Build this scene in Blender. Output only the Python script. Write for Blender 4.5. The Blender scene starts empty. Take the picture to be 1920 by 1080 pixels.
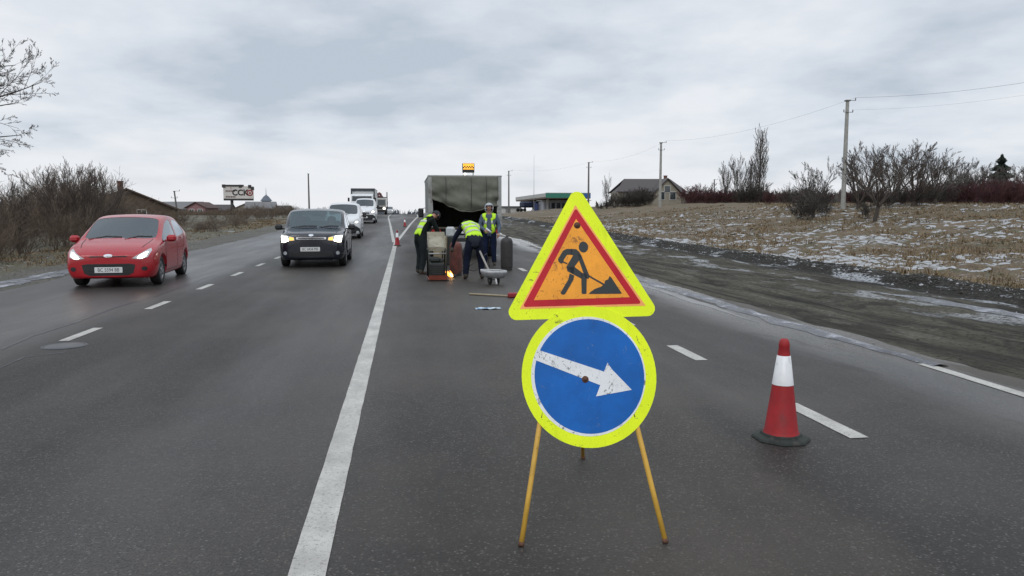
import bpy, bmesh, math, random
from math import radians, sin, cos, pi, tan, atan2, sqrt, floor
from mathutils import Vector, Matrix, noise
from mathutils.bvhtree import BVHTree

C = bpy.context.scene.collection
SC = bpy.context.scene

# ------------------------------------------------------------------ camera
CAM_H = 1.55
YAW = radians(8.13)      # camera looks this much to the right of the road axis (+Y)
PITCH = radians(5.71)    # and this much down
F = 1400.0               # focal length in pixels of the 1920 wide picture
cam_d = bpy.data.cameras.new('camera')
cam_d.sensor_width = 36.0
cam_d.lens = 36.0 * F / 1920.0
cam_d.clip_start = 0.1
cam_d.clip_end = 9000
cam = bpy.data.objects.new('camera', cam_d)
C.objects.link(cam)
cam.location = (0, 0, CAM_H)
cam.rotation_euler = (radians(90) - PITCH, 0, -YAW)
SC.camera = cam

# ------------------------------------------------------------------ world: overcast sky
W = bpy.data.worlds.new('World')
SC.world = W
W.use_nodes = True
wt = W.node_tree
wt.nodes.clear()
def wn(t, **k):
    n = wt.nodes.new(t)
    for a, b in k.items(): setattr(n, a, b)
    return n
def wl(a, b): wt.links.new(a, b)
SUN_EL, SUN_AZ = radians(42), radians(200)     # behind the camera, a little left
tc = wn('ShaderNodeTexCoord')
sep = wn('ShaderNodeSeparateXYZ'); wl(tc.outputs['Generated'], sep.inputs[0])
def wm(op, a, b=None, clamp=False):
    n = wn('ShaderNodeMath', operation=op, use_clamp=clamp)
    for i, v in enumerate((a, b)):
        if v is None: continue
        if isinstance(v, (int, float)): n.inputs[i].default_value = v
        else: wl(v, n.inputs[i])
    return n.outputs[0]
zc = wm('MAXIMUM', sep.outputs[2], 0.0)
den = wm('ADD', zc, 0.17)
u = wm('DIVIDE', sep.outputs[0], den)
v = wm('DIVIDE', sep.outputs[1], den)
comb = wn('ShaderNodeCombineXYZ'); wl(u, comb.inputs[0]); wl(v, comb.inputs[1])
mp = wn('ShaderNodeMapping'); wl(comb.outputs[0], mp.inputs[0])
mp.inputs['Scale'].default_value = (0.85, 0.80, 1)
mp.inputs['Location'].default_value = (3.1, 1.4, 0)
mp.inputs['Rotation'].default_value = (0, 0, radians(12))
n1 = wn('ShaderNodeTexNoise'); wl(mp.outputs[0], n1.inputs['Vector'])
n1.inputs['Scale'].default_value = 1.0; n1.inputs['Detail'].default_value = 7; n1.inputs['Roughness'].default_value = 0.46
n1.inputs['Distortion'].default_value = 0.35
n2 = wn('ShaderNodeTexNoise'); wl(mp.outputs[0], n2.inputs['Vector'])
n2.inputs['Scale'].default_value = 3.0; n2.inputs['Detail'].default_value = 8; n2.inputs['Roughness'].default_value = 0.55
s = wm('ADD', wm('MULTIPLY', n1.outputs['Fac'], 0.66), wm('MULTIPLY', n2.outputs['Fac'], 0.34))
cr = wn('ShaderNodeValToRGB'); wl(s, cr.inputs[0])
e = cr.color_ramp.elements
e[0].position = 0.38; e[0].color = (0.53, 0.60, 0.69, 1)
e[1].position = 0.60; e[1].color = (0.86, 0.89, 0.935, 1)
m_ = e.new(0.49); m_.color = (0.71, 0.765, 0.84, 1)
# brighter belt low over the horizon
hz = wn('ShaderNodeValToRGB')
e = hz.color_ramp.elements
e[0].position = 0.0; e[0].color = (1, 1, 1, 1)
e[1].position = 0.125; e[1].color = (0, 0, 0, 1)
m_ = e.new(0.045); m_.color = (0.8, 0.8, 0.8, 1)
m_ = e.new(0.075); m_.color = (0.25, 0.25, 0.25, 1)
warp = wm('ADD', zc, wm('MULTIPLY', wm('SUBTRACT', n1.outputs['Fac'], 0.5), -0.16))
wl(warp, hz.inputs[0])
mx = wn('ShaderNodeMixRGB'); wl(hz.outputs[0], mx.inputs[0]); wl(cr.outputs[0], mx.inputs[1])
mx.inputs[2].default_value = (0.90, 0.915, 0.95, 1)
# overcast skies are brighter overhead (CIE overcast)
zen = wm('ADD', 1.0, wm('MULTIPLY', wm('MAXIMUM', wm('SUBTRACT', zc, 0.28), 0.0), 0.75))
sc_ = wn('ShaderNodeVectorMath', operation='SCALE'); wl(mx.outputs[0], sc_.inputs[0]); wl(zen, sc_.inputs['Scale'])
sky = wn('ShaderNodeTexSky', sky_type='NISHITA')
sky.sun_disc = False; sky.sun_elevation = SUN_EL; sky.sun_rotation = SUN_AZ
bg1 = wn('ShaderNodeBackground'); wl(sky.outputs[0], bg1.inputs[0]); bg1.inputs[1].default_value = 0.05
bg2 = wn('ShaderNodeBackground'); wl(sc_.outputs[0], bg2.inputs[0]); bg2.inputs[1].default_value = 1.0
mixs = wn('ShaderNodeMixShader'); mixs.inputs[0].default_value = 0.93
wl(bg1.outputs[0], mixs.inputs[1]); wl(bg2.outputs[0], mixs.inputs[2])
wo = wn('ShaderNodeOutputWorld'); wl(mixs.outputs[0], wo.inputs[0])

sun_d = bpy.data.lights.new('sun', 'SUN'); sun_d.energy = 0.9; sun_d.angle = radians(25); sun_d.color = (1, 0.965, 0.91)
sun = bpy.data.objects.new('sun', sun_d); C.objects.link(sun)
sd = Vector((sin(SUN_AZ) * cos(SUN_EL), cos(SUN_AZ) * cos(SUN_EL), sin(SUN_EL)))
sun.rotation_euler = sd.to_track_quat('Z', 'Y').to_euler()
sun.location = (0, 0, 30)
SC.view_settings.view_transform = 'Standard'
SC.view_settings.look = 'None'
SC.view_settings.exposure = 0.0
SC.view_settings.gamma = 1.0
SC.view_settings.use_curve_mapping = False

# ------------------------------------------------------------------ terrain height
ZT = [(-60, 0), (0, 0), (12, 0.0), (20, 0.05), (30, 0.15), (45, 0.36), (65, 0.72), (85, 1.06), (105, 1.28), (130, 1.36), (150, 1.33),
      (180, 1.15), (230, 0.6), (300, -0.2), (420, -1.2), (600, -1.5), (1000, -1.0), (6000, -1.0)]
def road_z(y):
    if y <= ZT[0][0]: return 0.0
    for k in range(len(ZT) - 1):
        a, b = ZT[k], ZT[k + 1]
        if a[0] <= y <= b[0]:
            p = ZT[max(k - 1, 0)]; q = ZT[min(k + 2, len(ZT) - 1)]
            h = b[0] - a[0]; t = (y - a[0]) / h
            m0 = (b[1] - p[1]) / (b[0] - p[0]) * h
            m1 = (q[1] - a[1]) / (q[0] - a[0]) * h
            return ((2*t**3 - 3*t*t + 1) * a[1] + (t**3 - 2*t*t + t) * m0 + (-2*t**3 + 3*t*t) * b[1] + (t**3 - t*t) * m1)
    return ZT[-1][1]
def sstep(a, b, x):
    t = min(max((x - a) / (b - a), 0), 1)
    return t * t * (3 - 2 * t)
def nz(x, y, s, o=0.0): return noise.noise(Vector((x * s + o, y * s - o, o * 3.7)))
ROAD_L, ROAD_R = -7.95, 5.72
def T(x, y):
    z = road_z(y)
    if x > ROAD_R:
        far = 1 - sstep(150, 420, sqrt(x * x + y * y))
        z += 1.75 * sstep(13, 44, x) * (0.25 + 0.75 * far)
        w = sstep(5.8, 7.0, x)
        z += w * (0.055 * nz(x * 2.2, y * 0.45, 1.0, 3) + 0.03 * nz(x, y * 0.4, 0.6, 9) + 0.02 * nz(x, y, 2.6, 14)) - 0.06 * w
        # ridge of clods and a shallow drop between the dirt and the meadow
        z += 0.15 * math.exp(-((x - 12.4 - 0.3 * nz(x, y, 0.2, 5)) / 0.45) ** 2) * (0.5 + 0.6 * nz(x, y, 1.3, 2)) * far
        z -= 0.13 * math.exp(-((x - 11.5) / 0.5) ** 2)
        w2 = sstep(12.8, 15, x)
        z += w2 * (0.14 * nz(x, y, 0.35, 7) + 0.10 * nz(x, y, 1.1, 11) + 0.05 * nz(x, y, 2.6, 17))
    elif x < ROAD_L:
        w = sstep(0.1, 1.5, ROAD_L - x)
        z += w * (0.03 * nz(x, y, 0.9, 4)) - 0.06 * w - 0.12 * sstep(-12, -16, x)
        w2 = sstep(10.2 - 7.95, 4.5, ROAD_L - x)
        z += w2 * (0.10 * nz(x, y, 0.5, 21) + 0.05)
    return z

# ------------------------------------------------------------------ pixel -> place (measuring helper)
_R = cam.rotation_euler.to_matrix()
def ray(px, py):
    return (_R @ Vector(((px - 960) / F, (540 - py) / F, -1))).normalized()
def G(px, py, h=None):
    """point on the ground seen at this pixel of the photograph"""
    d = ray(px, py); z = 0.0
    for _ in range(60):
        t = (z - CAM_H) / d.z if d.z < -1e-6 else 400
        p = Vector((0, 0, CAM_H)) + d * t
        nzv = road_z(p.y) if h is None else h(p.x, p.y)
        z = z * 0.6 + nzv * 0.4
    return Vector((p.x, p.y, z))
def P(px, py, y):
    """point in the plane Y = y seen at this pixel"""
    d = ray(px, py); t = y / d.y
    return Vector((0, 0, CAM_H)) + d * t
def X(px, y): return P(px, 400, y).x

# ------------------------------------------------------------------ helpers for objects
def setp(o, label=None, cat=None, group=None, kind=None):
    if label: o['label'] = label
    if cat: o['category'] = cat
    if group: o['group'] = group
    if kind: o['kind'] = kind
    return o
def empty(name, loc=(0, 0, 0), rz=0.0, label=None, cat=None, group=None):
    o = bpy.data.objects.new(name, None); C.objects.link(o)
    o.location = loc; o.rotation_euler = (0, 0, rz); o.empty_display_size = 0.3
    return setp(o, label, cat, group)
def link(name, me, parent=None, **k):
    o = bpy.data.objects.new(name, me); C.objects.link(o)
    if parent is not None: o.parent = parent
    return setp(o, **k) if k else o
def copy_tree(o, parent=None):
    c = o.copy(); C.objects.link(c)
    if parent is not None: c.parent = parent
    for ch in list(o.children): copy_tree(ch, c)
    return c

class MB:
    """collects shapes, builds ONE mesh object"""
    def __init__(s): s.v = []; s.f = []; s.m = []; s.smooth = []
    def add(s, vs, fs, mi=0, sm=False):
        b = len(s.v); s.v.extend([tuple(p) for p in vs])
        for f in fs: s.f.append(tuple(b + i for i in f)); s.m.append(mi); s.smooth.append(sm)
    def box(s, c, d, mi=0, rot=None, bev=0.0):
        x, y, z = d[0] / 2, d[1] / 2, d[2] / 2
        if bev > 0:
            b = min(bev, x * .9, y * .9, z * .9)
            vs = []; idx = {}
            for sx in (-1, 1):
                for sy in (-1, 1):
                    for sz in (-1, 1):
                        for a in range(3):
                            p = [sx * (x - b), sy * (y - b), sz * (z - b)]
                            p[a] = (sx * x, sy * y, sz * z)[a]
                            idx[(sx, sy, sz, a)] = len(vs); vs.append(p)
            fs = []
            for a in range(3):
                o1, o2 = [k for k in range(3) if k != a]
                for sg in (-1, 1):
                    q = []
                    for s1, s2 in ((-1, -1), (1, -1), (1, 1), (-1, 1)):
                        k = [0, 0, 0]; k[a] = sg; k[o1] = s1; k[o2] = s2
                        q.append(idx[(k[0], k[1], k[2], a)])
                    fs.append(q)
            for a in range(3):       # edges parallel to axis a
                o1, o2 = [k for k in range(3) if k != a]
                for s1 in (-1, 1):
                    for s2 in (-1, 1):
                        q = []
                        for sa, ax in ((-1, o1), (1, o1), (1, o2), (-1, o2)):
                            k = [0, 0, 0]; k[a] = sa; k[o1] = s1; k[o2] = s2
                            q.append(idx[(k[0], k[1], k[2], ax)])
                        fs.append(q)
            for sx in (-1, 1):
                for sy in (-1, 1):
                    for sz in (-1, 1): fs.append([idx[(sx, sy, sz, a)] for a in range(3)])
        else:
            vs = [(-x, -y, -z), (x, -y, -z), (x, y, -z), (-x, y, -z), (-x, -y, z), (x, -y, z), (x, y, z), (-x, y, z)]
            fs = [(0, 3, 2, 1), (4, 5, 6, 7), (0, 1, 5, 4), (1, 2, 6, 5), (2, 3, 7, 6), (3, 0, 4, 7)]
        c = Vector(c)
        if rot is not None: vs = [rot @ Vector(p) + c for p in vs]
        else: vs = [Vector(p) + c for p in vs]
        s.add(vs, fs, mi)
        return s
    def tube(s, pts, rad, n=8, mi=0, caps=True, sm=True):
        pts = [Vector(p) for p in pts]
        if not isinstance(rad, (list, tuple)): rad = [rad] * len(pts)
        vs = []; fs = []
        up = Vector((0, 0, 1)); prev = None
        for i, p in enumerate(pts):
            d = (pts[min(i + 1, len(pts) - 1)] - pts[max(i - 1, 0)])
            if d.length < 1e-9: d = Vector((0, 0, 1))
            d.normalize()
            if prev is None:
                a = d.cross(up)
                if a.length < 0.05: a = d.cross(Vector((1, 0, 0)))
            else:
                a = prev - d * prev.dot(d)
                if a.length < 1e-4: a = d.cross(up)
            a.normalize(); prev = a; b = d.cross(a)
            for k in range(n):
                t = 2 * pi * k / n
                vs.append(p + (a * cos(t) + b * sin(t)) * rad[i])
        for i in range(len(pts) - 1):
            for k in range(n):
                k2 = (k + 1) % n
                fs.append((i * n + k, i * n + k2, (i + 1) * n + k2, (i + 1) * n + k))
        s.add(vs, fs, mi, sm)
        if caps:
            b0 = len(s.v) - len(vs)
            s.f.append(tuple(b0 + k for k in range(n))[::-1]); s.m.append(mi); s.smooth.append(False)
            b1 = b0 + (len(pts) - 1) * n
            s.f.append(tuple(b1 + k for k in range(n))); s.m.append(mi); s.smooth.append(False)
        return s
    def lathe(s, prof, n=24, c=(0, 0, 0), axis='Z', mi=0, sm=True):
        vs = []; fs = []; c = Vector(c)
        for r, z in prof:
            for k in range(n):
                t = 2 * pi * k / n
                p = (r * cos(t), r * sin(t), z)
                if axis == 'X': p = (z, r * cos(t), r * sin(t))
                if axis == 'Y': p = (r * cos(t), z, r * sin(t))
                vs.append(Vector(p) + c)
        for i in range(len(prof) - 1):
            for k in range(n):
                k2 = (k + 1) % n
                fs.append((i * n + k, i * n + k2, (i + 1) * n + k2, (i + 1) * n + k))
        s.add(vs, fs, mi, sm)
        return s
    def slab(s, poly, origin, ux, uy, w0, w1, mi=0):
        """extruded polygon: poly in (u,v) on the frame origin/ux/uy, thickness from w0 to w1 along the normal"""
        n = ux.cross(uy).normalized(); k = len(poly)
        vs = [origin + ux * a + uy * b + n * w1 for a, b in poly] + [origin + ux * a + uy * b + n * w0 for a, b in poly]
        fs = [tuple(range(k)), tuple(range(2 * k - 1, k - 1, -1))] + [(i, k + i, k + (i + 1) % k, (i + 1) % k) for i in range(k)]
        s.add(vs, fs, mi)
        return s
    def mesh(s, name, mats):
        me = bpy.data.meshes.new(name)
        me.from_pydata(s.v, [], s.f)
        for m in (mats if isinstance(mats, (list, tuple)) else [mats]): me.materials.append(m)
        me.polygons.foreach_set('material_index', s.m)
        me.polygons.foreach_set('use_smooth', s.smooth)
        me.update()
        return me
    def build(s, name, mats, parent=None, **k):
        return link(name, s.mesh(name, mats), parent, **k)

def fix_normals(me):
    bm = bmesh.new(); bm.from_mesh(me); bmesh.ops.recalc_face_normals(bm, faces=bm.faces); bm.to_mesh(me); bm.free()

# ------------------------------------------------------------------ materials
MATS = {}
class NT:
    def __init__(s, name):
        s.m = bpy.data.materials.new(name); s.m.use_nodes = True; s.t = s.m.node_tree
        s.b = s.t.nodes['Principled BSDF']; s.o = s.t.nodes['Material Output']
        s.geo = s.t.nodes.new('ShaderNodeNewGeometry'); s.tc = s.t.nodes.new('ShaderNodeTexCoord')
    def n(s, t, **k):
        n = s.t.nodes.new(t)
        for a, b in k.items(): setattr(n, a, b)
        return n
    def l(s, a, b): s.t.links.new(a, b)
    def math(s, op, a, b=None, clamp=False):
        n = s.n('ShaderNodeMath', operation=op, use_clamp=clamp)
        for i, v in enumerate((a, b)):
            if v is None: continue
            if isinstance(v, (int, float)): n.inputs[i].default_value = v
            else: s.l(v, n.inputs[i])
        return n.outputs[0]
    def noise(s, scale, detail=4, rough=0.55, vec=None, stretch=None, dist=0.0, off=None):
        n = s.n('ShaderNodeTexNoise')
        src = vec if vec is not None else s.tc.outputs['Object']
        if stretch or off:
            mp = s.n('ShaderNodeMapping'); s.l(src, mp.inputs[0])
            if stretch: mp.inputs['Scale'].default_value = stretch
            if off: mp.inputs['Location'].default_value = off
            src = mp.outputs[0]
        s.l(src, n.inputs['Vector'])
        n.inputs['Scale'].default_value = scale; n.inputs['Detail'].default_value = detail
        n.inputs['Roughness'].default_value = rough; n.inputs['Distortion'].default_value = dist
        return n.outputs['Fac']
    def ramp(s, fac, stops, interp='LINEAR'):
        r = s.n('ShaderNodeValToRGB'); s.l(fac, r.inputs[0]); r.color_ramp.interpolation = interp
        e = r.color_ramp.elements
        while len(e) < len(stops): e.new(0.5)
        for i, (p, c) in enumerate(stops):
            e[i].position = p
            e[i].color = (c, c, c, 1) if isinstance(c, (int, float)) else (*c, 1)
        return r.outputs[0]
    def mix(s, fac, a, b, mode='MIX'):
        n = s.n('ShaderNodeMixRGB', blend_type=mode)
        for i, v in enumerate((fac, a, b)):
            if isinstance(v, (int, float)): n.inputs[i].default_value = v if i == 0 else (v, v, v, 1)
            elif isinstance(v, tuple): n.inputs[i].default_value = (*v, 1)
            else: s.l(v, n.inputs[i])
        return n.outputs[0]
    def bump(s, h, strength=0.3, dist=0.02):
        b = s.n('ShaderNodeBump'); s.l(h, b.inputs['Height']); b.inputs['Strength'].default_value = strength
        b.inputs['Distance'].default_value = dist; s.l(b.outputs[0], s.b.inputs['Normal'])
    def col(s, v): 
        if isinstance(v, tuple): s.b.inputs['Base Color'].default_value = (*v, 1)
        else: s.l(v, s.b.inputs['Base Color'])
    def rough(s, v):
        if isinstance(v, (int, float)): s.b.inputs['Roughness'].default_value = v
        else: s.l(v, s.b.inputs['Roughness'])
def mat(name, c, rough=0.6, metal=0.0, var=0.15, scale=8.0, emit=None, estr=0.0, coat=0.0, bump=0.0, dirt=None, spec=0.5):
    if name in MATS: return MATS[name]
    t = NT(name)
    f = t.noise(scale, 5, 0.6)
    lo = tuple(max(0, x * (1 - var)) for x in c); hi = tuple(min(1, x * (1 + var)) for x in c)
    cc = t.ramp(f, [(0.3, lo), (0.7, hi)])
    if dirt:
        d = t.noise(dirt[1], 6, 0.7, off=(3, 7, 1))
        cc = t.mix(t.ramp(d, [(dirt[2], 0.0), (dirt[2] + 0.08, dirt[3])]), cc, dirt[0])
    t.col(cc)
    t.rough(t.ramp(f, [(0.3, max(0.02, rough - 0.06)), (0.7, min(1, rough + 0.06))]))
    t.b.inputs['Metallic'].default_value = metal
    t.b.inputs['Specular IOR Level'].default_value = spec
    if coat: t.b.inputs['Coat Weight'].default_value = coat; t.b.inputs['Coat Roughness'].default_value = 0.06
    if emit: t.b.inputs['Emission Color'].default_value = (*emit, 1); t.b.inputs['Emission Strength'].default_value = estr
    if bump: t.bump(t.noise(scale * 3, 4, 0.6), bump, 0.02)
    MATS[name] = t.m
    return t.m
# ------------------------------------------------------------------ ground materials
def m_asphalt():
    t = NT('asphalt')
    sx = t.n('ShaderNodeSeparateXYZ'); t.l(t.tc.outputs['Object'], sx.inputs[0])
    x, y = sx.outputs[0], sx.outputs[1]
    fine = t.noise(95, 3, 0.7)
    grit = t.noise(26, 4, 0.7)
    blot = t.noise(0.8, 7, 0.68, stretch=(1, 0.3, 1))
    trk = t.noise(0.9, 3, 0.5, stretch=(1, 0.02, 1), off=(0.3, 0, 0))
    # pours and wheel tracks lie in long bands across the road
    wv = t.math('MULTIPLY', t.math('SUBTRACT', t.noise(0.5, 5, 0.65, stretch=(1, 0.35, 1)), 0.5), 0.9)
    xs = t.math('MULTIPLY', t.math('ADD', t.math('ADD', x, wv), 8.0), 1 / 14)
    q = lambda v: (v + 8) / 14
    c = t.ramp(xs, [(q(-8), (.070, .068, .068)), (q(-4.7), (.075, .072, .071)), (q(-4.1), (.033, .032, .031)), (q(-2.0), (.034, .033, .031)), (q(-1.35), (.068, .065, .064)), (q(-0.55), (.058, .055, .053)), (q(0.2), (.029, .026, .024)), (q(1.0), (.052, .046, .040)), (q(2.1), (.064, .057, .049)), (q(2.35), (.030, .028, .026)), (q(4.6), (.040, .038, .037)), (q(5.7), (.052, .048, .040))])
    c = t.mix(t.ramp(blot, [(0.32, 0.75), (0.5, 0.0)]), c, (0.028, 0.026, 0.025))
    c = t.mix(t.ramp(blot, [(0.54, 0.0), (0.7, 0.5)]), c, (0.085, 0.080, 0.074))
    # aggregate: pale and dark grains
    vor = t.n('ShaderNodeTexVoronoi'); t.l(t.tc.outputs['Object'], vor.inputs['Vector']); vor.inputs['Scale'].default_value = 62
    c = t.mix(t.ramp(vor.outputs['Distance'], [(0.1, 0.75), (0.55, 0.0)]), c, t.ramp(vor.outputs['Color'], [(0.25, (0.018, 0.018, 0.018)), (0.6, (0.07, 0.07, 0.07)), (0.8, (0.21, 0.205, 0.195))]))
    c = t.mix(t.ramp(fine, [(0.38, 0.8), (0.52, 0.0)]), c, (0.018, 0.018, 0.019))
    c = t.mix(t.ramp(grit, [(0.60, 0.0), (0.72, 0.6)]), c, (0.15, 0.145, 0.135))
    spk = t.n('ShaderNodeTexVoronoi'); t.l(t.tc.outputs['Object'], spk.inputs['Vector']); spk.inputs['Scale'].default_value = 16
    c = t.mix(t.math('MULTIPLY', t.ramp(spk.outputs['Distance'], [(0.03, 0.8), (0.09, 0.0)]), t.ramp(t.noise(0.9, 4, .7, off=(6, 6, 0)), [(0.42, 0.1), (0.62, 1.0)])), c, t.ramp(spk.outputs['Color'], [(0.4, (0.03, 0.03, 0.03)), (0.6, (0.26, 0.25, 0.23))]))
    sp1 = t.n('ShaderNodeTexVoronoi'); t.l(t.tc.outputs['Object'], sp1.inputs['Vector']); sp1.inputs['Scale'].default_value = 1.1
    wsp = t.math('ADD', sp1.outputs['Distance'], t.math('MULTIPLY', t.noise(14, 4, .7), 0.10))
    c = t.mix(t.ramp(wsp, [(0.075, 0.85), (0.10, 0.0)]), c, t.ramp(sp1.outputs['Color'], [(0.45, (0.014, 0.014, 0.014)), (0.6, (0.16, 0.155, 0.145))]))
    st_ = t.noise(1.6, 6, 0.75, off=(11, 4, 0), stretch=(1, .5, 1)); c = t.mix(t.ramp(st_, [(0.62, 0.0), (0.68, 0.45)]), c, (0.020, 0.019, 0.018))
    # thin dusty film near the dirty right edge and mud carried onto the road
    mud = t.math('MULTIPLY', t.ramp(x, [(0.0, 0.0), (1.0, 1.0)]), 1.0)
    medge = t.math('MULTIPLY', t.math('SUBTRACT', x, 3.9), 0.5, True)
    mf = t.math('MULTIPLY', medge, t.ramp(t.noise(0.8, 5, 0.6, stretch=(1, 0.25, 1), off=(5, 2, 0)), [(0.4, 0.0), (0.62, 0.8)]))
    c = t.mix(mf, c, (0.115, 0.105, 0.088))
    # fine cracks
    cr = t.n('ShaderNodeTexVoronoi', feature='DISTANCE_TO_EDGE'); 
    mpn = t.n('ShaderNodeMapping'); t.l(t.tc.outputs['Object'], mpn.inputs[0]); mpn.inputs['Scale'].default_value = (0.30, 0.085, 1)
    nd = t.n('ShaderNodeTexNoise'); t.l(mpn.outputs[0], nd.inputs['Vector']); nd.inputs['Scale'].default_value = 3; nd.inputs['Detail'].default_value = 6
    vm = t.n('ShaderNodeVectorMath', operation='MULTIPLY_ADD'); t.l(nd.outputs['Color'], vm.inputs[0]); vm.inputs[1].default_value = (0.35, 0.35, 0); t.l(mpn.outputs[0], vm.inputs[2])
    t.l(vm.outputs[0], cr.inputs['Vector']); cr.inputs['Scale'].default_value = 1.0
    c = t.mix(t.math('MULTIPLY', t.ramp(cr.outputs['Distance'], [(0.0, 0.5), (0.004, 0.0)]), t.ramp(t.noise(0.3, 2, 0.5, off=(4, 4, 0)), [(0.52, 0.0), (0.6, 1.0)])), c, (0.02, 0.02, 0.021))
    c = t.mix(t.ramp(t.noise(0.4, 5, 0.65, off=(9, 1, 0)), [(0.45, 0.0), (0.65, 0.45)]), c, (0.085, 0.078, 0.070))
    c = t.mix(1.0, c, (0.84, 0.81, 0.78), 'MULTIPLY')
    t.col(c)
    # damp film: smoother in long streaks
    wet = t.noise(0.35, 5, 0.6, stretch=(1, 0.12, 1), off=(2, 5, 0))
    damp = t.ramp(wet, [(0.38, 0.70), (0.52, 0.48), (0.62, 0.27)])
    lw = t.ramp(xs, [(q(-8), 0.30), (q(-4.7), 0.34), (q(-4.0), 0.62), (q(-2.0), 0.60), (q(-1.4), 0.40), (q(-0.5), 0.44), (q(0.2), 0.62), (q(5), 0.60)])
    damp = t.mix(0.55, damp, lw)
    pud = t.math('MULTIPLY', t.math('MULTIPLY', t.math('SUBTRACT', x, 4.2), 1.2, True), t.ramp(t.noise(0.7, 4, 0.6, stretch=(1, 0.3, 1)), [(0.42, 0.0), (0.5, 1.0)]))
    t.rough(t.mix(pud, damp, 0.12))
    t.b.inputs['Specular IOR Level'].default_value = 0.30
    t.b.inputs['Specular Tint'].default_value = (1.0, 0.96, 0.91, 1)
    t.bump(t.math('ADD', t.math('MULTIPLY', fine, 0.6), t.math('MULTIPLY', grit, 0.8)), 0.6, 0.007)
    return t.m
def m_paint():
    t = NT('road_paint')
    n = t.noise(40, 5, 0.75); b = t.noise(5, 5, 0.65, stretch=(1, 0.5, 1)); g = t.noise(120, 3, 0.7)
    c = t.ramp(b, [(0.3, (0.36, 0.35, 0.325)), (0.7, (0.56, 0.55, 0.515))])
    c = t.mix(t.ramp(n, [(0.54, 0.0), (0.64, 0.8)]), c, (0.17, 0.165, 0.155))
    c = t.mix(t.ramp(t.noise(2.2, 6, 0.7, off=(4, 1, 0)), [(0.5, 0.0), (0.68, 0.5)]), c, (0.26, 0.25, 0.24))
    c = t.mix(t.ramp(g, [(0.55, 0.0), (0.66, 0.5)]), c, (0.16, 0.155, 0.15))
    t.col(c); t.rough(0.6); t.bump(g, 0.3, 0.004)
    return t.m
def m_dirt():
    t = NT('shoulder_dirt')
    sx = t.n('ShaderNodeSeparateXYZ'); t.l(t.tc.outputs['Object'], sx.inputs[0]); x = sx.outputs[0]
    rut = t.noise(1.7, 7, 0.66, stretch=(1, 0.2, 1), dist=0.9)
    gr = t.noise(14, 5, 0.7); fin = t.noise(60, 3, 0.7)
    c = t.ramp(rut, [(0.34, (0.038, 0.035, 0.028)), (0.46, (0.085, 0.079, 0.060)), (0.56, (0.125, 0.117, 0.090)), (0.68, (0.19, 0.18, 0.15))])
    c = t.mix(t.ramp(gr, [(0.38, 0.8), (0.52, 0.0)]), c, (0.028, 0.026, 0.021))
    c = t.mix(t.ramp(fin, [(0.58, 0.0), (0.7, 0.5)]), c, (0.26, 0.25, 0.22))
    trk = t.noise(2.6, 5, 0.6, stretch=(1, 0.035, 1), off=(8, 0, 0), dist=0.35)
    c = t.mix(t.ramp(trk, [(0.36, 0.75), (0.43, 0.0)]), c, (0.020, 0.019, 0.015))
    c = t.mix(t.ramp(trk, [(0.60, 0.0), (0.68, 0.55)]), c, (0.16, 0.152, 0.125))
    mud_ = t.noise(0.8, 6, 0.7, stretch=(1, 0.5, 1), off=(3, 9, 0), dist=1.2)
    c = t.mix(t.ramp(mud_, [(0.38, 0.7), (0.46, 0.0)]), c, (0.024, 0.023, 0.019))
    # peaty band of churned earth before the meadow
    wob = t.math('MULTIPLY', t.math('SUBTRACT', t.noise(0.3, 4, 0.6), 0.5), 2.2)
    dk = t.ramp(t.math('MULTIPLY', t.math('ADD', x, wob), 0.05), [(0.50, 0.0), (0.545, 0.85), (0.62, 0.8), (0.66, 0.0)])
    c = t.mix(dk, c, t.ramp(gr, [(0.4, (0.010, 0.010, 0.010)), (0.6, (0.036, 0.033, 0.028))]))
    # patchy snow
    sn = t.noise(0.9, 7, 0.68, stretch=(1, 0.4, 1), off=(1.3, 4.2, 0))
    zone = t.math('MULTIPLY', t.math('SUBTRACT', x, 7.4), 0.4, True)
    snf = t.math('MULTIPLY', t.math('MULTIPLY', t.ramp(sn, [(0.55, 0.0), (0.60, 0.8)]), t.ramp(gr, [(0.42, 0.15), (0.52, 1.0)])), zone)
    sp = t.math('MULTIPLY', t.ramp(gr, [(0.60, 0.0), (0.66, 0.8)]), t.ramp(t.math('MULTIPLY', x, 0.05), [(0.58, 0.0), (0.62, 1.0)]))
    c = t.mix(t.math('MAXIMUM', snf, sp), c, (0.62, 0.65, 0.69))
    t.col(c)
    t.rough(0.9); t.b.inputs['Specular IOR Level'].default_value = 0.2
    t.bump(t.math('ADD', t.math('MULTIPLY', rut, 3.0), gr), 1.0, 0.09)
    return t.m
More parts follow.
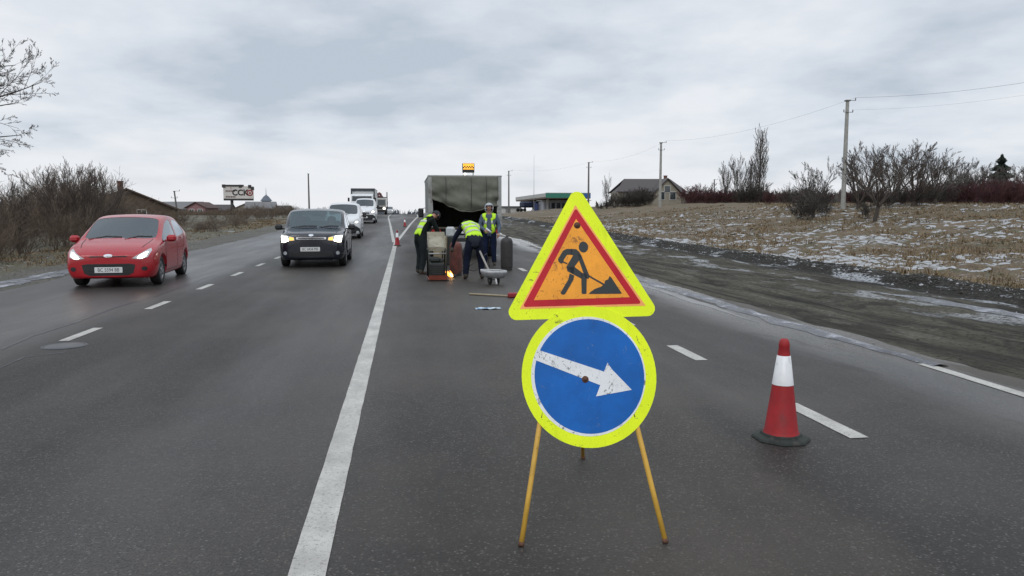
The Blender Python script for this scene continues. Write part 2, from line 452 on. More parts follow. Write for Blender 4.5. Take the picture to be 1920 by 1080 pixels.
def m_field(name, snow, c0, c1, c2, left=False):
    t = NT(name)
    sx = t.n('ShaderNodeSeparateXYZ'); t.l(t.tc.outputs['Object'], sx.inputs[0]); x = sx.outputs[0]
    a = t.noise(0.35, 6, 0.65); b = t.noise(5, 5, 0.7); f = t.noise(30, 3, 0.7)
    c = t.ramp(a, [(0.32, c0), (0.5, c1), (0.7, c2)])
    c = t.mix(t.ramp(b, [(0.35, 0.75), (0.5, 0.0)]), c, tuple(q * 0.35 for q in c1))
    c = t.mix(t.ramp(t.noise(13, 4, 0.75, off=(5, 5, 5)), [(0.40, 0.85), (0.54, 0.0)]), c, tuple(q * 0.28 for q in c0))
    c = t.mix(t.ramp(t.noise(1.1, 5, 0.7, off=(1, 8, 0)), [(0.5, 0.0), (0.62, 0.7)]), c, (c0[0] * .75, c0[1] * .95, c0[2] * .8))
    c = t.mix(t.ramp(f, [(0.55, 0.0), (0.7, 0.5)]), c, tuple(min(1, q * 1.5) for q in c2))
    s1 = t.noise(0.7, 9, 0.8, off=(2, 3, 0)); s2 = t.noise(4.5, 7, 0.85)
    sf = t.math('ADD', t.math('MULTIPLY', s1, 0.40), t.math('MULTIPLY', s2, 0.60))
    xf = t.math('MULTIPLY', t.math('SUBTRACT', 34.0, x), 0.03, True) if not left else None
    big = t.noise(0.13, 4, 0.6, off=(7, 7, 0), stretch=(1, 0.6, 1))
    sf = t.math('ADD', sf, t.math('MULTIPLY', t.math('SUBTRACT', big, 0.50), 0.22 if not left else 0.15))
    m = t.ramp(sf, [(snow + 0.005, 0.0), (snow + 0.018, 0.92)])
    if xf is not None: m = t.math('MULTIPLY', m, t.ramp(xf, [(0.0, 0.25), (0.5, 1.0)]))
    c = t.mix(m, c, t.ramp(b, [(0.3, (0.26, 0.27, 0.27)), (0.65, (0.50, 0.515, 0.54))]))
    t.col(c); t.rough(0.85)
    t.bump(t.math('ADD', b, f), 0.8, 0.06)
    return t.m

ASPH = m_asphalt(); PAINT = m_paint(); DIRT = m_dirt()
FIELD = m_field('meadow_ground', 0.552, (0.105, 0.088, 0.048), (0.17, 0.118, 0.066), (0.225, 0.160, 0.098))
LVERGE = m_field('left_verge_ground', 0.55, (0.10, 0.095, 0.06), (0.15, 0.125, 0.085), (0.19, 0.17, 0.12), True)
LDIRT = m_field('left_dirt', 0.60, (0.10, 0.095, 0.08), (0.14, 0.13, 0.11), (0.18, 0.17, 0.15), True)
FAR = m_field('far_land', 0.62, (0.10, 0.095, 0.06), (0.12, 0.10, 0.065), (0.13, 0.12, 0.075), True)

def stations(spec):
    out = [spec[0][0]]
    for a, b, st in spec:
        n = max(1, round((b - a) / st))
        out += [a + (b - a) * (k + 1) / n for k in range(n)]
    return out
YS = stations([(-14, 0, 1), (0, 36, 0.3), (36, 80, 0.8), (80, 160, 3), (160, 300, 10), (300, 1000, 50), (1000, 6000, 500)])
def strip(name, xs, material, zf=T, dz=0.0, jag=None, **k):
    vs = []; nx = len(xs)
    for y in YS:
        for i, x in enumerate(xs):
            xx = x
            if jag and i in (0, nx - 1): xx = x + jag * (nz(x, y, 0.6, 31) + 0.7 * nz(x, y, 2.7, 13)) * (1 if y > 3 else .5)
            vs.append((xx, y, zf(x, y) + dz))
    fs = [(j * nx + i, j * nx + i + 1, (j + 1) * nx + i + 1, (j + 1) * nx + i) for j in range(len(YS) - 1) for i in range(nx - 1)]
    me = bpy.data.meshes.new(name); me.from_pydata(vs, [], fs); me.materials.append(material)
    me.polygons.foreach_set('use_smooth', [True] * len(fs)); me.update()
    return link(name, me, **k)
strip('road', [ROAD_L, -6, -4, -2, 0, 2, 4, 5, ROAD_R], ASPH, lambda x, y: road_z(y), 0.0, 0.16, kind='structure')
strip('shoulder', stations([(5.3, 13.0, 0.16)]), DIRT, T, -0.004, kind='structure')
strip('meadow', stations([(13.0, 20, 0.25), (20, 45, 0.6), (45, 100, 5), (100, 300, 25), (300, 2500, 300)]), FIELD, T, -0.004, kind='structure')
strip('left_shoulder', stations([(-10.2, -7.6, 0.26)]), LDIRT, T, -0.004, kind='structure')
strip('left_verge', stations([(-40, -20, 2), (-20, -10.2, 0.4)]), LVERGE, T, -0.004, kind='structure')
strip('far_ground', stations([(-2500, -300, 300), (-300, -100, 25), (-100, -40, 5)]), FAR, T, -0.004, kind='structure')

# ------------------------------------------------------------------ painted markings (thin sheets 4 mm up)
def ribbon(name, pts, w, seed=0, dz=0.004, **k):
    """pts: list of (x,y) ; sheet of width w along it"""
    pl = [Vector((a, b)) for a, b in pts]; out = []
    for a, b in zip(pl[:-1], pl[1:]):
        n = max(1, int((b - a).length / (0.12 if a.y < 16 else 0.6)))
        out += [a + (b - a) * i / n for i in range(n)]
    out.append(pl[-1]); vs = []; fs = []
    for i, p in enumerate(out):
        d = (out[min(i + 1, len(out) - 1)] - out[max(i - 1, 0)]).normalized(); q = Vector((-d.y, d.x))
        for sg in (-1, 1):
            j = 0.004 * noise.noise(Vector((p.y * 2.3, sg * 9 + seed, 0))) + 0.004 * noise.noise(Vector((p.y * 21, sg * 4 + seed, 3)))
            c = p + q * (sg * (w / 2 + j)); vs.append((c.x, c.y, road_z(c.y) + dz))
        if i: b = 2 * i; fs.append((b - 2, b, b + 1, b - 1))
    me = bpy.data.meshes.new(name); me.from_pydata(vs, [], fs); me.materials.append(PAINT)
    o = link(name, me, kind='structure', **k)
    fix_normals(me)
    return o
LX = [(-0.44, 0.6), (-0.44, 34.5)]
ribbon('solid_line', LX + [(0.45, 62), (1.6, 92), (1.9, 120)], 0.16, 1)
ribbon('solid_line', [(-0.52, 35), (-1.2, 62), (-1.95, 90), (-2.2, 125)], 0.15, 2)
for py in (628, 575, 541.5, 518, 500.5, 488):
    pass
yl = 9.7
k = 0
while yl < 110:
    x0 = -4.15 + (-0.5 * sstep(25, 70, yl))
    ribbon('dashed_line', [(x0, yl), (x0 - 0.0, yl + 1.05)], 0.13, 10 + k); yl += 3.03; k += 1
for a, b in ((4.66, 5.62), (7.45, 8.35), (9.95, 10.9), (12.8, 13.8), (16.2, 17.2), (19.2, 20.2), (22.3, 23.3), (25.5, 26.5), (29, 30)):
    ribbon('dashed_line', [(3.10, a), (3.10, b)], 0.14, 40 + a)
ribbon('edge_line', [(5.02, 0.6), (5.30, 6.95)], 0.13, 77)
ribbon('edge_line', [(5.42, 24), (5.6, 60), (6.6, 110)], 0.12, 78)

# slush, melt water and mud along the right edge
def m_slush():
    t = NT('slush')
    n = t.noise(3.2, 6, 0.72, stretch=(1, 0.45, 1)); g = t.noise(22, 4, 0.7)
    c = t.ramp(n, [(0.40, (0.020, 0.023, 0.032)), (0.50, (0.075, 0.082, 0.105)), (0.57, (0.26, 0.27, 0.30)), (0.68, (0.52, 0.54, 0.58))])
    c = t.mix(t.ramp(g, [(0.40, 0.7), (0.52, 0.0)]), c, (0.09, 0.085, 0.075))
    t.col(c); t.rough(t.ramp(n, [(0.4, 0.12), (0.55, 0.6)])); t.bump(t.math('ADD', n, g), 0.5, 0.02)
    return t.m
SLUSH = m_slush()
def patch_sheet(name, xc, wf, y0, y1, dz, m, step=0.15, seed=0.0, base=0.003):
    vs = []; fs = []; y = y0; i = 0; nx = 7
    while y <= y1:
        w = wf(y); cx = xc(y)
        l = cx - w * (0.5 + 0.35 * nz(1, y, 0.9, seed) + 0.2 * nz(1, y, 3.1, seed + 2)); r = cx + w * (0.5 + 0.35 * nz(7, y, 0.8, seed + 5) + 0.2 * nz(3, y, 3.3, seed + 2))
        for q in range(nx):
            t = q / (nx - 1); x = l + (r - l) * t
            h = sin(pi * t)
            vs.append((x, y, T(x, y) + base + dz * h * (0.5 + 0.6 * nz(x, y, 2.2, seed))))
        if i:
            b = i * nx
            for q in range(nx - 1): fs.append((b - nx + q, b - nx + q + 1, b + q + 1, b + q))
        i += 1; y += step
    me = bpy.data.meshes.new(name); me.from_pydata(vs, [], fs); me.materials.append(m)
    me.polygons.foreach_set('use_smooth', [True] * len(fs))
    return link(name, me, kind='structure')
patch_sheet('slush', lambda y: 5.36 + 0.10 * nz(0, y, 0.3, 1), lambda y: 0.10 + 0.20 * sstep(7, 10, y) + 0.25 * max(0, nz(0, y, .3, 8)), 6.8, 27, 0.035, SLUSH, 0.12, 3.0)
patch_sheet('slush', lambda y: 9.6 + 0.5 * nz(0, y, 0.3, 4), lambda y: 0.5 * sstep(8.0, 9.5, y) * (1 - sstep(11.5, 14, y)) + 0.02, 8.0, 14, 0.03, SLUSH, 0.15, 6.0)
patch_sheet('slush', lambda y: -8.75 + 0.15 * nz(0, y, 0.3, 4), lambda y: 0.8 * (1 - sstep(24, 30, y)) + 0.04, 9.0, 30, 0.05, SLUSH, 0.15, 12.0)

M_WATER = mat('melt_water', (0.018, 0.020, 0.024), 0.20, var=.3, scale=.8)
patch_sheet('melt_water', lambda y: 5.02 + 0.12 * nz(0, y, 0.35, 2), lambda y: max(0.04, 0.22 + 0.5 * nz(0, y, .28, 19)), 10.0, 26, 0.0, M_WATER, 0.12, 23.0, 0.0018)
#patch_sheet('melt_water', lambda y: 6.1 + 0.3 * nz(0, y, 0.3, 2), lambda y: max(0.03, 0.1 + 0.7 * nz(0, y, .3, 29)), 6.6, 24, 0.0, M_WATER, 0.12, 27.0, 0.012)
# loose stones and clods on the shoulders
rnd = random.Random(5)
ico = bmesh.new(); bmesh.ops.create_icosphere(ico, subdivisions=1, radius=1)
IV = [v.co.copy() for v in ico.verts]; IF = [[v.index for v in f.verts] for f in ico.faces]; ico.free()
sb = MB()
for k in range(7000):
    r_ = rnd.random()
    if r_ < 0.80:
        y = 5 + 45 * rnd.random() ** 1.4; x = rnd.gauss(12.35, 0.45)
    elif r_ < 0.86:
        y = 4 + 30 * rnd.random() ** 1.3; x = rnd.uniform(5.5, 12)
    else:
        y = 8 + 30 * rnd.random(); x = rnd.uniform(-10.5, -8.0)
    s_ = (0.010 + 0.035 * rnd.random() ** 5) * (1.2 if r_ < 0.80 else 0.45)
    z = T(x, y)
    q = [s_ * rnd.uniform(0.7, 1.4), s_ * rnd.uniform(0.7, 1.4), s_ * rnd.uniform(0.4, 0.8)]
    a = rnd.random() * 6.28
    vs = []
    for p in IV:
        f = 1 + 0.35 * noise.noise(p * 1.7 + Vector((k, 0, 0)))
        X_, Y_ = p.x * q[0] * f, p.y * q[1] * f
        vs.append((x + X_ * cos(a) - Y_ * sin(a), y + X_ * sin(a) + Y_ * cos(a), z + p.z * q[2] * f))
    sb.add(vs, IF, 0 if rnd.random() < 0.86 else 1)
sb.build('loose_stones', [mat('clod', (0.035, 0.032, 0.026), 0.8, var=0.5, scale=2.0), mat('snow_lump', (0.36, 0.37, 0.39), 0.7)],
         label='dark clods and stones strewn along the muddy shoulder edges', cat='stones', kind='stuff')

# thin snow lying in scraps between the tussocks
sb = MB(); cnt = 0
while cnt < 4600:
    y = 7 + 62 * rnd.random() ** 1.5; x = 12.9 + (3 + y * 0.62) * rnd.random() ** 1.25
    if nz(x, y * .7, 0.22, 41) + 0.7 * nz(x, y, 0.9, 43) < rnd.uniform(-0.15, 0.35): continue
    cnt += 1
    s_ = rnd.uniform(0.03, 0.17) * (1 + y / 60); n = 8; a0 = rnd.random() * 6.28; asp = rnd.uniform(.35, 1.0)
    vs = []
    for k in range(n):
        t_ = 2 * pi * k / n; q = s_ * (0.55 + 0.75 * rnd.random()); px_, py_ = q * cos(t_), q * sin(t_) * asp
        xx, yy = x + px_ * cos(a0) - py_ * sin(a0), y + px_ * sin(a0) + py_ * cos(a0); vs.append((xx, yy, T(xx, yy) - 0.004))
    vs.append((x, y, T(x, y) + rnd.uniform(.015, .045)))
    sb.add(vs, [(k, (k + 1) % n, n) for k in range(n)], 0, True)
sb.build('snow_scraps', mat('old_snow', (0.35, 0.36, 0.375), 0.7, var=.25, scale=5), label='thin scraps of old snow scattered over the right meadow', cat='snow', kind='stuff')
#
def m_grass(name, stops):
    t = NT(name)
    n = t.noise(0.5, 5, 0.7); f = t.noise(9, 3, 0.7)
    c = t.mix(0.5, t.ramp(n, stops), t.ramp(f, stops))
    t.col(c); t.rough(0.8); t.b.inputs['Specular IOR Level'].default_value = 0.2
    return t.m
GRASS = m_grass('dry_grass', [(0.3, (0.075, 0.070, 0.035)), (0.5, (0.20, 0.145, 0.085)), (0.7, (0.31, 0.235, 0.16))])
GRASS2 = m_grass('frosted_grass', [(0.3, (0.10, 0.10, 0.055)), (0.5, (0.22, 0.19, 0.125)), (0.7, (0.46, 0.44, 0.40))])
def grass(name, n, region, hmin, hmax, seed, m, label):
    r = random.Random(seed); vs = []; fs = []
    tuft = None
    cnt = 0
    while cnt < n:
        x, y = region(r)
        if nz(x, y, 0.28, 2) + 0.7 * nz(x, y, 1.1, 6) < r.uniform(-0.35, 0.30): continue
        nb = r.randint(5, 10); th = r.uniform(0.45, 1.0) * (0.8 + 0.6 * nz(x, y, 0.5, 3))
        z = T(x, y) - 0.02
        for b in range(nb):
            a = r.random() * 6.283; ln = r.uniform(hmin, hmax) * th; lean = r.uniform(0.2, 1.5)
            bx, by = x + r.gauss(0, 0.06), y + r.gauss(0, 0.06)
            wd = r.uniform(0.004, 0.011) * (1 + y / 28.0)
            dx, dy = cos(a) * ln * sin(lean), sin(a) * ln * sin(lean); dz = ln * cos(lean)
            ox, oy = -sin(a) * wd, cos(a) * wd
            k = len(vs)
            vs += [(bx - ox, by - oy, z), (bx + ox, by + oy, z), (bx + dx * .5 + ox * .7, by + dy * .5 + oy * .7, z + dz * .65), (bx + dx * .5 - ox * .7, by + dy * .5 - oy * .7, z + dz * .65), (bx + dx, by + dy, z + dz)]
            fs += [(k, k + 1, k + 2, k + 3), (k + 3, k + 2, k + 4)]
        cnt += nb
    me = bpy.data.meshes.new(name); me.from_pydata(vs, [], fs); me.materials.append(m)
    return link(name, me, label=label, cat='grass', kind='stuff')
def reg_field(r):
    y = 8 + 75 * r.random() ** 1.6; x = 12.9 + (6 + y * 0.85) * r.random() ** 1.1
    return x, y
def reg_left(r):
    y = 9 + 70 * r.random() ** 1.4; x = -10.2 - 4 * r.random()
    return x, y
grass('dry_grass', 150000, reg_field, 0.05, 0.34, 3, GRASS, 'straw coloured dead grass on the snow flecked meadow right of the road')
grass('frosted_grass', 45000, reg_field, 0.04, 0.13, 4, GRASS2, 'pale frosted short grass tufts between snow patches on the right meadow')
grass('verge_grass', 22000, reg_left, 0.06, 0.25, 5, GRASS, 'dull dead grass on the verge below the thicket left of the road')

# manhole cover in the left lane
def mk_manhole():
    p = G(121, 649)
    b = MB()
    b.lathe([(0.0, 0.007), (0.205, 0.007), (0.21, 0.004)], 40, p)
    root = b.build('manhole_cover', mat('worn_iron_patch', (0.055, 0.058, 0.062), 0.4, var=0.4, scale=6), label='round worn manhole cover flush with the asphalt of the left lane', cat='manhole')
    b = MB()
    b.lathe([(0.212, 0.005), (0.222, 0.008), (0.240, 0.007), (0.246, 0.001)], 40, p)
    r = b.build('rim', mat('dark_tar', (0.016, 0.016, 0.018), 0.4), root)
mk_manhole()
# tarred joints in the left lanes
TAR = mat('tar_seam', (0.018, 0.018, 0.020), 0.38)
def crack(pts, w=0.035):
    o = ribbon('tar_seam', pts, w, len(pts) + pts[0][0], 0.003); o.data.materials.clear(); o.data.materials.append(TAR); return o
def gxy(px, py): q = G(px, py); return (q.x, q.y)
crack([gxy(0, 656), gxy(60, 630), gxy(140, 605), gxy(215, 577), gxy(290, 556), gxy(400, 516)], 0.05)
crack([gxy(120, 661), gxy(45, 670), gxy(0, 690)], 0.02)
# ------------------------------------------------------------------ common materials
M_BLACK = mat('black_rubber', (0.018, 0.018, 0.019), 0.75, var=0.3)
M_DARKPL = mat('dark_plastic', (0.016, 0.017, 0.019), 0.5, var=0.2)
M_GLASS = mat('car_glass', (0.035, 0.045, 0.05), 0.04, var=0.25, scale=2.5, coat=0.6)
M_STEEL = mat('grey_steel', (0.32, 0.33, 0.34), 0.4, metal=0.8)
M_RIM = mat('wheel_rim', (0.30, 0.31, 0.32), 0.4, metal=0.6)
M_CHROME = mat('chrome', (0.75, 0.76, 0.78), 0.15, metal=1.0)
M_LAMP = mat('lit_headlamp', (0.9, 0.9, 0.85), 0.2, emit=(1.0, 0.90, 0.72), estr=9.0)
M_LAMPW = mat('weak_lamp', (0.8, 0.8, 0.78), 0.2, emit=(1.0, 0.95, 0.88), estr=1.2)
M_LENS = mat('lamp_lens', (0.45, 0.47, 0.48), 0.1, coat=0.8)
M_AMBER = mat('amber_lamp', (0.8, 0.42, 0.06), 0.3, emit=(1.0, 0.62, 0.15), estr=1.2)
M_PLATE = mat('plate_white', (0.62, 0.63, 0.63), 0.4, var=0.08)
M_INK = mat('black_ink', (0.02, 0.02, 0.022), 0.6)

def text_mesh(name, s, size, m, parent, loc, rot, sx=1.0, ext=0.001, bold=0.0):
    cu = bpy.data.curves.new(name, 'FONT'); cu.body = s; cu.size = size; cu.extrude = ext; cu.align_x = 'CENTER'; cu.align_y = 'CENTER'
    cu.offset = bold; cu.resolution_u = 3
    ob = bpy.data.objects.new('tmp', cu); C.objects.link(ob)
    dg = bpy.context.evaluated_depsgraph_get(); me = bpy.data.meshes.new_from_object(ob.evaluated_get(dg))
    bpy.data.objects.remove(ob)
    me.materials.clear(); me.materials.append(m)
    o = link(name, me, parent); o.location = loc; o.rotation_euler = rot; o.scale = (sx, 1, 1)
    return o

# ------------------------------------------------------------------ the roadworks sign on its tripod
def sheet_mat(name, c, rough=0.45, chip=(0.10, 0.09, 0.06), amt=0.70, big=0.0, var=0.06):
    t = NT(name)
    v = t.noise(7, 4, 0.6)
    cc = t.ramp(v, [(0.3, tuple(q * (1 - var) for q in c)), (0.7, tuple(min(1, q * (1 + var)) for q in c))])
    ch = t.noise(30, 5, 0.75, off=(c[0] * 9, 3, 1), dist=1.6); ch2 = t.noise(9, 8, 0.82, off=(2, c[1] * 7, 5), dist=0.6)
    clump = t.noise(5, 3, 0.6, off=(c[2] * 3, 2, 2)); ch = t.math('ADD', ch, t.math('MULTIPLY', t.math('SUBTRACT', clump, 0.5), 0.25))
    cc = t.mix(t.ramp(ch, [(amt, 0.0), (amt + 0.04, 0.9)]), cc, chip)
    cc = t.mix(t.ramp(ch2, [(amt - 0.03, 0.0), (amt + 0.0, 0.85)]), cc, chip)
    # vertical run-off grime
    g = t.noise(4, 5, 0.6, stretch=(3, 3, 0.35), off=(0, 1, c[2] * 5))
    cc = t.mix(t.ramp(g, [(0.55, 0.0), (0.75, 0.30)]), cc, tuple(q * 0.45 for q in c))
    # the sheeting is built of small cells
    cell = t.n('ShaderNodeTexVoronoi'); t.l(t.tc.outputs['Object'], cell.inputs['Vector']); cell.inputs['Scale'].default_value = 130
    cc = t.mix(t.ramp(cell.outputs['Distance'], [(0.2, 0.0), (0.6, 0.12)]), cc, tuple(q * 0.5 for q in c))
    t.col(cc); t.rough(rough); t.b.inputs['Specular IOR Level'].default_value = 0.25
    return t.m
S_YEL = sheet_mat('fluorescent_yellow_sheet', (0.80, 0.98, 0.015), chip=(0.16, 0.17, 0.03), amt=0.635)
S_RED = sheet_mat('red_sheet', (0.50, 0.008, 0.022), chip=(0.12, 0.02, 0.02), amt=0.66, var=0.12)
S_ORG = sheet_mat('orange_sheet', (0.90, 0.36, 0.035), chip=(0.25, 0.10, 0.03), amt=0.62, var=0.12)
S_ORL = sheet_mat('pale_orange_sheet', (0.95, 0.40, 0.13), amt=0.72)
S_BLU = sheet_mat('blue_sheet', (0.004, 0.115, 0.43), chip=(0.14, 0.20, 0.30), amt=0.655, var=0.15)
S_WHT = sheet_mat('white_sheet', (0.76, 0.78, 0.80), chip=(0.10, 0.10, 0.09), amt=0.60)
S_BLK = sheet_mat('black_sheet', (0.035, 0.042, 0.045), chip=(0.10, 0.09, 0.06), amt=0.74)
M_LEG = mat('yellow_leg_paint', (0.58, 0.34, 0.05), 0.5, var=0.15, scale=12, dirt=((0.07, 0.035, 0.02), 30, 0.62, 0.9))
M_RUST = mat('rusty_bolt', (0.11, 0.05, 0.03), 0.8, var=0.4, scale=40)
M_BACK = mat('sheet_back', (0.25, 0.26, 0.26), 0.5, metal=0.5)

def build_sign():
    fl, fr, fb = G(977, 1024), G(1248, 1018), G(1093, 860)
    ux = Vector((fr.x - fl.x, fr.y - fl.y, 0)).normalized()
    mid = (fl + fr) / 2
    back = Vector((-ux.y, ux.x, 0))                 # away from the viewer
    lean = radians(16.5)
    uy = (back * sin(lean) + Vector((0, 0, cos(lean)))).normalized()
    nrm = ux.cross(uy).normalized()                 # towards the viewer
    if nrm.dot(Vector((0, 0, CAM_H)) - mid) < 0: nrm = -nrm
    def uv(px, py):
        d = ray(px, py); o = Vector((0, 0, CAM_H)); t = (mid - o).dot(nrm) / d.dot(nrm); p = o + d * t - mid
        return (p.dot(ux), p.dot(uy))
    root = empty('roadworks_sign', mid, 0, 'roadworks triangle above a blue circle with a white arrow, on a yellow tripod', 'road sign')
    O = Vector((0, 0, 0))
    def c2(x, y): return uv(940 + x / 4, 350 + y / 4)
    def c3(x, y): return uv(950 + x / 2.297, 570 + y / 2.297)
    def slab(poly, w0, w1, name, m, parent=root):
        b = MB(); a = 0
        for i in range(len(poly)):
            q = poly[(i + 1) % len(poly)]; a += poly[i][0] * q[1] - q[0] * poly[i][1]
        if a < 0: poly = poly[::-1]
        b.slab(poly, O, ux, uy, w0, w1); return b.build(name, m, parent)
    def rounded(pts, r, n=7):
        out = []
        for i in range(len(pts)):
            p = Vector(pts[i]); a = (Vector(pts[i - 1]) - p).normalized(); c = (Vector(pts[(i + 1) % len(pts)]) - p).normalized()
            ang = a.angle(c); d = r / tan(ang / 2); cen = p + (a + c).normalized() * (r / sin(ang / 2))
            s0 = p + a * d - cen; s1 = p + c * d - cen
            for k in range(n + 1):
                t = k / n; q = (s0 * (1 - t) + s1 * t).normalized() * r + cen; out.append((q.x, q.y))
        return out
    def ring(outer, inner, w0, w1, name, m, parent=root):
        n = len(outer); b = MB(); N = ux.cross(uy).normalized()
        def w(p, h): return ux * p[0] + uy * p[1] + N * h
        vs = [w(p, w1) for p in outer] + [w(p, w1) for p in inner] + [w(p, w0) for p in outer] + [w(p, w0) for p in inner]
        fs = []
        for i in range(n):
            j = (i + 1) % n
            fs += [(i, j, n + j, n + i), (2 * n + j, 2 * n + i, 3 * n + i, 3 * n + j), (i, 2 * n + i, 2 * n + j, j), (n + i, n + j, 3 * n + j, 3 * n + i)]
        b.add(vs, fs); me = b.mesh(name, m); fix_normals(me); return link(name, me, parent)
    # --- triangle
    tri = [c2(562, -20), c2(12, 1004), c2(1198, 968)]
    slab(rounded(tri, 0.040), -0.002, 0.001, 'triangle_border', S_YEL)
    slab([c2(555, 138), c2(138, 918), c2(1082, 893)], 0.001, 0.0018, 'orange_edging', S_ORL)
    slab(rounded([c2(557, 160), c2(160, 903), c2(1052, 878)], 0.008, 4), 0.0018, 0.0026, 'red_triangle', S_RED)
    slab([c2(560, 243), c2(244, 852), c2(962, 830)], 0.0026, 0.0034, 'orange_field', S_ORG)
    w0, w1 = 0.0034, 0.0046
    hc = c2(615, 454); rr = 37 / 4 / F * 3.86
    man = MB()
    def P2(pts):
        q = [c2(*p) for p in pts]; a = sum(q[i][0] * q[(i + 1) % len(q)][1] - q[(i + 1) % len(q)][0] * q[i][1] for i in range(len(q)))
        if a < 0: q = q[::-1]
        man.slab(q, O, ux, uy, w0, w1)
    man.slab([(hc[0] + rr * 0.95 * cos(2 * pi * k / 20), hc[1] + rr * 1.12 * sin(2 * pi * k / 20)) for k in range(20)], O, ux, uy, w0, w1)
    P2([(430, 566), (424, 545), (462, 482), (488, 468), (530, 468), (530, 512), (492, 512), (466, 552), (468, 570), (445, 578)])
    P2([(520, 468), (560, 470), (585, 492), (600, 520), (588, 548), (545, 605), (540, 660), (495, 635), (487, 605), (500, 580), (538, 515), (522, 512)])
    P2([(487, 607), (545, 600), (612, 652), (602, 692), (545, 662)])
    P2([(572, 500), (600, 518), (628, 590), (658, 665), (655, 692), (632, 690), (612, 640), (582, 556)])
    P2([(598, 648), (640, 655), (638, 800), (630, 806), (608, 806), (602, 800)])
    P2([(512, 652), (546, 668), (540, 700), (478, 806), (466, 812), (448, 806), (444, 795), (500, 700)])
    P2([(466, 562), (495, 574), (494, 584), (464, 572)])
    P2([(655, 664), (772, 730), (768, 742), (652, 676)])
    P2([(655, 806), (668, 790), (700, 768), (745, 752), (772, 732), (776, 706), (800, 696), (810, 672), (822, 680), (850, 722), (902, 800), (898, 804)])
    man.build('digging_figure', S_BLK, root)
    # --- circle
    cc = c3(355, 310); s = 1 / 2.297 / F * 3.73
    def circ(rx, ry, n=64, c=cc): return [(c[0] + rx * s * cos(2 * pi * k / n), c[1] + ry * s * sin(2 * pi * k / n) * 1.035) for k in range(n)]
    off = 0.006
    slab(circ(286, 288), off - 0.002, off + 0.001, 'circle_border', S_YEL)
    c4 = c3(352, 309)
    slab(circ(243, 243, 64, c4), off + 0.001, off + 0.0018, 'white_ring', S_WHT)
    slab(circ(233, 233, 64, c3(356, 309)), off + 0.0018, off + 0.0026, 'blue_disc', S_BLU)
    arrow = [c3(134, 198), c3(418, 292), c3(433, 254), c3(452, 282), c3(537, 370), c3(384, 398), c3(402, 350), c3(122, 242)]
    slab(arrow, off + 0.0026, off + 0.0036, 'white_arrow', S_WHT)
    N = ux.cross(uy).normalized()
    q = N.to_track_quat('Z', 'Y').to_matrix()
    for nm, (a, b_), h in (('bolt', c2(568, 292), 0.003), ('bolt', c3(337, 325), off + 0.003)):
        b = MB(); b.lathe([(0.012, 0), (0.012, 0.004), (0.007, 0.005), (0.007, 0.010), (0, 0.0105)], 6); b.lathe([(0.017, 0), (0.017, 0.0015), (0, 0.0015)], 16)
        o = b.build(nm, M_RUST, root); o.matrix_local = Matrix.Translation(ux * a + uy * b_ + N * h) @ q.to_4x4()
    # --- tripod: two front legs meet near the top, one behind
    top = ux * uv(1085, 392)[0] + uy * uv(1085, 392)[1] - N * 0.022
    for foot, dx in ((fl, -0.03), (fr, 0.03)):
        f = foot - mid; tp = top + ux * dx
        # pass behind the disc where the photograph shows the leg leave it
        b = MB(); b.tube([f + Vector((0, 0, 0.004)), f * 0.6 + (f.lerp(tp, 0.4)) * 0.4, tp], 0.0125, 10)
        lg = b.build('leg', M_LEG, root)
        b = MB(); d = (tp - f).normalized(); b.tube([f + Vector((0, 0, 0.001)), f + d * 0.02], 0.0145, 10); b.build('foot_cap', M_RUST, lg)
        b = MB(); b.tube([f + d * 0.60, f + d * 0.63], 0.016, 8); b.build('weld_collar', M_RUST, lg)
    f = fb - mid
    b = MB(); b.tube([f + Vector((0, 0, 0.004)), top - N * 0.03], 0.011, 10); lg = b.build('leg', M_LEG, root)
    b = MB(); d = (top - f).normalized(); b.tube([f, f + d * 0.02], 0.0135, 10); b.build('foot_cap', M_RUST, lg)
    return
    b = MB(); yb = uv(1100, 770)[1]
    cr0 = (fl - mid).lerp(top, 0.30) - N * 0.0; cr1 = (fr - mid).lerp(top, 0.30)
    b.tube([cr0 - N * 0.004, cr1 - N * 0.004], 0.008, 8)
    b.build('cross_bar', M_LEG, root)
build_sign()

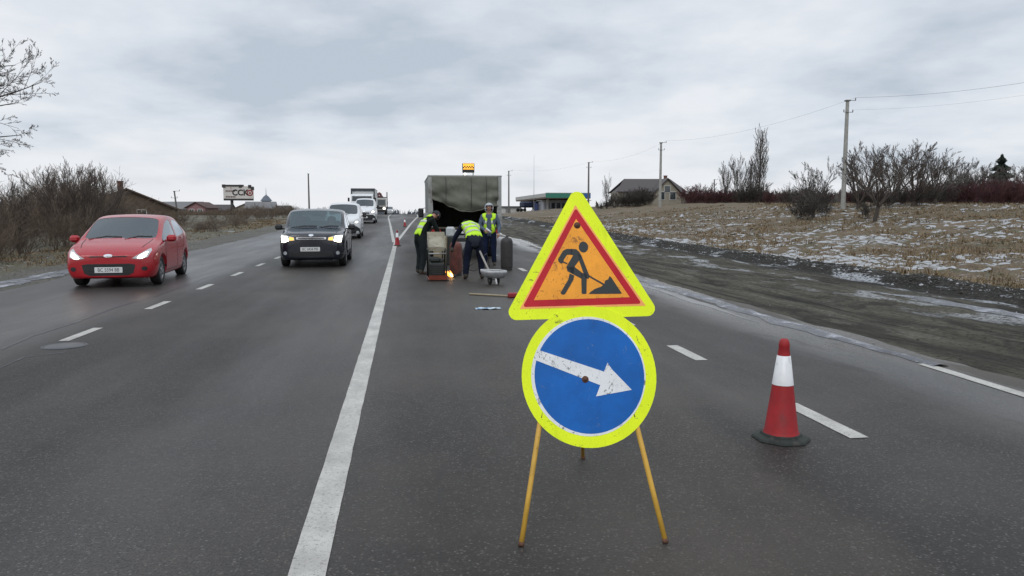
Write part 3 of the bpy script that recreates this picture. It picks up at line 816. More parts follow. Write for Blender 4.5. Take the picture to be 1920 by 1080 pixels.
# ------------------------------------------------------------------ traffic cones
M_CONE = mat('red_cone_plastic', (0.30, 0.010, 0.014), 0.6, var=0.22, scale=9, dirt=((0.13, 0.03, 0.03), 6, 0.60, 0.5))
M_CONEW = mat('cone_reflective', (0.72, 0.73, 0.75), 0.35, var=0.08, dirt=((0.30, 0.30, 0.30), 9, 0.58, 0.5))
M_CONEB = mat('cone_base_rubber', (0.020, 0.026, 0.023), 0.8, var=0.4, dirt=((.06, .058, .05), 12, .55, .6))
def build_cone(p, h, label, pale=False):
    root = empty('traffic_cone', p, 0, label, 'traffic cone', 'red and white traffic cones along the closed lane')
    s = h / 0.72
    b = MB(); n = 8; r0 = 0.202 * s
    # octagonal rubber foot with a raised collar
    prof = [(r0 * 0.98, 0.0), (r0, 0.006 * s), (r0 * 0.96, 0.020 * s), (r0 * 0.72, 0.030 * s), (0.14 * s, 0.045 * s), (0.11 * s, 0.05 * s)]
    b.lathe(prof, 8, sm=False)
    o = b.build('base', M_CONEB, root); o.rotation_euler = (0, 0, pi / 8)
    def R(z): return (0.118 + (0.030 - 0.118) * (z - 0.045) / (0.70 - 0.045)) * s
    b = MB(); b.lathe([(R(0.045) * 1.06, 0.045 * s), (R(0.07), 0.07 * s), (R(0.40), 0.40 * s)], 28); b.build('lower_cone', M_CONE, root)
    b = MB(); b.lathe([(R(0.40) + 0.004 * s, 0.395 * s), (R(0.40) + 0.003 * s, 0.40 * s), (R(0.60) + 0.003 * s, 0.60 * s), (R(0.60) - .001, 0.602 * s)], 28); b.build('white_sleeve', M_CONEW, root)
    b = MB(); b.lathe([(R(0.60), 0.60 * s), (R(0.66), 0.66 * s), (R(0.665) + 0.004 * s, 0.667 * s), (R(0.69) + 0.002 * s, 0.70 * s), (0.024 * s, 0.718 * s), (0.012 * s, 0.72 * s), (0.010 * s, 0.70 * s), (0, 0.70 * s)], 24); b.build('tip', M_CONE, root)
    return root
build_cone(G(1464, 822), 0.70, 'nearest red and white cone on a black foot, right of the sign')
build_cone(G(745, 461), 0.66, 'red cone standing where the white lines fork, left of the truck')
p_ = G(759, 425); build_cone(p_, 0.62, 'faded far red cone between the forked white lines')

# ------------------------------------------------------------------ utility poles and wires
M_CONC = mat('pole_concrete', (0.30, 0.30, 0.28), 0.8, var=0.18, scale=3, dirt=((0.16, 0.16, 0.15), 5, 0.55, 0.6))
M_WOODP = mat('pole_dark', (0.13, 0.125, 0.12), 0.85, var=0.2)
M_WIRE = mat('wire', (0.10, 0.10, 0.11), 0.6)
POLES = {}
def pole(px, y, top_py, label, m=M_CONC, r=0.14, arm=True, lean=0.0, light=False, group='utility poles beside the road'):
    x = X(px, y); z0 = T(x, y); zt = P(px, top_py, y).z; h = zt - z0
    root = empty('utility_pole', (x, y, z0), 0, label, 'utility pole', group)
    b = MB(); b.tube([(0, 0, -0.3), (lean * h * .5, 0, h * 0.5), (lean * h, 0, h)], [r * 1.15, r, r * 0.8], 8, sm=False); b.build('shaft', m, root)
    tx = lean * h
    b = MB(); b.box((tx, 0, h + 0.02), (r * 2.1, r * 2.1, 0.10)); b.build('cap', M_WOODP, root)
    if arm:
        b = MB(); b.box((tx + 0.35, 0, h + 0.05), (0.7, 0.04, 0.04)); b.build('crossarm', M_WOODP, root)
        b = MB(); b.box((tx, -r, h - 0.9), (0.8, 0.04, 0.04))
        a = b.build('crossarm', M_WOODP, root)
        for dx in (-0.38, 0.38):
            b = MB(); b.lathe([(0.03, 0), (0.05, 0.05), (0.03, 0.1), (0.045, 0.15), (0.0, 0.2)], 8, (tx + dx, -r, h - 0.87)); b.build('insulator', M_WOODP, a)
        b = MB(); b.lathe([(0.03, 0), (0.05, 0.05), (0.03, 0.1), (0.045, 0.15), (0.0, 0.2)], 8, (tx + 0.68, 0, h + 0.07)); b.build('insulator', M_WOODP, a)
    POLES[px] = Vector((x + tx, y, zt))
    return root
pole(1580, 56, 189, 'tallest grey concrete utility pole, on the meadow by the bare orchard tree', r=0.165)
pole(1237, 93, 268, 'concrete utility pole rising in front of the house', r=0.17)
pole(1103, 130, 305, 'slim utility pole behind the tip of the warning triangle', M_WOODP, r=0.16)
pole(954, 152, 321, 'slim utility pole just right of the canvas truck', M_WOODP, r=0.15)
pole(580, 165, 326, 'lone thin pole standing behind the dark crossover', M_WOODP, r=0.17, arm=False)
pole(333, 110, 359, 'small leaning wooden pole between the brown roof and the billboard', M_WOODP, r=0.12, lean=-0.09)
pole(1338, 150, 337, 'short distant pole among the red bushes left of the poplar', M_WOODP, r=0.13)
b = MB(); x = X(1001, 190); z = T(x, 190); b.tube([(0, 0, 0), (0, 0, P(1001, 290, 190).z - z)], [0.08, 0.03], 6)
o = b.build('mast', mat('mast_grey', (0.40, 0.42, 0.45), 0.6), label='hair thin pale mast above the petrol station', cat='mast'); o.location = (x, 190, z)

def wire(a, b_, sag, r, label):
    n = 24; pts = [a.lerp(b_, i / n) - Vector((0, 0, sag * 4 * (i / n) * (1 - i / n))) for i in range(n + 1)]
    m = MB(); m.tube(pts, r, 4); return m.build('overhead_wire', M_WIRE, label=label, cat='wire', group='overhead wires on the right')
p1, p2, p3, p4 = POLES[1580], POLES[1237], POLES[1103], POLES[954]
wire(p1 + Vector((0.72, 0, 0.28)), P(2030, 136, 44), 0.35, 0.008, 'upper wire running right from the tallest pole out of the picture')
wire(p1 + Vector((0.47, -.14, -0.7)), P(2030, 160, 44), 0.35, 0.004, 'lower wire running right from the tallest pole out of the picture')
wire(p2 + Vector((0.7, 0, 0.28)), p1 + Vector((0.72, 0, 0.28)), 0.8, 0.006, 'wire between the tallest pole and the pole by the house')
wire(p3 + Vector((0.7, 0, 0.28)), p2 + Vector((0.72, 0, 0.28)), 0.8, 0.006, 'wire between the pole by the house and the one behind the triangle')
wire(p4 + Vector((0.7, 0, 0.28)), p3 + Vector((0.72, 0, 0.28)), 0.8, 0.006, 'wire between the two slim far poles')
# ------------------------------------------------------------------ vehicles
def S(y, zb, wb, wl, zbelt, wbelt, zwin, wwin, zre, wre, zt):
    return (y, [(0, zb), (wb, zb), (wl, zb + 0.15), (wl + 0.005, (zb + zbelt) * 0.5 + 0.06), (wbelt, zbelt), (wwin, zwin), (wre, zre), (wre * 0.55, zt - 0.012), (0, zt)])
def shell(st, glass, wheels, wr, tread_x, levels=2, low=None):
    """cage -> smooth closed body, arches cut out; returns meshes: body plus one per pane"""
    vs = []; fs = []; ms = []; J = 9; n = len(st)
    idx = {}
    for i, (y, pts) in enumerate(st):
        for j, (x, z) in enumerate(pts):
            for sg in (1, -1):
                if x == 0 and sg == -1: idx[(i, j, -1)] = idx[(i, j, 1)]; continue
                idx[(i, j, sg)] = len(vs); vs.append((x * sg, y, z))
    for i in range(n - 1):
        for j in range(J - 1):
            for sg in (1, -1):
                q = [idx[(i, j, sg)], idx[(i, j + 1, sg)], idx[(i + 1, j + 1, sg)], idx[(i + 1, j, sg)]]
                fs.append(tuple(q if sg == -1 else q[::-1])); 
                k = glass.get((i, j), 0)
                if k == 0 and j in (0,): k = 3
                if low and low(i, j): k = 3
                ms.append(k)
    for i, flip in ((0, False), (n - 1, True)):
        for j in range(J - 1):
            q = [idx[(i, j, 1)], idx[(i, j + 1, 1)], idx[(i, j + 1, -1)], idx[(i, j, -1)]]
            q = [a for k, a in enumerate(q) if a not in q[:k]]
            fs.append(tuple(q if not flip else q[::-1])); ms.append(3 if low and low(i, j) else 0)
    me = bpy.data.meshes.new('cage'); me.from_pydata(vs, [], fs)
    for nm in ('a', 'b', 'c', 'd'): me.materials.append(bpy.data.materials.get('slot_' + nm) or bpy.data.materials.new('slot_' + nm))
    me.polygons.foreach_set('material_index', ms); me.update(); fix_normals(me)
    # creases round the panes
    ed = {}
    for p in me.polygons:
        for k in p.edge_keys: ed.setdefault(k, []).append(p.material_index)
    rj = {}
    for (i_, j_, s_), k_ in idx.items(): rj[k_] = (i_, j_)
    cr = me.attributes.new('crease_edge', 'FLOAT', 'EDGE')
    for e in me.edges:
        m_ = ed.get(tuple(sorted(e.vertices)), [0, 0])
        g = [x in (1, 2) for x in m_]
        if any(g) and not all(g): cr.data[e.index].value = 0.75
        else:
            a_, b_ = [rj.get(v_) for v_ in e.vertices]
            if a_ and b_ and a_[1] == b_[1] and a_[0] != b_[0]: cr.data[e.index].value = {1: .5, 3: .12, 4: .38, 6: .3}.get(a_[1], 0.0)
    ob = bpy.data.objects.new('tmp_body', me); C.objects.link(ob)
    md = ob.modifiers.new('s', 'SUBSURF'); md.levels = levels; md.render_levels = levels
    cuts = []
    cb = MB()
    for wy, wz in wheels:
        for sg in (1, -1):
            c = Vector((sg * (tread_x + 0.02), wy, wz)); R_ = wr + 0.055; v_ = []; nn = 28
            for s_ in (-0.16, 0.4):
                for k in range(nn): v_.append(c + Vector((sg * s_, R_ * cos(2 * pi * k / nn), R_ * sin(2 * pi * k / nn))))
            f_ = [(k, (k + 1) % nn, nn + (k + 1) % nn, nn + k) for k in range(nn)] + [tuple(range(nn))[::-1], tuple(range(nn, 2 * nn))]
            cb.add(v_, f_, 3)
    cm = cb.mesh('cut', [bpy.data.materials['slot_' + a] for a in 'abcd']); fix_normals(cm)
    co = bpy.data.objects.new('tmp_cut', cm); C.objects.link(co)
    bo = ob.modifiers.new('b', 'BOOLEAN'); bo.object = co; bo.operation = 'DIFFERENCE'; bo.solver = 'EXACT'
    dg = bpy.context.evaluated_depsgraph_get(); dg.update()
    ev = bpy.data.meshes.new_from_object(ob.evaluated_get(dg))
    bpy.data.objects.remove(ob); bpy.data.objects.remove(co)
    return ev
def split_panes(ev, nm):
    """take the pane faces out as separate meshes"""
    bm = bmesh.new(); bm.from_mesh(ev); bm.faces.ensure_lookup_table()
    seen = set(); groups = []
    for f in bm.faces:
        if f.material_index not in (1, 2) or f.index in seen: continue
        st_ = [f]; seen.add(f.index); g = []
        while st_:
            a = st_.pop(); g.append(a)
            for e in a.edges:
                for b in e.link_faces:
                    if b.index not in seen and b.material_index == f.material_index: seen.add(b.index); st_.append(b)
        groups.append(g)
    out = []
    for g in groups:
        vi = {}; vs = []; fs = []; nn = Vector()
        for f in g:
            nn += f.normal * f.calc_area(); q = []
            for v in f.verts:
                if v.index not in vi: vi[v.index] = len(vs); vs.append((v.co - v.normal * 0.004)[:])
                q.append(vi[v.index])
            fs.append(q)
        out.append((nn.normalized(), vs, fs))
    dele = [f for g in groups for f in g]
    # a dark liner closes the opening a little deeper
    bmesh.ops.delete(bm, geom=dele, context='FACES')
    body = bpy.data.meshes.new(nm); bm.to_mesh(body); bm.free()
    return body, out
class Veh:
    def __init__(s, name, st, glass, wheels, wr, track, paint, label, cat, group=None, low=None, tyre_w=0.2, lowmat=M_DARKPL, glassmat=M_GLASS):
        s.root = empty(name, (0, 0, 0), 0, label, cat, group)
        ev = shell(st, glass, wheels, wr, track, 2, low)
        s.bvh = BVHTree.FromPolygons([v.co[:] for v in ev.vertices], [tuple(p.vertices) for p in ev.polygons])
        body, panes = split_panes(ev, 'body')
        body.materials.clear()
        for m in (paint, glassmat, glassmat, lowmat): body.materials.append(m)
        body.polygons.foreach_set('use_smooth', [True] * len(body.polygons))
        s.body = link('body', body, s.root); s.paint = paint; s.W = track
        for nn, vs, fs in panes:
            nm = 'windscreen' if nn.y < -0.45 else ('rear_window' if nn.y > 0.5 else 'side_window')
            me = bpy.data.meshes.new(nm); me.from_pydata(vs, [], fs); me.materials.append(glassmat)
            me.polygons.foreach_set('use_smooth', [True] * len(fs)); link(nm, me, s.root)
        for wy, wz in wheels:
            for sg in (1, -1): s.wheel(sg * (track - tyre_w / 2 + 0.02), wy, wz, wr, tyre_w, sg)
    def wheel(s, x, y, z, r, w, sg):
        b = MB(); ri = r * 0.66
        b.lathe([(ri, -w / 2 + .01), (r * 0.9, -w / 2), (r * 0.98, -w / 2 + 0.02), (r, -w / 4), (r, w / 4), (r * 0.98, w / 2 - 0.02), (r * 0.9, w / 2), (ri, w / 2 - 0.01), (ri, -w / 2 + .01)], 28, axis='X')
        o = b.build('wheel', M_BLACK, s.root); o.location = (x, y, z)
        b = MB(); f = sg * (w / 2 - 0.02)
        b.lathe([(ri, -sg * w * 0.3), (ri, f), (ri * 0.9, f + sg * 0.008), (ri * 0.86, f - sg * 0.02), (ri * 0.84, f - sg * 0.05), (0.0, f - sg * 0.05)], 24, axis='X', mi=1)
        b.lathe([(ri * 1.0, f), (ri * 0.93, f + sg * 0.012), (ri * 0.86, f), (ri * 0.86, f - sg * 0.02)], 24, axis='X')
        for k in range(6):
            a = 2 * pi * k / 6; rot = Matrix.Rotation(a, 3, 'X')
            b.box(rot @ Vector((f - sg * 0.004, 0, ri * 0.5)), (0.02, r * 0.15, ri * 0.9), rot=rot)
        b.lathe([(ri * 0.22, f - sg * 0.01), (ri * 0.18, f + sg * 0.012), (0, f + sg * 0.012)], 12, axis='X')
        b.build('rim', [M_RIM, M_DARKPL], o)
    def patch(s, poly, name, m, axis='F', off=0.006, parent=None, thick=0.02, cuts=3, smooth=True, sx=None):
        """panel following the body; poly in (x,z) seen from the front ('F') or (y,z) seen from the side ('L'/'R' = sign of x)"""
        bm = bmesh.new(); vv = [bm.verts.new((a, b, 0)) for a, b in poly]
        f = bm.faces.new(vv)
        bmesh.ops.triangulate(bm, faces=[f])
        for _ in range(cuts):
            lg = [e for e in bm.edges if e.calc_length() > 0.05]
            if not lg: break
            bmesh.ops.subdivide_edges(bm, edges=lg, cuts=1)
            bmesh.ops.triangulate(bm, faces=bm.faces[:])
        d = {'F': Vector((0, 1, 0)), 'L': Vector((1, 0, 0)), 'R': Vector((-1, 0, 0)), 'T': Vector((0, 0, -1))}[axis]
        for v in bm.verts:
            a, b = v.co.x, v.co.y
            o = Vector((a, -3, b)) if axis == 'F' else (Vector((-4, a, b)) if axis == 'L' else (Vector((4, a, b)) if axis == 'R' else Vector((a, b, 5))))
            hit, nn, _i, _d = s.bvh.ray_cast(o, d)
            if hit is None:
                hit, nn, _i, _d = s.bvh.find_nearest(o + d * (3 if axis == 'F' else 3.2)); 
            v.co = hit - d * off if abs(nn.dot(d)) > 0.3 else hit + nn * (off if nn.dot(d) < 0 else -off) - d * off * .5
        bmesh.ops.recalc_face_normals(bm, faces=bm.faces)
        # give it depth into the body
        bnd = [e for e in bm.edges if len(e.link_faces) == 1]
        r = bmesh.ops.extrude_edge_only(bm, edges=bnd)
        for g in r['geom']:
            if isinstance(g, bmesh.types.BMVert): g.co += d * thick
        me = bpy.data.meshes.new(name); bm.to_mesh(me); bm.free(); me.materials.append(m)
        o = link(name, me, parent or s.root)
        return o
    def strip(s, line, w, name, m, axis='R', off=0.003, parent=None):
        out = []; pts = [Vector(p) for p in line]
        L_ = []; R_ = []
        for i, p in enumerate(pts):
            d = (pts[min(i + 1, len(pts) - 1)] - pts[max(i - 1, 0)]).normalized(); q = Vector((-d.y, d.x)) * w / 2
            L_.append(p + q); R_.append(p - q)
        return s.patch([tuple(p) for p in L_] + [tuple(p) for p in R_[::-1]], name, m, axis, off, parent, 0.006, 4)
    def mirrors(s, x, y, z, m, d=(0.20, 0.10, 0.15)):
        for sg in (1, -1):
            b = MB(); b.box((sg * x, y, z), d, bev=0.045)
            b.box((sg * (x - d[0] * 0.6), y + 0.03, z - 0.05), (0.12, 0.05, 0.04), bev=0.01)
            o = b.build('wing_mirror', m, s.root)
            b = MB(); b.box((sg * x, y + d[1] / 2 + 0.002, z), (d[0] * 0.8, 0.006, d[2] * 0.8)); b.build('mirror_glass', M_CHROME, o)
    def plate(s, z, txt, w=0.52, y=None, sx=0.0):
        hit = s.bvh.ray_cast(Vector((sx, -3, z)), Vector((0, 1, 0)))[0]; y = hit.y if y is None else y
        b = MB(); b.box((sx, y - 0.012, z), (w, 0.012, 0.115), bev=0.004); o = b.build('number_plate', M_PLATE, s.root)
        text_mesh('plate_lettering', txt, 0.105, M_INK, o, (sx, y - 0.019, z), (radians(90), 0, 0), 0.78)
    def lamp_glow(s): pass
def rel(k): return lambda i, j: j in k

def hood_lines(v, ytop, yfront, x0, x1):
    for sg in (1, -1):
        v.strip([(sg * x1, yfront), (sg * (x0 * .5 + x1 * .5 + .02), (ytop + yfront) / 2), (sg * x0, ytop)], .014, 'hood_seam', M_BLACK, 'T', off=0.002)
def interior(v, dash_y, dash_z, seat_y, w, driver=None):
    b = MB(); b.box((0, dash_y, dash_z - .16), (w * 2 - .3, .30, .22), bev=.06); b.build('dashboard', M_BLACK, v.root)
    b = MB(); b.box((0, seat_y + .3, .45), (w * 2 - .3, 2.2, .08)); b.build('cabin_floor', M_BLACK, v.root)
    for sg in (-1, 1):
        b = MB(); b.box((sg * .38, seat_y, .62), (.50, .50, .16), bev=.06); b.box((sg * .38, seat_y + .26, .92), (.48, .16, .62), bev=.07); b.box((sg * .38, seat_y + .30, 1.30), (.26, .10, .17), bev=.045); b.build('seat', mat('seat_fabric', (.03, .03, .032), .9), v.root)
    b = MB(); b.box((0, seat_y + 1.1, .92), (1.25, .18, .66), bev=.07); b.build('rear_seat', mat('seat_fabric', (0, 0, 0)), v.root)
    b = MB(); n = 20; b.tube([(.38 + .18 * cos(2 * pi * k / n), seat_y - .42 + .06 * sin(2 * pi * k / n), .98 + .17 * sin(2 * pi * k / n)) for k in range(n + 1)], .014, 6, caps=False); b.build('steering_wheel', M_BLACK, v.root)
def glass_mat(name, tint, base):
    t = NT(name); t.t.nodes.remove(t.b)
    tr = t.n('ShaderNodeBsdfTransparent'); tr.inputs[0].default_value = (*tint, 1)
    gl_ = t.n('ShaderNodeBsdfGlossy'); gl_.inputs['Roughness'].default_value = .03; gl_.inputs[0].default_value = (.9, .95, 1, 1)
    sky_paint = t.n('ShaderNodeBsdfDiffuse'); sky_paint.inputs[0].default_value = (*base, 1)  # diffuse grey teal painted into the glass as the sky's reflection
    m1 = t.n('ShaderNodeMixShader'); m1.inputs[0].default_value = .34; t.l(tr.outputs[0], m1.inputs[1]); t.l(sky_paint.outputs[0], m1.inputs[2])
    fr = t.n('ShaderNodeFresnel'); fr.inputs[0].default_value = 1.55
    m2 = t.n('ShaderNodeMixShader'); t.l(t.math('MULTIPLY', fr.outputs[0], 1.6, True), m2.inputs[0]); t.l(m1.outputs[0], m2.inputs[1]); t.l(gl_.outputs[0], m2.inputs[2])
    t.l(m2.outputs[0], t.o.inputs[0]); return t.m
M_CLEAR = glass_mat('clear_glass_painted_sky', (.62, .68, .68), (.10, .12, .12))
# ---- red hatchback
PAINT_R = mat('red_car_paint', (0.36, 0.006, 0.014), 0.30, var=0.05, coat=0.45, scale=2, dirt=((0.22, 0.05, 0.045), 3, 0.58, 0.3))
st = [S(0.00, .22, .52, .62, .56, .64, .62, .58, .65, .46, .66),
      S(0.09, .18, .72, .81, .64, .78, .70, .68, .725, .54, .74),
      S(0.38, .17, .78, .86, .78, .84, .82, .76, .85, .62, .87),
      S(0.74, .17, .79, .868, .86, .85, .90, .78, .925, .68, .945),
      S(0.96, .17, .80, .87, .89, .855, .93, .82, .965, .735, .985),
      S(1.70, .17, .80, .87, .94, .855, 1.30, .72, 1.40, .645, 1.445),
      S(2.05, .17, .80, .87, .955, .855, 1.38, .71, 1.455, .64, 1.49),
      S(2.28, .17, .80, .87, .965, .855, 1.395, .705, 1.465, .635, 1.50),
      S(2.38, .17, .80, .87, .97, .855, 1.395, .705, 1.465, .635, 1.50),
      S(2.95, .17, .80, .87, 1.01, .85, 1.36, .695, 1.45, .62, 1.49),
      S(3.30, .18, .78, .866, 1.06, .84, 1.31, .685, 1.425, .60, 1.465),
      S(3.60, .20, .76, .86, 1.07, .82, 1.24, .69, 1.385, .57, 1.43),
      S(3.85, .26, .72, .84, 1.02, .79, 1.05, .70, 1.09, .56, 1.11),
      S(3.95, .34, .62, .76, .80, .72, .88, .62, .91, .48, .92)]
gl = {(4, 6): 1, (4, 7): 1, (11, 6): 1, (11, 7): 1}
for i in (4, 5, 6, 8, 9): gl[(i, 4)] = 1
gl[(4, 4)] = 2; 
gl[(4, 4)] = 1
red = Veh('red_hatchback', st, gl, [(0.80, .30), (3.28, .30)], .305, .82, PAINT_R, 'red five door hatchback with lit headlamps in the outer left lane', 'car', None, rel((0,)), glassmat=M_CLEAR)
interior(red, 1.28, 1.03, 2.0, .72)
hood_lines(red, .92, .30, .66, .58)
def headlamp(v, poly, bulb, bulb_m=M_LAMP, lens=M_LENS, extra=None):
    for sg in (1, -1):
        o = v.patch([(sg * a, b) for a, b in poly], 'headlamp', lens, 'F', 0.006)
        v.patch([(sg * a, b) for a, b in bulb], 'lit_bulb', bulb_m, 'F', 0.012, o)
        if extra: v.patch([(sg * a, b) for a, b in extra[0]], 'indicator', extra[1], 'F', 0.012, o)
headlamp(red, [(.44, .60), (.60, .575), (.73, .62), (.775, .75), (.74, .80), (.60, .70)], [(.54, .60), (.64, .60), (.70, .645), (.72, .73), (.66, .71), (.58, .65)])
def ell(cx, cz, rx, rz, n=14, p=2.0):
    out = []
    for k in range(n):
        t = 2 * pi * k / n; c_, s_ = cos(t), sin(t)
        out.append((cx + rx * abs(c_) ** (2 / p) * (1 if c_ >= 0 else -1), cz + rz * abs(s_) ** (2 / p) * (1 if s_ >= 0 else -1)))
    return out
o = red.patch([(-.50, .47), (-.40, .49), (.40, .49), (.50, .47), (.46, .30), (.36, .25), (-.36, .25), (-.46, .30)], 'lower_grille', M_DARKPL, off=0.004)
for z in (.29, .345, .455): red.patch([(-.38, z), (.38, z), (.38, z + .012), (-.38, z + .012)], 'grille_bar', M_BLACK, off=0.010, parent=o)
red.patch([(-.36, .625), (.36, .625), (.33, .652), (.10, .645), (-.10, .645), (-.33, .652)], 'upper_grille', M_DARKPL, off=0.004)
red.patch(ell(0, .655, .085, .035), 'badge', M_CHROME, off=0.012)
red.plate(.365, 'BC 5594 BB')
for sg in (1, -1):
    red.patch(ell(sg * .665, .385, .055, .045), 'fog_lamp', M_DARKPL, off=0.006)
red.mirrors(.97, 1.22, .97, PAINT_R)
for sg, ax in ((1, 'R'), (-1, 'L')):
    red.strip([(1.16, .30), (1.12, .55), (1.17, .90)], .012, 'door_seam', M_DARKPL, ax)
    red.strip([(2.33, .30), (2.33, .95)], .012, 'door_seam', M_DARKPL, ax)
    red.strip([(2.95, .62), (3.12, .85), (3.15, .98)], .012, 'door_seam', M_DARKPL, ax)
    red.strip([(1.20, .27), (2.85, .27)], .012, 'sill_seam', M_DARKPL, ax)
    red.patch([(2.08, .875), (2.24, .88), (2.24, .905), (2.08, .90)], 'door_handle', PAINT_R, ax, off=0.022)
    red.patch([(2.80, .93), (2.95, .935), (2.95, .96), (2.80, .955)], 'door_handle', PAINT_R, ax, off=0.022)
for pts in ([(-.62, .97), (-.30, 1.03), (.02, 1.015)], [(.10, .97), (.35, 1.03), (.62, 1.02)]):
    red.strip(pts, .016, 'wiper', M_DARKPL, 'F', off=0.012)
p = G(135, 540); red.root.location = (X(198, 16.2), 16.2, road_z(18))
red.root.rotation_euler = (0, 0, radians(5))

# ---- dark crossover
PAINT_B = mat('dark_blue_car_paint', (0.007, 0.009, 0.018), 0.25, var=0.05, coat=0.6, scale=2)
st = [S(0.00, .26, .56, .66, .62, .68, .80, .62, .86, .50, .87),
      S(0.09, .20, .76, .84, .72, .82, .90, .74, .945, .62, .96),
      S(0.45, .19, .82, .89, .86, .88, .965, .80, 1.00, .68, 1.02),
      S(0.90, .19, .84, .90, .96, .885, 1.01, .82, 1.04, .70, 1.06),
      S(1.12, .19, .84, .90, .985, .885, 1.03, .84, 1.075, .74, 1.095),
      S(1.58, .19, .84, .90, 1.01, .885, 1.44, .80, 1.54, .73, 1.575),
      S(1.86, .19, .84, .90, 1.02, .885, 1.49, .79, 1.58, .73, 1.62),
      S(2.20, .19, .84, .90, 1.03, .885, 1.50, .785, 1.585, .72, 1.63),
      S(2.30, .19, .84, .90, 1.03, .885, 1.50, .785, 1.585, .72, 1.63),
      S(3.00, .19, .84, .90, 1.06, .885, 1.48, .78, 1.57, .72, 1.62),
      S(3.20, .19, .84, .90, 1.07, .885, 1.47, .78, 1.56, .72, 1.61),
      S(3.80, .22, .82, .89, 1.10, .87, 1.38, .73, 1.50, .66, 1.56),
      S(3.98, .28, .78, .86, 1.00, .84, 1.08, .76, 1.14, .62, 1.16),
      S(4.10, .36, .70, .78, .80, .78, .92, .70, .95, .56, .96)]
gl = {(4, 6): 1, (4, 7): 1, (11, 6): 1, (11, 7): 1}
for i in (4, 5, 6, 8, 10): gl[(i, 4)] = 1
M_GLASSB = glass_mat('tinted_glass_painted_sky', (.45, .56, .58), (.12, .17, .18))
blu = Veh('dark_crossover', st, gl, [(0.83, .33), (3.40, .33)], .335, .87, PAINT_B, 'boxy dark navy crossover with bright headlamps in the left lane', 'car', None, rel((0,)), glassmat=M_GLASSB)
interior(blu, 1.3, 1.12, 2.05, .74)
hood_lines(blu, 1.02, .20, .70, .66)
headlamp(blu, [(.44, .745), (.60, .73), (.78, .68), (.83, .78), (.83, .90), (.62, .875), (.45, .83)], [(.60, .735), (.70, .70), (.795, .70), (.81, .86), (.64, .86)], M_LAMP, M_LENS, ([(.46, .755), (.58, .745), (.58, .84), (.47, .82)], M_AMBER))
o = blu.patch([(-.40, .775), (.40, .775), (.40, .835), (-.40, .835)], 'grille', M_CHROME, off=0.006)
blu.patch([(-.345, .79), (.345, .79), (.345, .82), (-.345, .82)], 'grille_slot', M_DARKPL, off=0.012, parent=o)
blu.patch(ell(0, .89, .065, .032), 'badge', M_CHROME, off=0.012)
o = blu.patch([(-.60, .30), (.60, .30), (.56, .44), (-.56, .44)], 'lower_grille', M_DARKPL, off=0.004)
for z in (.33, .365, .40): blu.patch([(-.54, z), (.54, z), (.54, z + .010), (-.54, z + .010)], 'grille_bar', M_BLACK, off=0.010, parent=o)
blu.plate(.505, 'BC 0434 MB', sx=-0.03)
for sg in (1, -1):
    blu.patch(ell(sg * .70, .40, .05, .05), 'fog_lamp', mat('fog_glass', (0.35, 0.38, 0.40), 0.2), off=0.008)
blu.mirrors(1.03, 1.30, 1.09, M_DARKPL, (0.21, 0.11, 0.16))
for sg, ax in ((1, 'R'), (-1, 'L')):
    blu.strip([(1.22, .34), (1.18, .60), (1.20, .96)], .012, 'door_seam', M_BLACK, ax)
    blu.strip([(2.25, .34), (2.25, 1.0)], .012, 'door_seam', M_BLACK, ax)
    blu.strip([(3.05, .70), (3.12, 1.03)], .012, 'door_seam', M_BLACK, ax)
    blu.patch([(2.02, .90), (2.20, .90), (2.20, .93), (2.02, .93)], 'door_handle', PAINT_B, ax, off=0.024)
    blu.patch([(1.3, .30), (2.9, .30), (2.9, .42), (1.3, .42)], 'sill_trim', M_DARKPL, ax, off=0.012)
for pts in ([(-.66, 1.08), (-.30, 1.13), (.05, 1.125)], [(.12, 1.08), (.40, 1.13), (.66, 1.12)]):
    blu.strip(pts, .018, 'wiper', M_BLACK, 'F', off=0.012)
b = MB(); b.box((0, 1.66, 1.43), (0.24, 0.02, 0.07), bev=0.01); b.build('rear_view_mirror', M_BLACK, blu.root)
blu.root.location = (X(582, 21.0), 21.0, road_z(22)); blu.root.rotation_euler = (0, 0, radians(1.0))

# ---- small white van
PAINT_W = mat('white_van_paint', (0.66, 0.68, 0.70), 0.35, var=0.05, coat=0.6, scale=2, dirt=((0.38, 0.38, 0.37), 2.5, 0.58, 0.4))
st = [S(0.00, .26, .56, .66, .62, .68, .80, .60, .84, .46, .86),
      S(0.10, .20, .76, .86, .76, .82, .92, .72, .97, .58, .99),
      S(0.42, .19, .82, .90, .92, .88, 1.04, .78, 1.09, .64, 1.11),
      S(0.72, .19, .84, .91, 1.02, .89, 1.12, .82, 1.17, .70, 1.19),
      S(0.92, .19, .84, .91, 1.05, .89, 1.15, .84, 1.22, .74, 1.25),
      S(1.50, .19, .84, .91, 1.08, .89, 1.58, .78, 1.70, .70, 1.75),
      S(1.80, .19, .84, .91, 1.08, .89, 1.62, .775, 1.77, .70, 1.82),
      S(2.05, .19, .84, .91, 1.08, .89, 1.62, .775, 1.79, .70, 1.84),
      S(2.15, .19, .84, .91, 1.08, .89, 1.62, .775, 1.79, .70, 1.84),
      S(3.00, .19, .84, .91, 1.08, .89, 1.62, .79, 1.78, .72, 1.83),
      S(3.60, .19, .84, .91, 1.08, .89, 1.62, .79, 1.77, .72, 1.82),
      S(4.25, .22, .84, .90, 1.08, .88, 1.58, .78, 1.72, .70, 1.77),
      S(4.38, .30, .80, .86, 1.05, .84, 1.50, .74, 1.60, .62, 1.62)]
gl = {(4, 6): 1, (4, 7): 1}
for i in (4, 5, 6): gl[(i, 4)] = 1
def vlow(i, j): return j == 0 or (i <= 1 and j in (1, 2)) or False
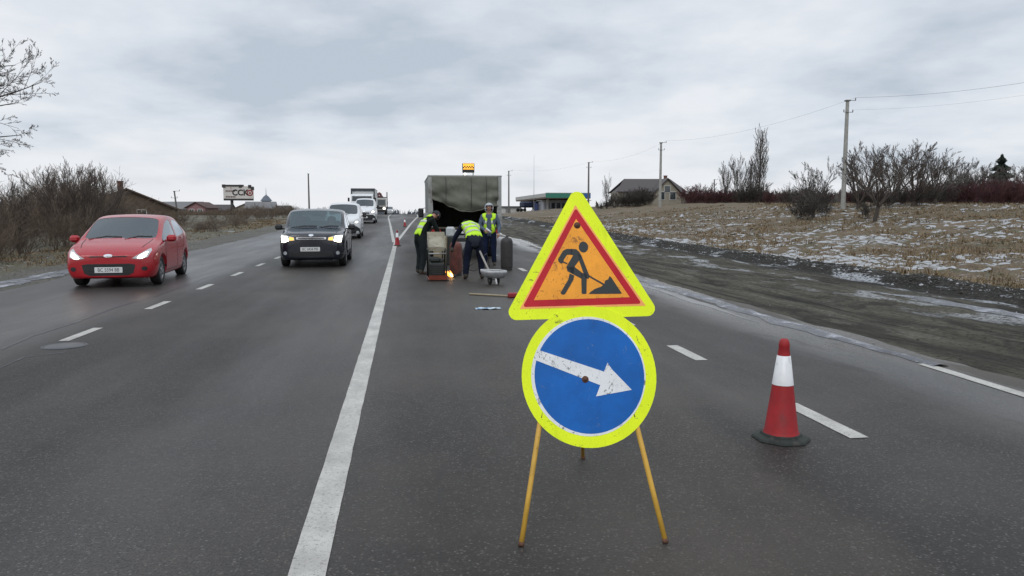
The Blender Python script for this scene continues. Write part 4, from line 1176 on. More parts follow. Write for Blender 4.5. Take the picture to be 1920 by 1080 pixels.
def make_van(name, st, label, sc=1.0, big=False):
    v = Veh(name, st, gl, [(0.78, .32), (3.55, .32)], .325, .87, PAINT_W, label, 'van', None, lambda i, j: j == 0)
    headlamp(v, [(.50, .80), (.64, .76), (.82, .74), (.85, .86), (.80, 1.00), (.62, .95)], [(.60, .79), (.72, .77), (.78, .80), (.78, .88), (.66, .88)], M_LAMP if big else M_LAMPW)
    v.patch([(-.86, .25), (.86, .25), (.86, .50), (.70, .62), (-.70, .62), (-.86, .50)], 'bumper', M_DARKPL, 'F', 0.012)
    o = v.patch([(-.42, .66), (.42, .66), (.40, .78), (-.40, .78)], 'grille', M_DARKPL, 'F', 0.008)
    v.patch([(-.40, .715), (.40, .715), (.40, .728), (-.40, .728)], 'grille_bar', M_CHROME, 'F', 0.014, o)
    v.patch(ell(0, .84, .05, .05), 'badge', M_CHROME, off=0.010)
    v.plate(.44, 'AO 5127')
    v.mirrors(1.06, 1.12, 1.18, M_DARKPL, (0.2, 0.12, 0.26))
    for ax in 'RL':
        v.strip([(1.05, .34), (1.0, .62), (1.02, 1.0)], .014, 'door_seam', M_BLACK, ax)
        v.strip([(2.10, .34), (2.10, 1.70)], .014, 'door_seam', M_BLACK, ax)
        v.strip([(3.05, .60), (3.05, 1.70)], .014, 'door_seam', M_BLACK, ax)
        v.patch([(1.90, .95), (2.04, .95), (2.04, .98), (1.90, .98)], 'door_handle', M_DARKPL, ax, off=0.02)
        v.patch([(2.2, .45), (3.0, .45), (3.0, .52), (2.2, .52)], 'rub_strip', M_DARKPL, ax, off=0.012)
    for pts in ([(-.66, 1.20), (-.30, 1.27), (.05, 1.26)], [(.12, 1.20), (.40, 1.27), (.66, 1.26)]): v.strip(pts, .02, 'wiper', M_BLACK, 'F', off=0.012)
    return v
v1 = make_van('white_van', st, 'small white van with black bumper right behind the dark crossover')
v1.root.location = (-3.12, 38.5, road_z(40))
v1.root.rotation_euler = (0, 0, radians(1))
v2 = make_van('white_van', st, 'taller white van with one bright headlamp, second in the queue', big=True)
v2.root.location = (X(683, 64), 64.0, road_z(65)); v2.root.scale = (1.02, 1.1, 1.16)
# ---- far car behind the trucks
v3 = Veh('small_car', [(a, [(x, z * .95) for x, z in p]) for a, p in st[:1]] + st[1:], gl, [(0.78, .32), (3.55, .32)], .325, .87, mat('silver_car_paint', (0.35, 0.36, 0.37), 0.35, coat=0.5), 'tiny light coloured car at the crest beside the far truck', 'car')
headlamp(v3, [(.50, .80), (.82, .74), (.80, 1.00), (.62, .95)], [(.58, .78), (.76, .78), (.76, .90), (.62, .90)], M_LAMPW)
v3.root.location = (X(729, 150) , 150, road_z(150)); v3.root.scale = (1, 1, 0.86)
# ------------------------------------------------------------------ canvas topped work truck
M_TARP = mat('olive_tarpaulin', (0.108, 0.112, 0.088), 0.7, var=0.16, scale=3, bump=0.3, dirt=((0.17, 0.17, 0.14), 2.2, 0.55, 0.5))
M_TARPS = mat('grey_tarpaulin', (0.17, 0.175, 0.165), 0.6, var=0.15, scale=3, dirt=((0.10, 0.10, 0.09), 2.2, 0.55, 0.5))
M_BODYG = mat('grey_body_metal', (0.30, 0.31, 0.30), 0.5, var=0.15, scale=4, dirt=((0.12, 0.11, 0.10), 4, 0.52, 0.7))
M_PLANK = mat('truck_plank', (0.10, 0.085, 0.065), 0.8, var=0.3, scale=6)
M_CAB = mat('cab_paint', (0.10, 0.14, 0.16), 0.4, coat=0.4)
M_TAIL = mat('tail_lamp_red', (0.30, 0.012, 0.012), 0.3)
M_LED = mat('amber_led', (0.9, 0.45, 0.05), 0.4, emit=(1.0, 0.48, 0.06), estr=1.7)
def build_truck():
    ty = 24.0; zr = road_z(ty)
    xl, xr = X(803, ty), X(940, ty)
    w = xr - xl; cx = (xl + xr) / 2; H = P(870, 329, ty).z - zr; L = 4.6; zf = 1.02
    root = empty('work_truck', (cx, ty, zr), 0, 'olive canvas topped road repair truck with its rear flap half rolled up', 'truck')
    # side walls of the tilt, sagging between hoops
    for sg in (-1, 1):
        b = MB(); nx, nz_ = 18, 8; vs = []; fs = []
        for i in range(nx + 1):
            for j in range(nz_ + 1):
                y = L * i / nx; z = zf + (H - zf) * j / nz_
                bow = 0.03 * abs(sin(pi * i / nx * 4)) - 0.035
                vs.append((sg * (w / 2 - 0.01 - (-bow if j not in (0, nz_) else 0.0)), y, z))
        for i in range(nx):
            for j in range(nz_):
                a = i * (nz_ + 1) + j; fs.append((a, a + 1, a + nz_ + 2, a + nz_ + 1))
        b.add(vs, fs, 0, True)
        me = b.mesh('side_canvas', M_TARPS); o = link('side_canvas', me, root)
        sm = o.modifiers.new('t', 'SOLIDIFY'); sm.thickness = 0.012
    b = MB(); nx, ny = 10, 14; vs = []; fs = []
    for i in range(nx + 1):
        for j in range(ny + 1):
            x = -w / 2 + w * i / nx; y = L * j / ny
            vs.append((x, y, H - 0.02 * abs(sin(pi * j / ny * 4)) * sin(pi * i / nx) - 0.03 * (abs(x) / (w / 2)) ** 6))
    for i in range(nx):
        for j in range(ny):
            a = i * (ny + 1) + j; fs.append((a, a + ny + 1, a + ny + 2, a + 1))
    b.add(vs, fs, 0, True); o = b.build('roof_canvas', M_TARP, root); sm = o.modifiers.new('t', 'SOLIDIFY'); sm.thickness = 0.012
    # rear hoop: pale grey posts and header
    for sg in (-1, 1):
        b = MB(); b.box((sg * (w / 2 - 0.075), -0.03, (zf + H) / 2 - 0.02), (0.15, 0.07, H - zf - 0.04), bev=0.012); b.build('corner_post', M_BODYG, root)
    b = MB(); b.box((0, -0.03, H - 0.02), (w + 0.02, 0.085, 0.05), bev=0.012); b.build('header_rail', M_BODYG, root)
    # the flap: hangs from the header, gathered and drooping in the middle
    fx0, fx1 = -w / 2 + 0.12, w / 2 - 0.12
    nx, nz_ = 44, 22; vs = []; fs = []
    def low(t):       # lower rim as drawn by the photograph (t 0 = left, 1 = right)
        pts = [(0, 372), (0.06, 376), (0.14, 379), (0.28, 388), (0.45, 396), (0.60, 397), (0.72, 394), (0.88, 386), (1.0, 386)]
        for a, c in zip(pts[:-1], pts[1:]):
            if a[0] <= t <= c[0]:
                k = (t - a[0]) / (c[0] - a[0]); k = k * k * (3 - 2 * k)
                return a[1] + (c[1] - a[1]) * k
        return pts[-1][1]
    for i in range(nx + 1):
        t = i / nx; x = fx0 + (fx1 - fx0) * t
        zb = P(870, low(t), ty).z - zr
        for j in range(nz_ + 1):
            k = j / nz_; z = H - 0.03 + (zb - H + 0.03) * k
            fold = 0.0
            fold += 0.060 * sin(9 * t + 2.5 * k + 2.0 * nz(t * 3, k * 2, 1, 4)) * k
            fold += 0.10 * nz(t * 4, k * 5 - t * 3, 1.0, 7) * k
            fold += 0.05 * sin((k * 7 - 3.2 * (4 * (t - .5) ** 2)) * 1.6) * k * k
            y = -0.075 - 0.05 * sin(pi * k) - fold - 0.04 * k
            vs.append((x, y, z))
    for i in range(nx):
        for j in range(nz_):
            a = i * (nz_ + 1) + j; fs.append((a, a + 1, a + nz_ + 2, a + nz_ + 1))
    b = MB(); b.add(vs, fs, 0, True); fl = b.build('rear_flap', M_TARP, root); sm = fl.modifiers.new('t', 'SOLIDIFY'); sm.thickness = 0.012
    # rolled hem
    b = MB(); b.tube([Vector(vs[i * (nz_ + 1) + nz_]) + Vector((0, -0.01, 0)) for i in range(nx + 1)], [0.022 + 0.012 * nz(i, 0, .4, 2) for i in range(nx + 1)], 7)
    b.build('flap_hem', M_TARP, fl)
    for xx in (-0.62, 0.18, 0.66):
        b = MB(); b.tube([(xx, -0.15, H - 0.05), (xx + .01, -0.20, H - 0.4), (xx, -0.22, P(870, 392, ty).z - zr)], 0.007, 5); b.build('flap_strap', M_BLACK, fl)
    # bulkhead, floor of planks, drop sides, hoops
    b = MB(); b.box((0, L, (zf + H) / 2), (w - 0.06, 0.04, H - zf - 0.03)); b.build('bulkhead', M_TARP, root)
    n = 9
    for k in range(n):
        b = MB(); b.box((-w / 2 + (k + 0.5) * w / n, L / 2, zf - 0.02), (w / n - 0.008, L, 0.04)); b.build('floor_plank', M_PLANK, root)
    for sg in (-1, 1):
        for k in range(3):
            b = MB(); b.box((sg * (w / 2 + 0.012), L / 2, zf + 0.08 + k * 0.15), (0.03, L + 0.04, 0.138), bev=0.006); b.build('drop_side_board', M_BODYG, root)
    for k in range(1, 4):
        b = MB(); y = L * k / 4; b.tube([(-w / 2 + .05, y, zf), (-w / 2 + .05, y, H - .07), (w / 2 - .05, y, H - .07), (w / 2 - .05, y, zf)], 0.018, 6); b.build('hoop', M_BODYG, root)
    # things stowed inside, barely seen in the dark
    r = random.Random(8)
    # chassis
    for sg in (-1, 1):
        b = MB(); b.box((sg * 0.38, L / 2 + 0.9, zf - 0.17), (0.08, L + 2.4, 0.18), bev=0.01); b.build('chassis_rail', M_DARKPL, root)
    for k in range(5):
        b = MB(); b.box((0, 0.15 + k * 1.05, zf - 0.07), (w - 0.1, 0.08, 0.06)); b.build('cross_member', M_DARKPL, root)
    b = MB(); b.box((0, -0.05, 0.62), (w * 0.86, 0.08, 0.12), bev=0.02); b.build('rear_bumper', M_DARKPL, root)
    for sg in (-1, 1):
        b = MB(); b.box((sg * 0.38, -0.02, 0.74), (0.06, 0.06, 0.24)); b.build('bumper_bracket', M_DARKPL, root)
        b = MB(); b.box((sg * (w / 2 - 0.24), -0.05, zf - 0.14), (0.30, 0.06, 0.13), bev=0.015); b.build('tail_lamp', M_TAIL, root)
        b = MB(); b.box((sg * (w / 2 - 0.26), 1.0, 0.60), (0.42, 0.012, 0.50)); b.build('mud_flap', M_BLACK, root)
    b = MB(); b.box((-0.1, -0.06, zf - 0.14), (0.52, 0.012, 0.115), bev=0.004); o = b.build('number_plate', M_PLATE, root)
    # sill (wooden tailboard folded down)
    def wheel(x, y, rr, ww):
        b = MB(); ri = rr * 0.6
        b.lathe([(ri, -ww / 2), (rr * .93, -ww / 2), (rr, -ww / 2 + .03), (rr, ww / 2 - .03), (rr * .93, ww / 2), (ri, ww / 2), (ri, -ww / 2)], 26, axis='X')
        for k in range(26):
            a = 2 * pi * k / 26; rot = Matrix.Rotation(a, 3, 'X')
            b.box(rot @ Vector((0, 0, rr + 0.004)), (ww * 0.9, 0.05, 0.016), rot=rot)
        o = b.build('wheel', M_BLACK, root); o.location = (x, y, rr)
        b = MB(); sg = 1 if x > 0 else -1
        b.lathe([(ri, sg * ww * .3), (ri * .9, sg * ww * .28), (ri * .7, 0), (ri * .3, sg * .03), (ri * .25, sg * ww * .35), (0, sg * ww * .35)], 20, axis='X'); b.build('rim', M_BODYG, o)
    for sg in (-1, 1):
        wheel(sg * (w / 2 - 0.20), 1.55, 0.44, 0.22); wheel(sg * (w / 2 - 0.46), 1.55, 0.44, 0.22); wheel(sg * (w / 2 - 0.28), 5.6, 0.44, 0.24)
    # cab
    cy0 = L + 0.15; cz = 2.35
    prof = [(cy0, 0.62), (cy0, cz - 0.1), (cy0 + 0.12, cz), (cy0 + 1.0, cz), (cy0 + 1.25, cz - 0.12), (cy0 + 1.6, 1.62), (cy0 + 2.3, 1.45), (cy0 + 2.42, 1.30), (cy0 + 2.45, 0.62)]
    b = MB(); cw = w / 2 - 0.16
    b.slab([(y, z) for y, z in prof], Vector((0, 0, 0)), Vector((0, 1, 0)), Vector((0, 0, 1)), -cw, cw); cab = b.build('cab', M_CAB, root)
    bv = cab.modifiers.new('b', 'BEVEL'); bv.width = 0.05; bv.segments = 3
    for sg in (-1, 1):
        b = MB(); b.slab([(cy0 + .25, 1.45), (cy0 + .25, 2.15), (cy0 + 1.05, 2.15), (cy0 + 1.40, 1.50)], Vector((sg * (cw + 0.002), 0, 0)), Vector((0, 1, 0)), Vector((0, 0, 1)), -0.005, 0.005); b.build('cab_window', M_GLASS, cab)
        b = MB(); b.box((sg * (cw + 0.01), cy0 + 0.28, 1.3), (0.01, 0.015, 1.25)); b.build('door_seam', M_BLACK, cab)
    b = MB(); b.box((0, cy0 - 0.006, 1.9), (1.1, 0.01, 0.35)); b.build('rear_window', M_GLASS, cab)
    # left wing mirror that shows past the canvas
    mp = P(789, 399, ty + cy0 + 1.3) - Vector((cx, ty, zr))
    b = MB(); b.box(mp, (0.22, 0.10, 0.36), bev=0.09); o = b.build('wing_mirror', M_DARKPL, root)
    b = MB(); b.tube([mp + Vector((0.05, 0.02, 0.16)), (-cw, mp.y + .05, mp.z + .22)], 0.014, 6); b.tube([mp + Vector((0.05, 0.02, -0.16)), (-cw, mp.y + .05, mp.z - .3)], 0.014, 6); b.build('mirror_arm', M_BLACK, o)
    mr = Vector((-mp.x - 0.02, mp.y, mp.z)); b = MB(); b.box(mr, (0.22, 0.08, 0.42), bev=0.07); o = b.build('wing_mirror', M_DARKPL, root)
    b = MB(); b.tube([mr + Vector((-0.05, 0.02, 0.16)), (cw, mr.y + .05, mr.z + .22)], 0.014, 6); b.build('mirror_arm', M_BLACK, o)
    # lit amber board standing on the roof
    by = 0.5
    a = P(867, 306, ty + by) - Vector((cx, ty, zr)); c = P(889.5, 328, ty + by) - Vector((cx, ty, zr))
    bw, bh = c.x - a.x, a.z - H
    bc = Vector(((a.x + c.x) / 2, by, 0))
    board = empty('amber_light_board', Vector((cx + bc.x, ty + by, zr + H)), 0, 'small black board with lit amber lamps standing on the truck roof', 'light board')
    b = MB(); b.box((0, 0.03, bh * 0.64), (bw, 0.08, bh * 0.72), bev=0.01); b.build('housing', M_DARKPL, board)
    for sg in (-1, 1):
        b = MB(); b.box((sg * bw * 0.4, 0.03, bh * 0.15), (0.03, 0.05, bh * 0.32)); b.build('post', M_BODYG, board)
    rows = ["111111111", "111111111", "101010101", "010101010", "111111111"]
    g = bw * 0.9 / 9
    for r_, row in enumerate(rows):
        for q, ch in enumerate(row):
            if ch == '1':
                bb = MB(); bb.lathe([(g * 0.46, 0), (g * 0.40, -0.012), (0, -0.016)], 8, axis='Y')
                o = bb.build('led', M_LED, board) if 'LEDM' not in MATS else link('led', MATS['LEDM'], board)
                MATS['LEDM'] = o.data
                o.location = ((q - 4) * g, -0.012, bh * 0.93 - r_ * g * 1.0)
    b = MB(); b.lathe([(0.045, 0), (0.035, -0.02), (0, -0.03)], 12, axis='Y'); o = b.build('white_lamp', M_LAMPW, board); o.location = (-bw * 0.30, -0.02, 0.07)
    return root
TRUCK = build_truck()

# ------------------------------------------------------------------ people
def seg_d(p, a, b):
    ab = b - a; t = max(0, min(1, (p - a).dot(ab) / max(ab.length_squared, 1e-9))); return (p - a - ab * t).length, t
def person(loc, heading, J, label, mats, regions, vest_open=False, hood=False, group='road workers at the back of the truck', helmet=None):
    """J: joint -> (x right, y forward, z), heading 0 = facing +Y"""
    R_ = {'pelvis': (.16, .145), 'waist': (.155, .13), 'chest': (.175, .14), 'neckb': (.085, .08), 'neck': (.062, .062), 'head': (.085, .095), 'crown': (.075, .085),
          'shl': (.075, .075), 'shr': (.075, .075), 'ell': (.062, .062), 'elr': (.062, .062), 'wrl': (.036, .036), 'wrr': (.036, .036), 'hal': (.034, .022), 'har': (.034, .022),
          'hpl': (.12, .125), 'hpr': (.12, .125), 'knl': (.088, .09), 'knr': (.088, .09), 'anl': (.07, .072), 'anr': (.07, .072), 'hel': (.052, .05), 'her': (.052, .05), 'tol': (.042, .035), 'tor': (.042, .035)}
    E = [('pelvis', 'waist', 'top'), ('waist', 'chest', 'top'), ('chest', 'neckb', 'top'), ('neckb', 'neck', 'skin'), ('neck', 'head', 'skin'), ('head', 'crown', 'skin'),
         ('chest', 'shl', 'top'), ('shl', 'ell', 'top'), ('ell', 'wrl', 'top'), ('wrl', 'hal', 'hand'), ('chest', 'shr', 'top'), ('shr', 'elr', 'top'), ('elr', 'wrr', 'top'), ('wrr', 'har', 'hand'),
         ('pelvis', 'hpl', 'leg'), ('hpl', 'knl', 'leg'), ('knl', 'anl', 'leg'), ('anl', 'hel', 'boot'), ('hel', 'tol', 'boot'),
         ('pelvis', 'hpr', 'leg'), ('hpr', 'knr', 'leg'), ('knr', 'anr', 'leg'), ('anr', 'her', 'boot'), ('her', 'tor', 'boot')]
    root = empty('person', loc, heading, label, 'person', group)
    names = list(J); ix = {n: i for i, n in enumerate(names)}
    me = bpy.data.meshes.new('body'); me.from_pydata([J[n] for n in names], [(ix[a], ix[b]) for a, b, _ in E], [])
    ob = bpy.data.objects.new('tmp', me); C.objects.link(ob)
    sk = ob.modifiers.new('s', 'SKIN'); sk.use_smooth_shade = True
    for i, n in enumerate(names):
        v = me.skin_vertices[0].data[i]; v.radius = R_[n]; v.use_root = (n == 'pelvis')
    sb_ = ob.modifiers.new('d', 'SUBSURF'); sb_.levels = 2; sb_.render_levels = 2
    dg = bpy.context.evaluated_depsgraph_get(); ev = bpy.data.meshes.new_from_object(ob.evaluated_get(dg)); bpy.data.objects.remove(ob)
    JV = {n: Vector(J[n]) for n in names}
    # clothing folds
    for v in ev.vertices:
        q = noise.noise(v.co * 9 + Vector(loc)) * 0.010 + noise.noise(v.co * 22) * 0.004
        dd = (v.co - JV['head']).length
        if dd > 0.2: v.co += v.normal * q
    keys = ['top', 'leg', 'boot', 'skin', 'hand']
    ev.materials.clear()
    for k in keys: ev.materials.append(mats[k])
    tags = []
    for p in ev.polygons:
        best = min(((seg_d(p.center, JV[a], JV[b]) + (a, b, k)) for a, b, k in E), key=lambda q: q[0] - (0.05 if q[4] == 'top' and q[2] in ('pelvis',) else 0))
        p.material_index = keys.index(best[4]); tags.append(best); p.use_smooth = True
    body = link('body', ev, root)
    up = (JV['crown'] - JV['neck']).normalized(); fw = Vector(J['_f']) if '_f' in J else None
    # vest: the torso faces lifted off the jacket
    def lift(name, m, test, off, parent):
        vi = {}; vs = []; fs = []
        for p, t in zip(ev.polygons, tags):
            if not test(p, t): continue
            q = []
            for i in p.vertices:
                if i not in vi: vi[i] = len(vs); vs.append((ev.vertices[i].co + ev.vertices[i].normal * off)[:])
                q.append(vi[i])
            fs.append(q)
        if not fs: return None
        m2 = bpy.data.meshes.new(name); m2.from_pydata(vs, [], fs); m2.materials.append(m); m2.polygons.foreach_set('use_smooth', [True] * len(fs))
        o = link(name, m2, parent); sm = o.modifiers.new('t', 'SOLIDIFY'); sm.thickness = 0.006; sm.offset = 0
        return o
    return root, ev, tags, JV, lift
M_VEST = mat('fluorescent_vest', (0.50, 0.84, 0.02), 0.6, var=0.12, scale=6)
M_REFL = mat('reflective_tape', (0.50, 0.52, 0.47), 0.35, var=0.1)
M_NAVY = mat('navy_workwear', (0.007, 0.010, 0.022), 0.9, var=0.3, spec=0.15)
M_DKGREEN = mat('dark_green_jacket', (0.008, 0.012, 0.011), 0.9, var=0.3, spec=0.15)
M_DKTR = mat('dark_grey_trousers', (0.014, 0.019, 0.021), 0.9, var=0.3, spec=0.15)
M_JEAN = mat('dark_blue_jeans', (0.008, 0.013, 0.035), 0.9, var=0.3, spec=0.15)
M_GREYJ = mat('blue_grey_jacket', (0.09, 0.12, 0.17), 0.9, var=0.2, spec=0.15)
M_HOOD = mat('light_grey_hood', (0.36, 0.39, 0.42), 0.85, var=0.12)
M_BOOT = mat('boots', (0.045, 0.038, 0.030), 0.8, var=0.3)
M_SKIN = mat('skin', (0.40, 0.22, 0.16), 0.55, var=0.08)
M_CAP = mat('dark_cap', (0.02, 0.022, 0.028), 0.85)
M_HAIR = mat('brown_hair', (0.05, 0.035, 0.025), 0.8)
M_GLOVE = mat('work_glove', (0.10, 0.10, 0.09), 0.85)

def hand(root, wrist, dirv, palm_n, m, curl=0.7):
    """palm, four unequal bent fingers and a thumb leaving the side of the palm"""
    d = Vector(dirv).normalized(); n = Vector(palm_n); n = (n - d * n.dot(d)).normalized(); s = d.cross(n)
    b = MB(); w = Vector(wrist)
    b.tube([w - d * .01, w + d * .03, w + d * .085], [.024, .034, .034], 8)
    for k, (o, ln) in enumerate(((-.028, .058), (-.010, .072), (.009, .068), (.027, .052))):
        p0 = w + d * .075 + s * o; a = 0.3 * curl; p1 = p0 + (d * cos(a) + n * sin(a)) * ln * .45; a = 0.9 * curl + .2; p2 = p1 + (d * cos(a) + n * sin(a)) * ln * .33; a = 1.5 * curl + .2; p3 = p2 + (d * cos(a) + n * sin(a)) * ln * .28
        b.tube([p0, p1, p2, p3], [.0105, .0098, .009, .007], 6)
    p0 = w + d * .028 - s * .028; p1 = p0 + (d * .6 - s * .6 + n * .5).normalized() * .036; p2 = p1 + (d * .9 + n * .45).normalized() * .030
    b.tube([p0, p1, p2], [.0125, .011, .008], 6)
    return b.build('hand', m, root)
def head_shell(root, hc, up, fw, m, name='cap', r=(.105, .12, .125), cut=-0.02, facecut=None, brim=0.0):
    up = up.normalized(); fw = (fw - up * fw.dot(up)).normalized(); rt = fw.cross(up)
    vs = []; fs = []; n = 20; k_ = 12; keep = {}
    for i in range(k_ + 1):
        th = pi * i / k_
        for j in range(n):
            a = 2 * pi * j / n; l = Vector((sin(th) * cos(a) * r[0], sin(th) * sin(a) * r[1], cos(th) * r[2])); keep[(i, j)] = l
            vs.append(hc + rt * l.x + fw * l.y + up * l.z)
    for i in range(k_):
        for j in range(n):
            l = keep[(i, j)]
            if l.z < cut: continue
            if facecut and l.y > facecut * r[1] and l.z < r[2] * 0.55 and abs(l.x) < r[0] * 0.8: continue
            fs.append((i * n + j, i * n + (j + 1) % n, (i + 1) * n + (j + 1) % n, (i + 1) * n + j))
    b = MB(); b.add(vs, fs, 0, True)
    if brim:
        c = hc + up * (cut + .02) + fw * r[1] * 0.8
        b.slab([(-.07, 0), (.07, 0), (.05, brim), (-.05, brim)], c, rt, fw, -0.004, 0.004)
    o = b.build(name, m, root); sm = o.modifiers.new('t', 'SOLIDIFY'); sm.thickness = 0.012; sm.offset = 1
    return o
def face(root, hc, up, fw):
    up = up.normalized(); fw = (fw - up * fw.dot(up)).normalized(); rt = fw.cross(up)
    b = MB(); b.tube([hc + fw * .085 + up * .03, hc + fw * .118 - up * .012, hc + fw * .095 - up * .022], [.008, .017, .008], 6); b.build('nose', M_SKIN, root)
    for sg in (-1, 1):
        e_ = MB(); c = hc + rt * sg * .033 + fw * .088 + up * .022
        e_.lathe([(0, -.012), (.010, -.006), (.012, 0), (.010, .006), (0, .012)], 8, c); e_.build('eye', mat('eye', (.08, .06, .05), .2), root)
        e_ = MB(); c = hc + rt * sg * .092
        e_.tube([c - up * .03, c + rt * sg * .012, c + up * .03], [.008, .016, .008], 6); e_.build('ear', M_SKIN, root)
    m = MB(); m.box(hc + fw * .093 - up * .048, (.05, .012, .010)); m.build('mouth', mat('lips', (.22, .09, .08), .5), root)

# --- middle worker: bending away from the viewer, legs apart
wp = G(889, 523)
J = dict(pelvis=(0, -.05, .90), waist=(0, .06, 1.03), chest=(-.03, .34, 1.22), neckb=(-.05, .46, 1.27), neck=(-.06, .52, 1.27), head=(-.07, .61, 1.25), crown=(-.075, .68, 1.22),
         shl=(-.22, .38, 1.20), shr=(.17, .38, 1.20), ell=(-.36, .46, .95), elr=(.20, .52, .95), wrl=(-.42, .52, .72), wrr=(.06, .66, .76), hal=(-.43, .54, .64), har=(.03, .69, .69),
         hpl=(-.115, -.05, .86), hpr=(.115, -.05, .86), knl=(-.165, .03, .46), knr=(.165, .02, .46), anl=(-.20, -.02, .10), anr=(.19, -.03, .10), hel=(-.20, -.05, .05), her=(.19, -.06, .05), tol=(-.215, .15, .036), tor=(.21, .14, .036))
r1, ev, tg, JV, lift = person(wp, radians(6), J, 'worker bending forward with his back to the camera, yellow vest and navy trousers', dict(top=M_NAVY, leg=M_NAVY, boot=M_BOOT, skin=M_SKIN, hand=M_GLOVE), None)
tor = lambda t: (t[2], t[3]) in (('waist', 'chest'), ('chest', 'neckb')) or ((t[2], t[3]) == ('pelvis', 'waist') and t[1] > 0.35) or (t[2] == 'chest' and t[3] in ('shl', 'shr') and t[1] < .9)
vest = lift('vest', M_VEST, lambda p, t: tor(t), 0.016, r1)
ax = (JV['chest'] - JV['pelvis']); axl = ax.length; axn = ax / axl
def band(lo, hi): return lambda p, t: tor(t) and lo < (p.center - JV['pelvis']).dot(axn) / axl < hi
for lo, hi in ((.32, .43), (.60, .71), (.88, .98)): lift('reflective_stripe', M_REFL, band(lo, hi), 0.024, vest)
head_shell(r1, JV['head'] + Vector((0, 0.0, .0)), JV['crown'] - JV['neck'], Vector((0, .3, -1)), M_CAP, 'cap', cut=-0.05)
hand(r1, J['wrl'], (-.05, .1, -1), (.2, 1, 0), M_GLOVE); hand(r1, J['wrr'], (-.1, .2, -1), (-1, .2, 0), M_GLOVE)
# grey hem of the jacket riding over the trousers
hem = lambda p, t: ((t[2], t[3]) == ('pelvis', 'waist') and t[1] <= 0.35)
lift('jacket_hem', mat('slate_jacket_hem', (0.022, 0.026, 0.038), .9, spec=.15), hem, 0.014, r1)

# --- left worker: side on, stooping to the right over the machine
wp = G(792, 514)
J = dict(pelvis=(0, -.06, .93), waist=(0, .02, 1.08), chest=(0, .19, 1.33), neckb=(0, .29, 1.42), neck=(0, .35, 1.44), head=(-.01, .43, 1.46), crown=(-.01, .49, 1.49),
         shl=(-.20, .20, 1.33), shr=(.20, .20, 1.33), ell=(-.23, .30, 1.06), elr=(.22, .32, 1.06), wrl=(-.12, .50, .90), wrr=(.15, .46, .84), hal=(-.10, .56, .86), har=(.14, .50, .77),
         hpl=(-.10, -.06, .89), hpr=(.10, -.06, .89), knl=(-.12, .02, .49), knr=(.13, -.02, .49), anl=(-.13, -.03, .10), anr=(.14, -.12, .10), hel=(-.13, -.06, .05), her=(.14, -.15, .05), tol=(-.15, .14, .036), tor=(.16, .05, .036))
r2, ev, tg, JV, lift = person(wp, radians(-58), J, 'worker in dark clothes and open yellow vest stooping over the machine, left of the truck', dict(top=M_DKGREEN, leg=M_DKTR, boot=M_BOOT, skin=M_SKIN, hand=M_GLOVE), None)
tor2 = lambda t: (t[2], t[3]) in (('waist', 'chest'), ('chest', 'neckb')) or ((t[2], t[3]) == ('pelvis', 'waist') and t[1] > 0.15)
vest = lift('vest', M_VEST, lambda p, t: tor2(t) and (p.normal.y < -0.05) and p.normal.x < 0.6, 0.018, r2)
ax = (JV['chest'] - JV['pelvis']); axl = ax.length; axn = ax / axl
for lo, hi in ((.36, .48), (.80, .92)): lift('reflective_stripe', M_REFL, (lambda lo, hi: lambda p, t: tor2(t) and p.normal.y < -0.05 and p.normal.x < 0.6 and lo < (p.center - JV['pelvis']).dot(axn) / axl < hi)(lo, hi), 0.026, vest)
head_shell(r2, JV['head'], JV['crown'] - JV['neck'] + Vector((0, 0, .06)), Vector((0, 1, -.4)), M_CAP, 'knit_hat', cut=0.0)
face(r2, JV['head'], JV['crown'] - JV['neck'] + Vector((0, 0, .06)), Vector((0, 1, -.4)))
hand(r2, J['wrl'], (.1, .5, -.4), (0, 0, -1), M_GLOVE); hand(r2, J['wrr'], (0, .3, -1), (-1, .2, 0), M_GLOVE)

# --- right worker: standing, facing the camera, grey hood up
wp = G(918, 497); 
J = dict(pelvis=(0, 0, .97), waist=(0, .02, 1.12), chest=(0, .05, 1.37), neckb=(0, .06, 1.49), neck=(0, .08, 1.54), head=(0, .12, 1.64), crown=(0, .12, 1.71),
         shl=(-.20, .05, 1.40), shr=(.20, .05, 1.40), ell=(-.29, .02, 1.12), elr=(.27, .06, 1.12), wrl=(-.27, .16, .90), wrr=(.10, .26, 1.00), hal=(-.26, .20, .84), har=(.04, .30, .97),
         hpl=(-.10, 0, .93), hpr=(.10, 0, .93), knl=(-.12, .03, .50), knr=(.12, .03, .50), anl=(-.13, -.01, .10), anr=(.13, -.01, .10), hel=(-.13, -.04, .05), her=(.13, -.04, .05), tol=(-.16, .16, .036), tor=(.16, .16, .036))
r3, ev, tg, JV, lift = person(wp, radians(180 - 12), J, 'standing worker with a light grey hood and unzipped yellow vest, facing the camera', dict(top=M_GREYJ, leg=M_JEAN, boot=M_BOOT, skin=M_SKIN, hand=M_SKIN), None)
tor3 = lambda t: (t[2], t[3]) in (('waist', 'chest'), ('chest', 'neckb')) or ((t[2], t[3]) == ('pelvis', 'waist')) or (t[2] == 'chest' and t[3] in ('shl', 'shr') and t[1] < .95)
vest = lift('vest', M_VEST, lambda p, t: tor3(t) and not (p.normal.y > 0.1 and abs(p.center.x) < .075), 0.018, r3)
for lo, hi in ((1.08, 1.13), (1.22, 1.27)): lift('reflective_stripe', M_REFL, (lambda lo, hi: lambda p, t: tor3(t) and not (p.normal.y > 0.1 and abs(p.center.x) < .08) and lo < p.center.z < hi)(lo, hi), 0.026, vest)
head_shell(r3, JV['head'] + Vector((0, -.01, .0)), Vector((0, 0, 1)), Vector((0, 1, 0)), M_HOOD, 'hood', r=(.13, .14, .15), cut=-0.14, facecut=0.25)
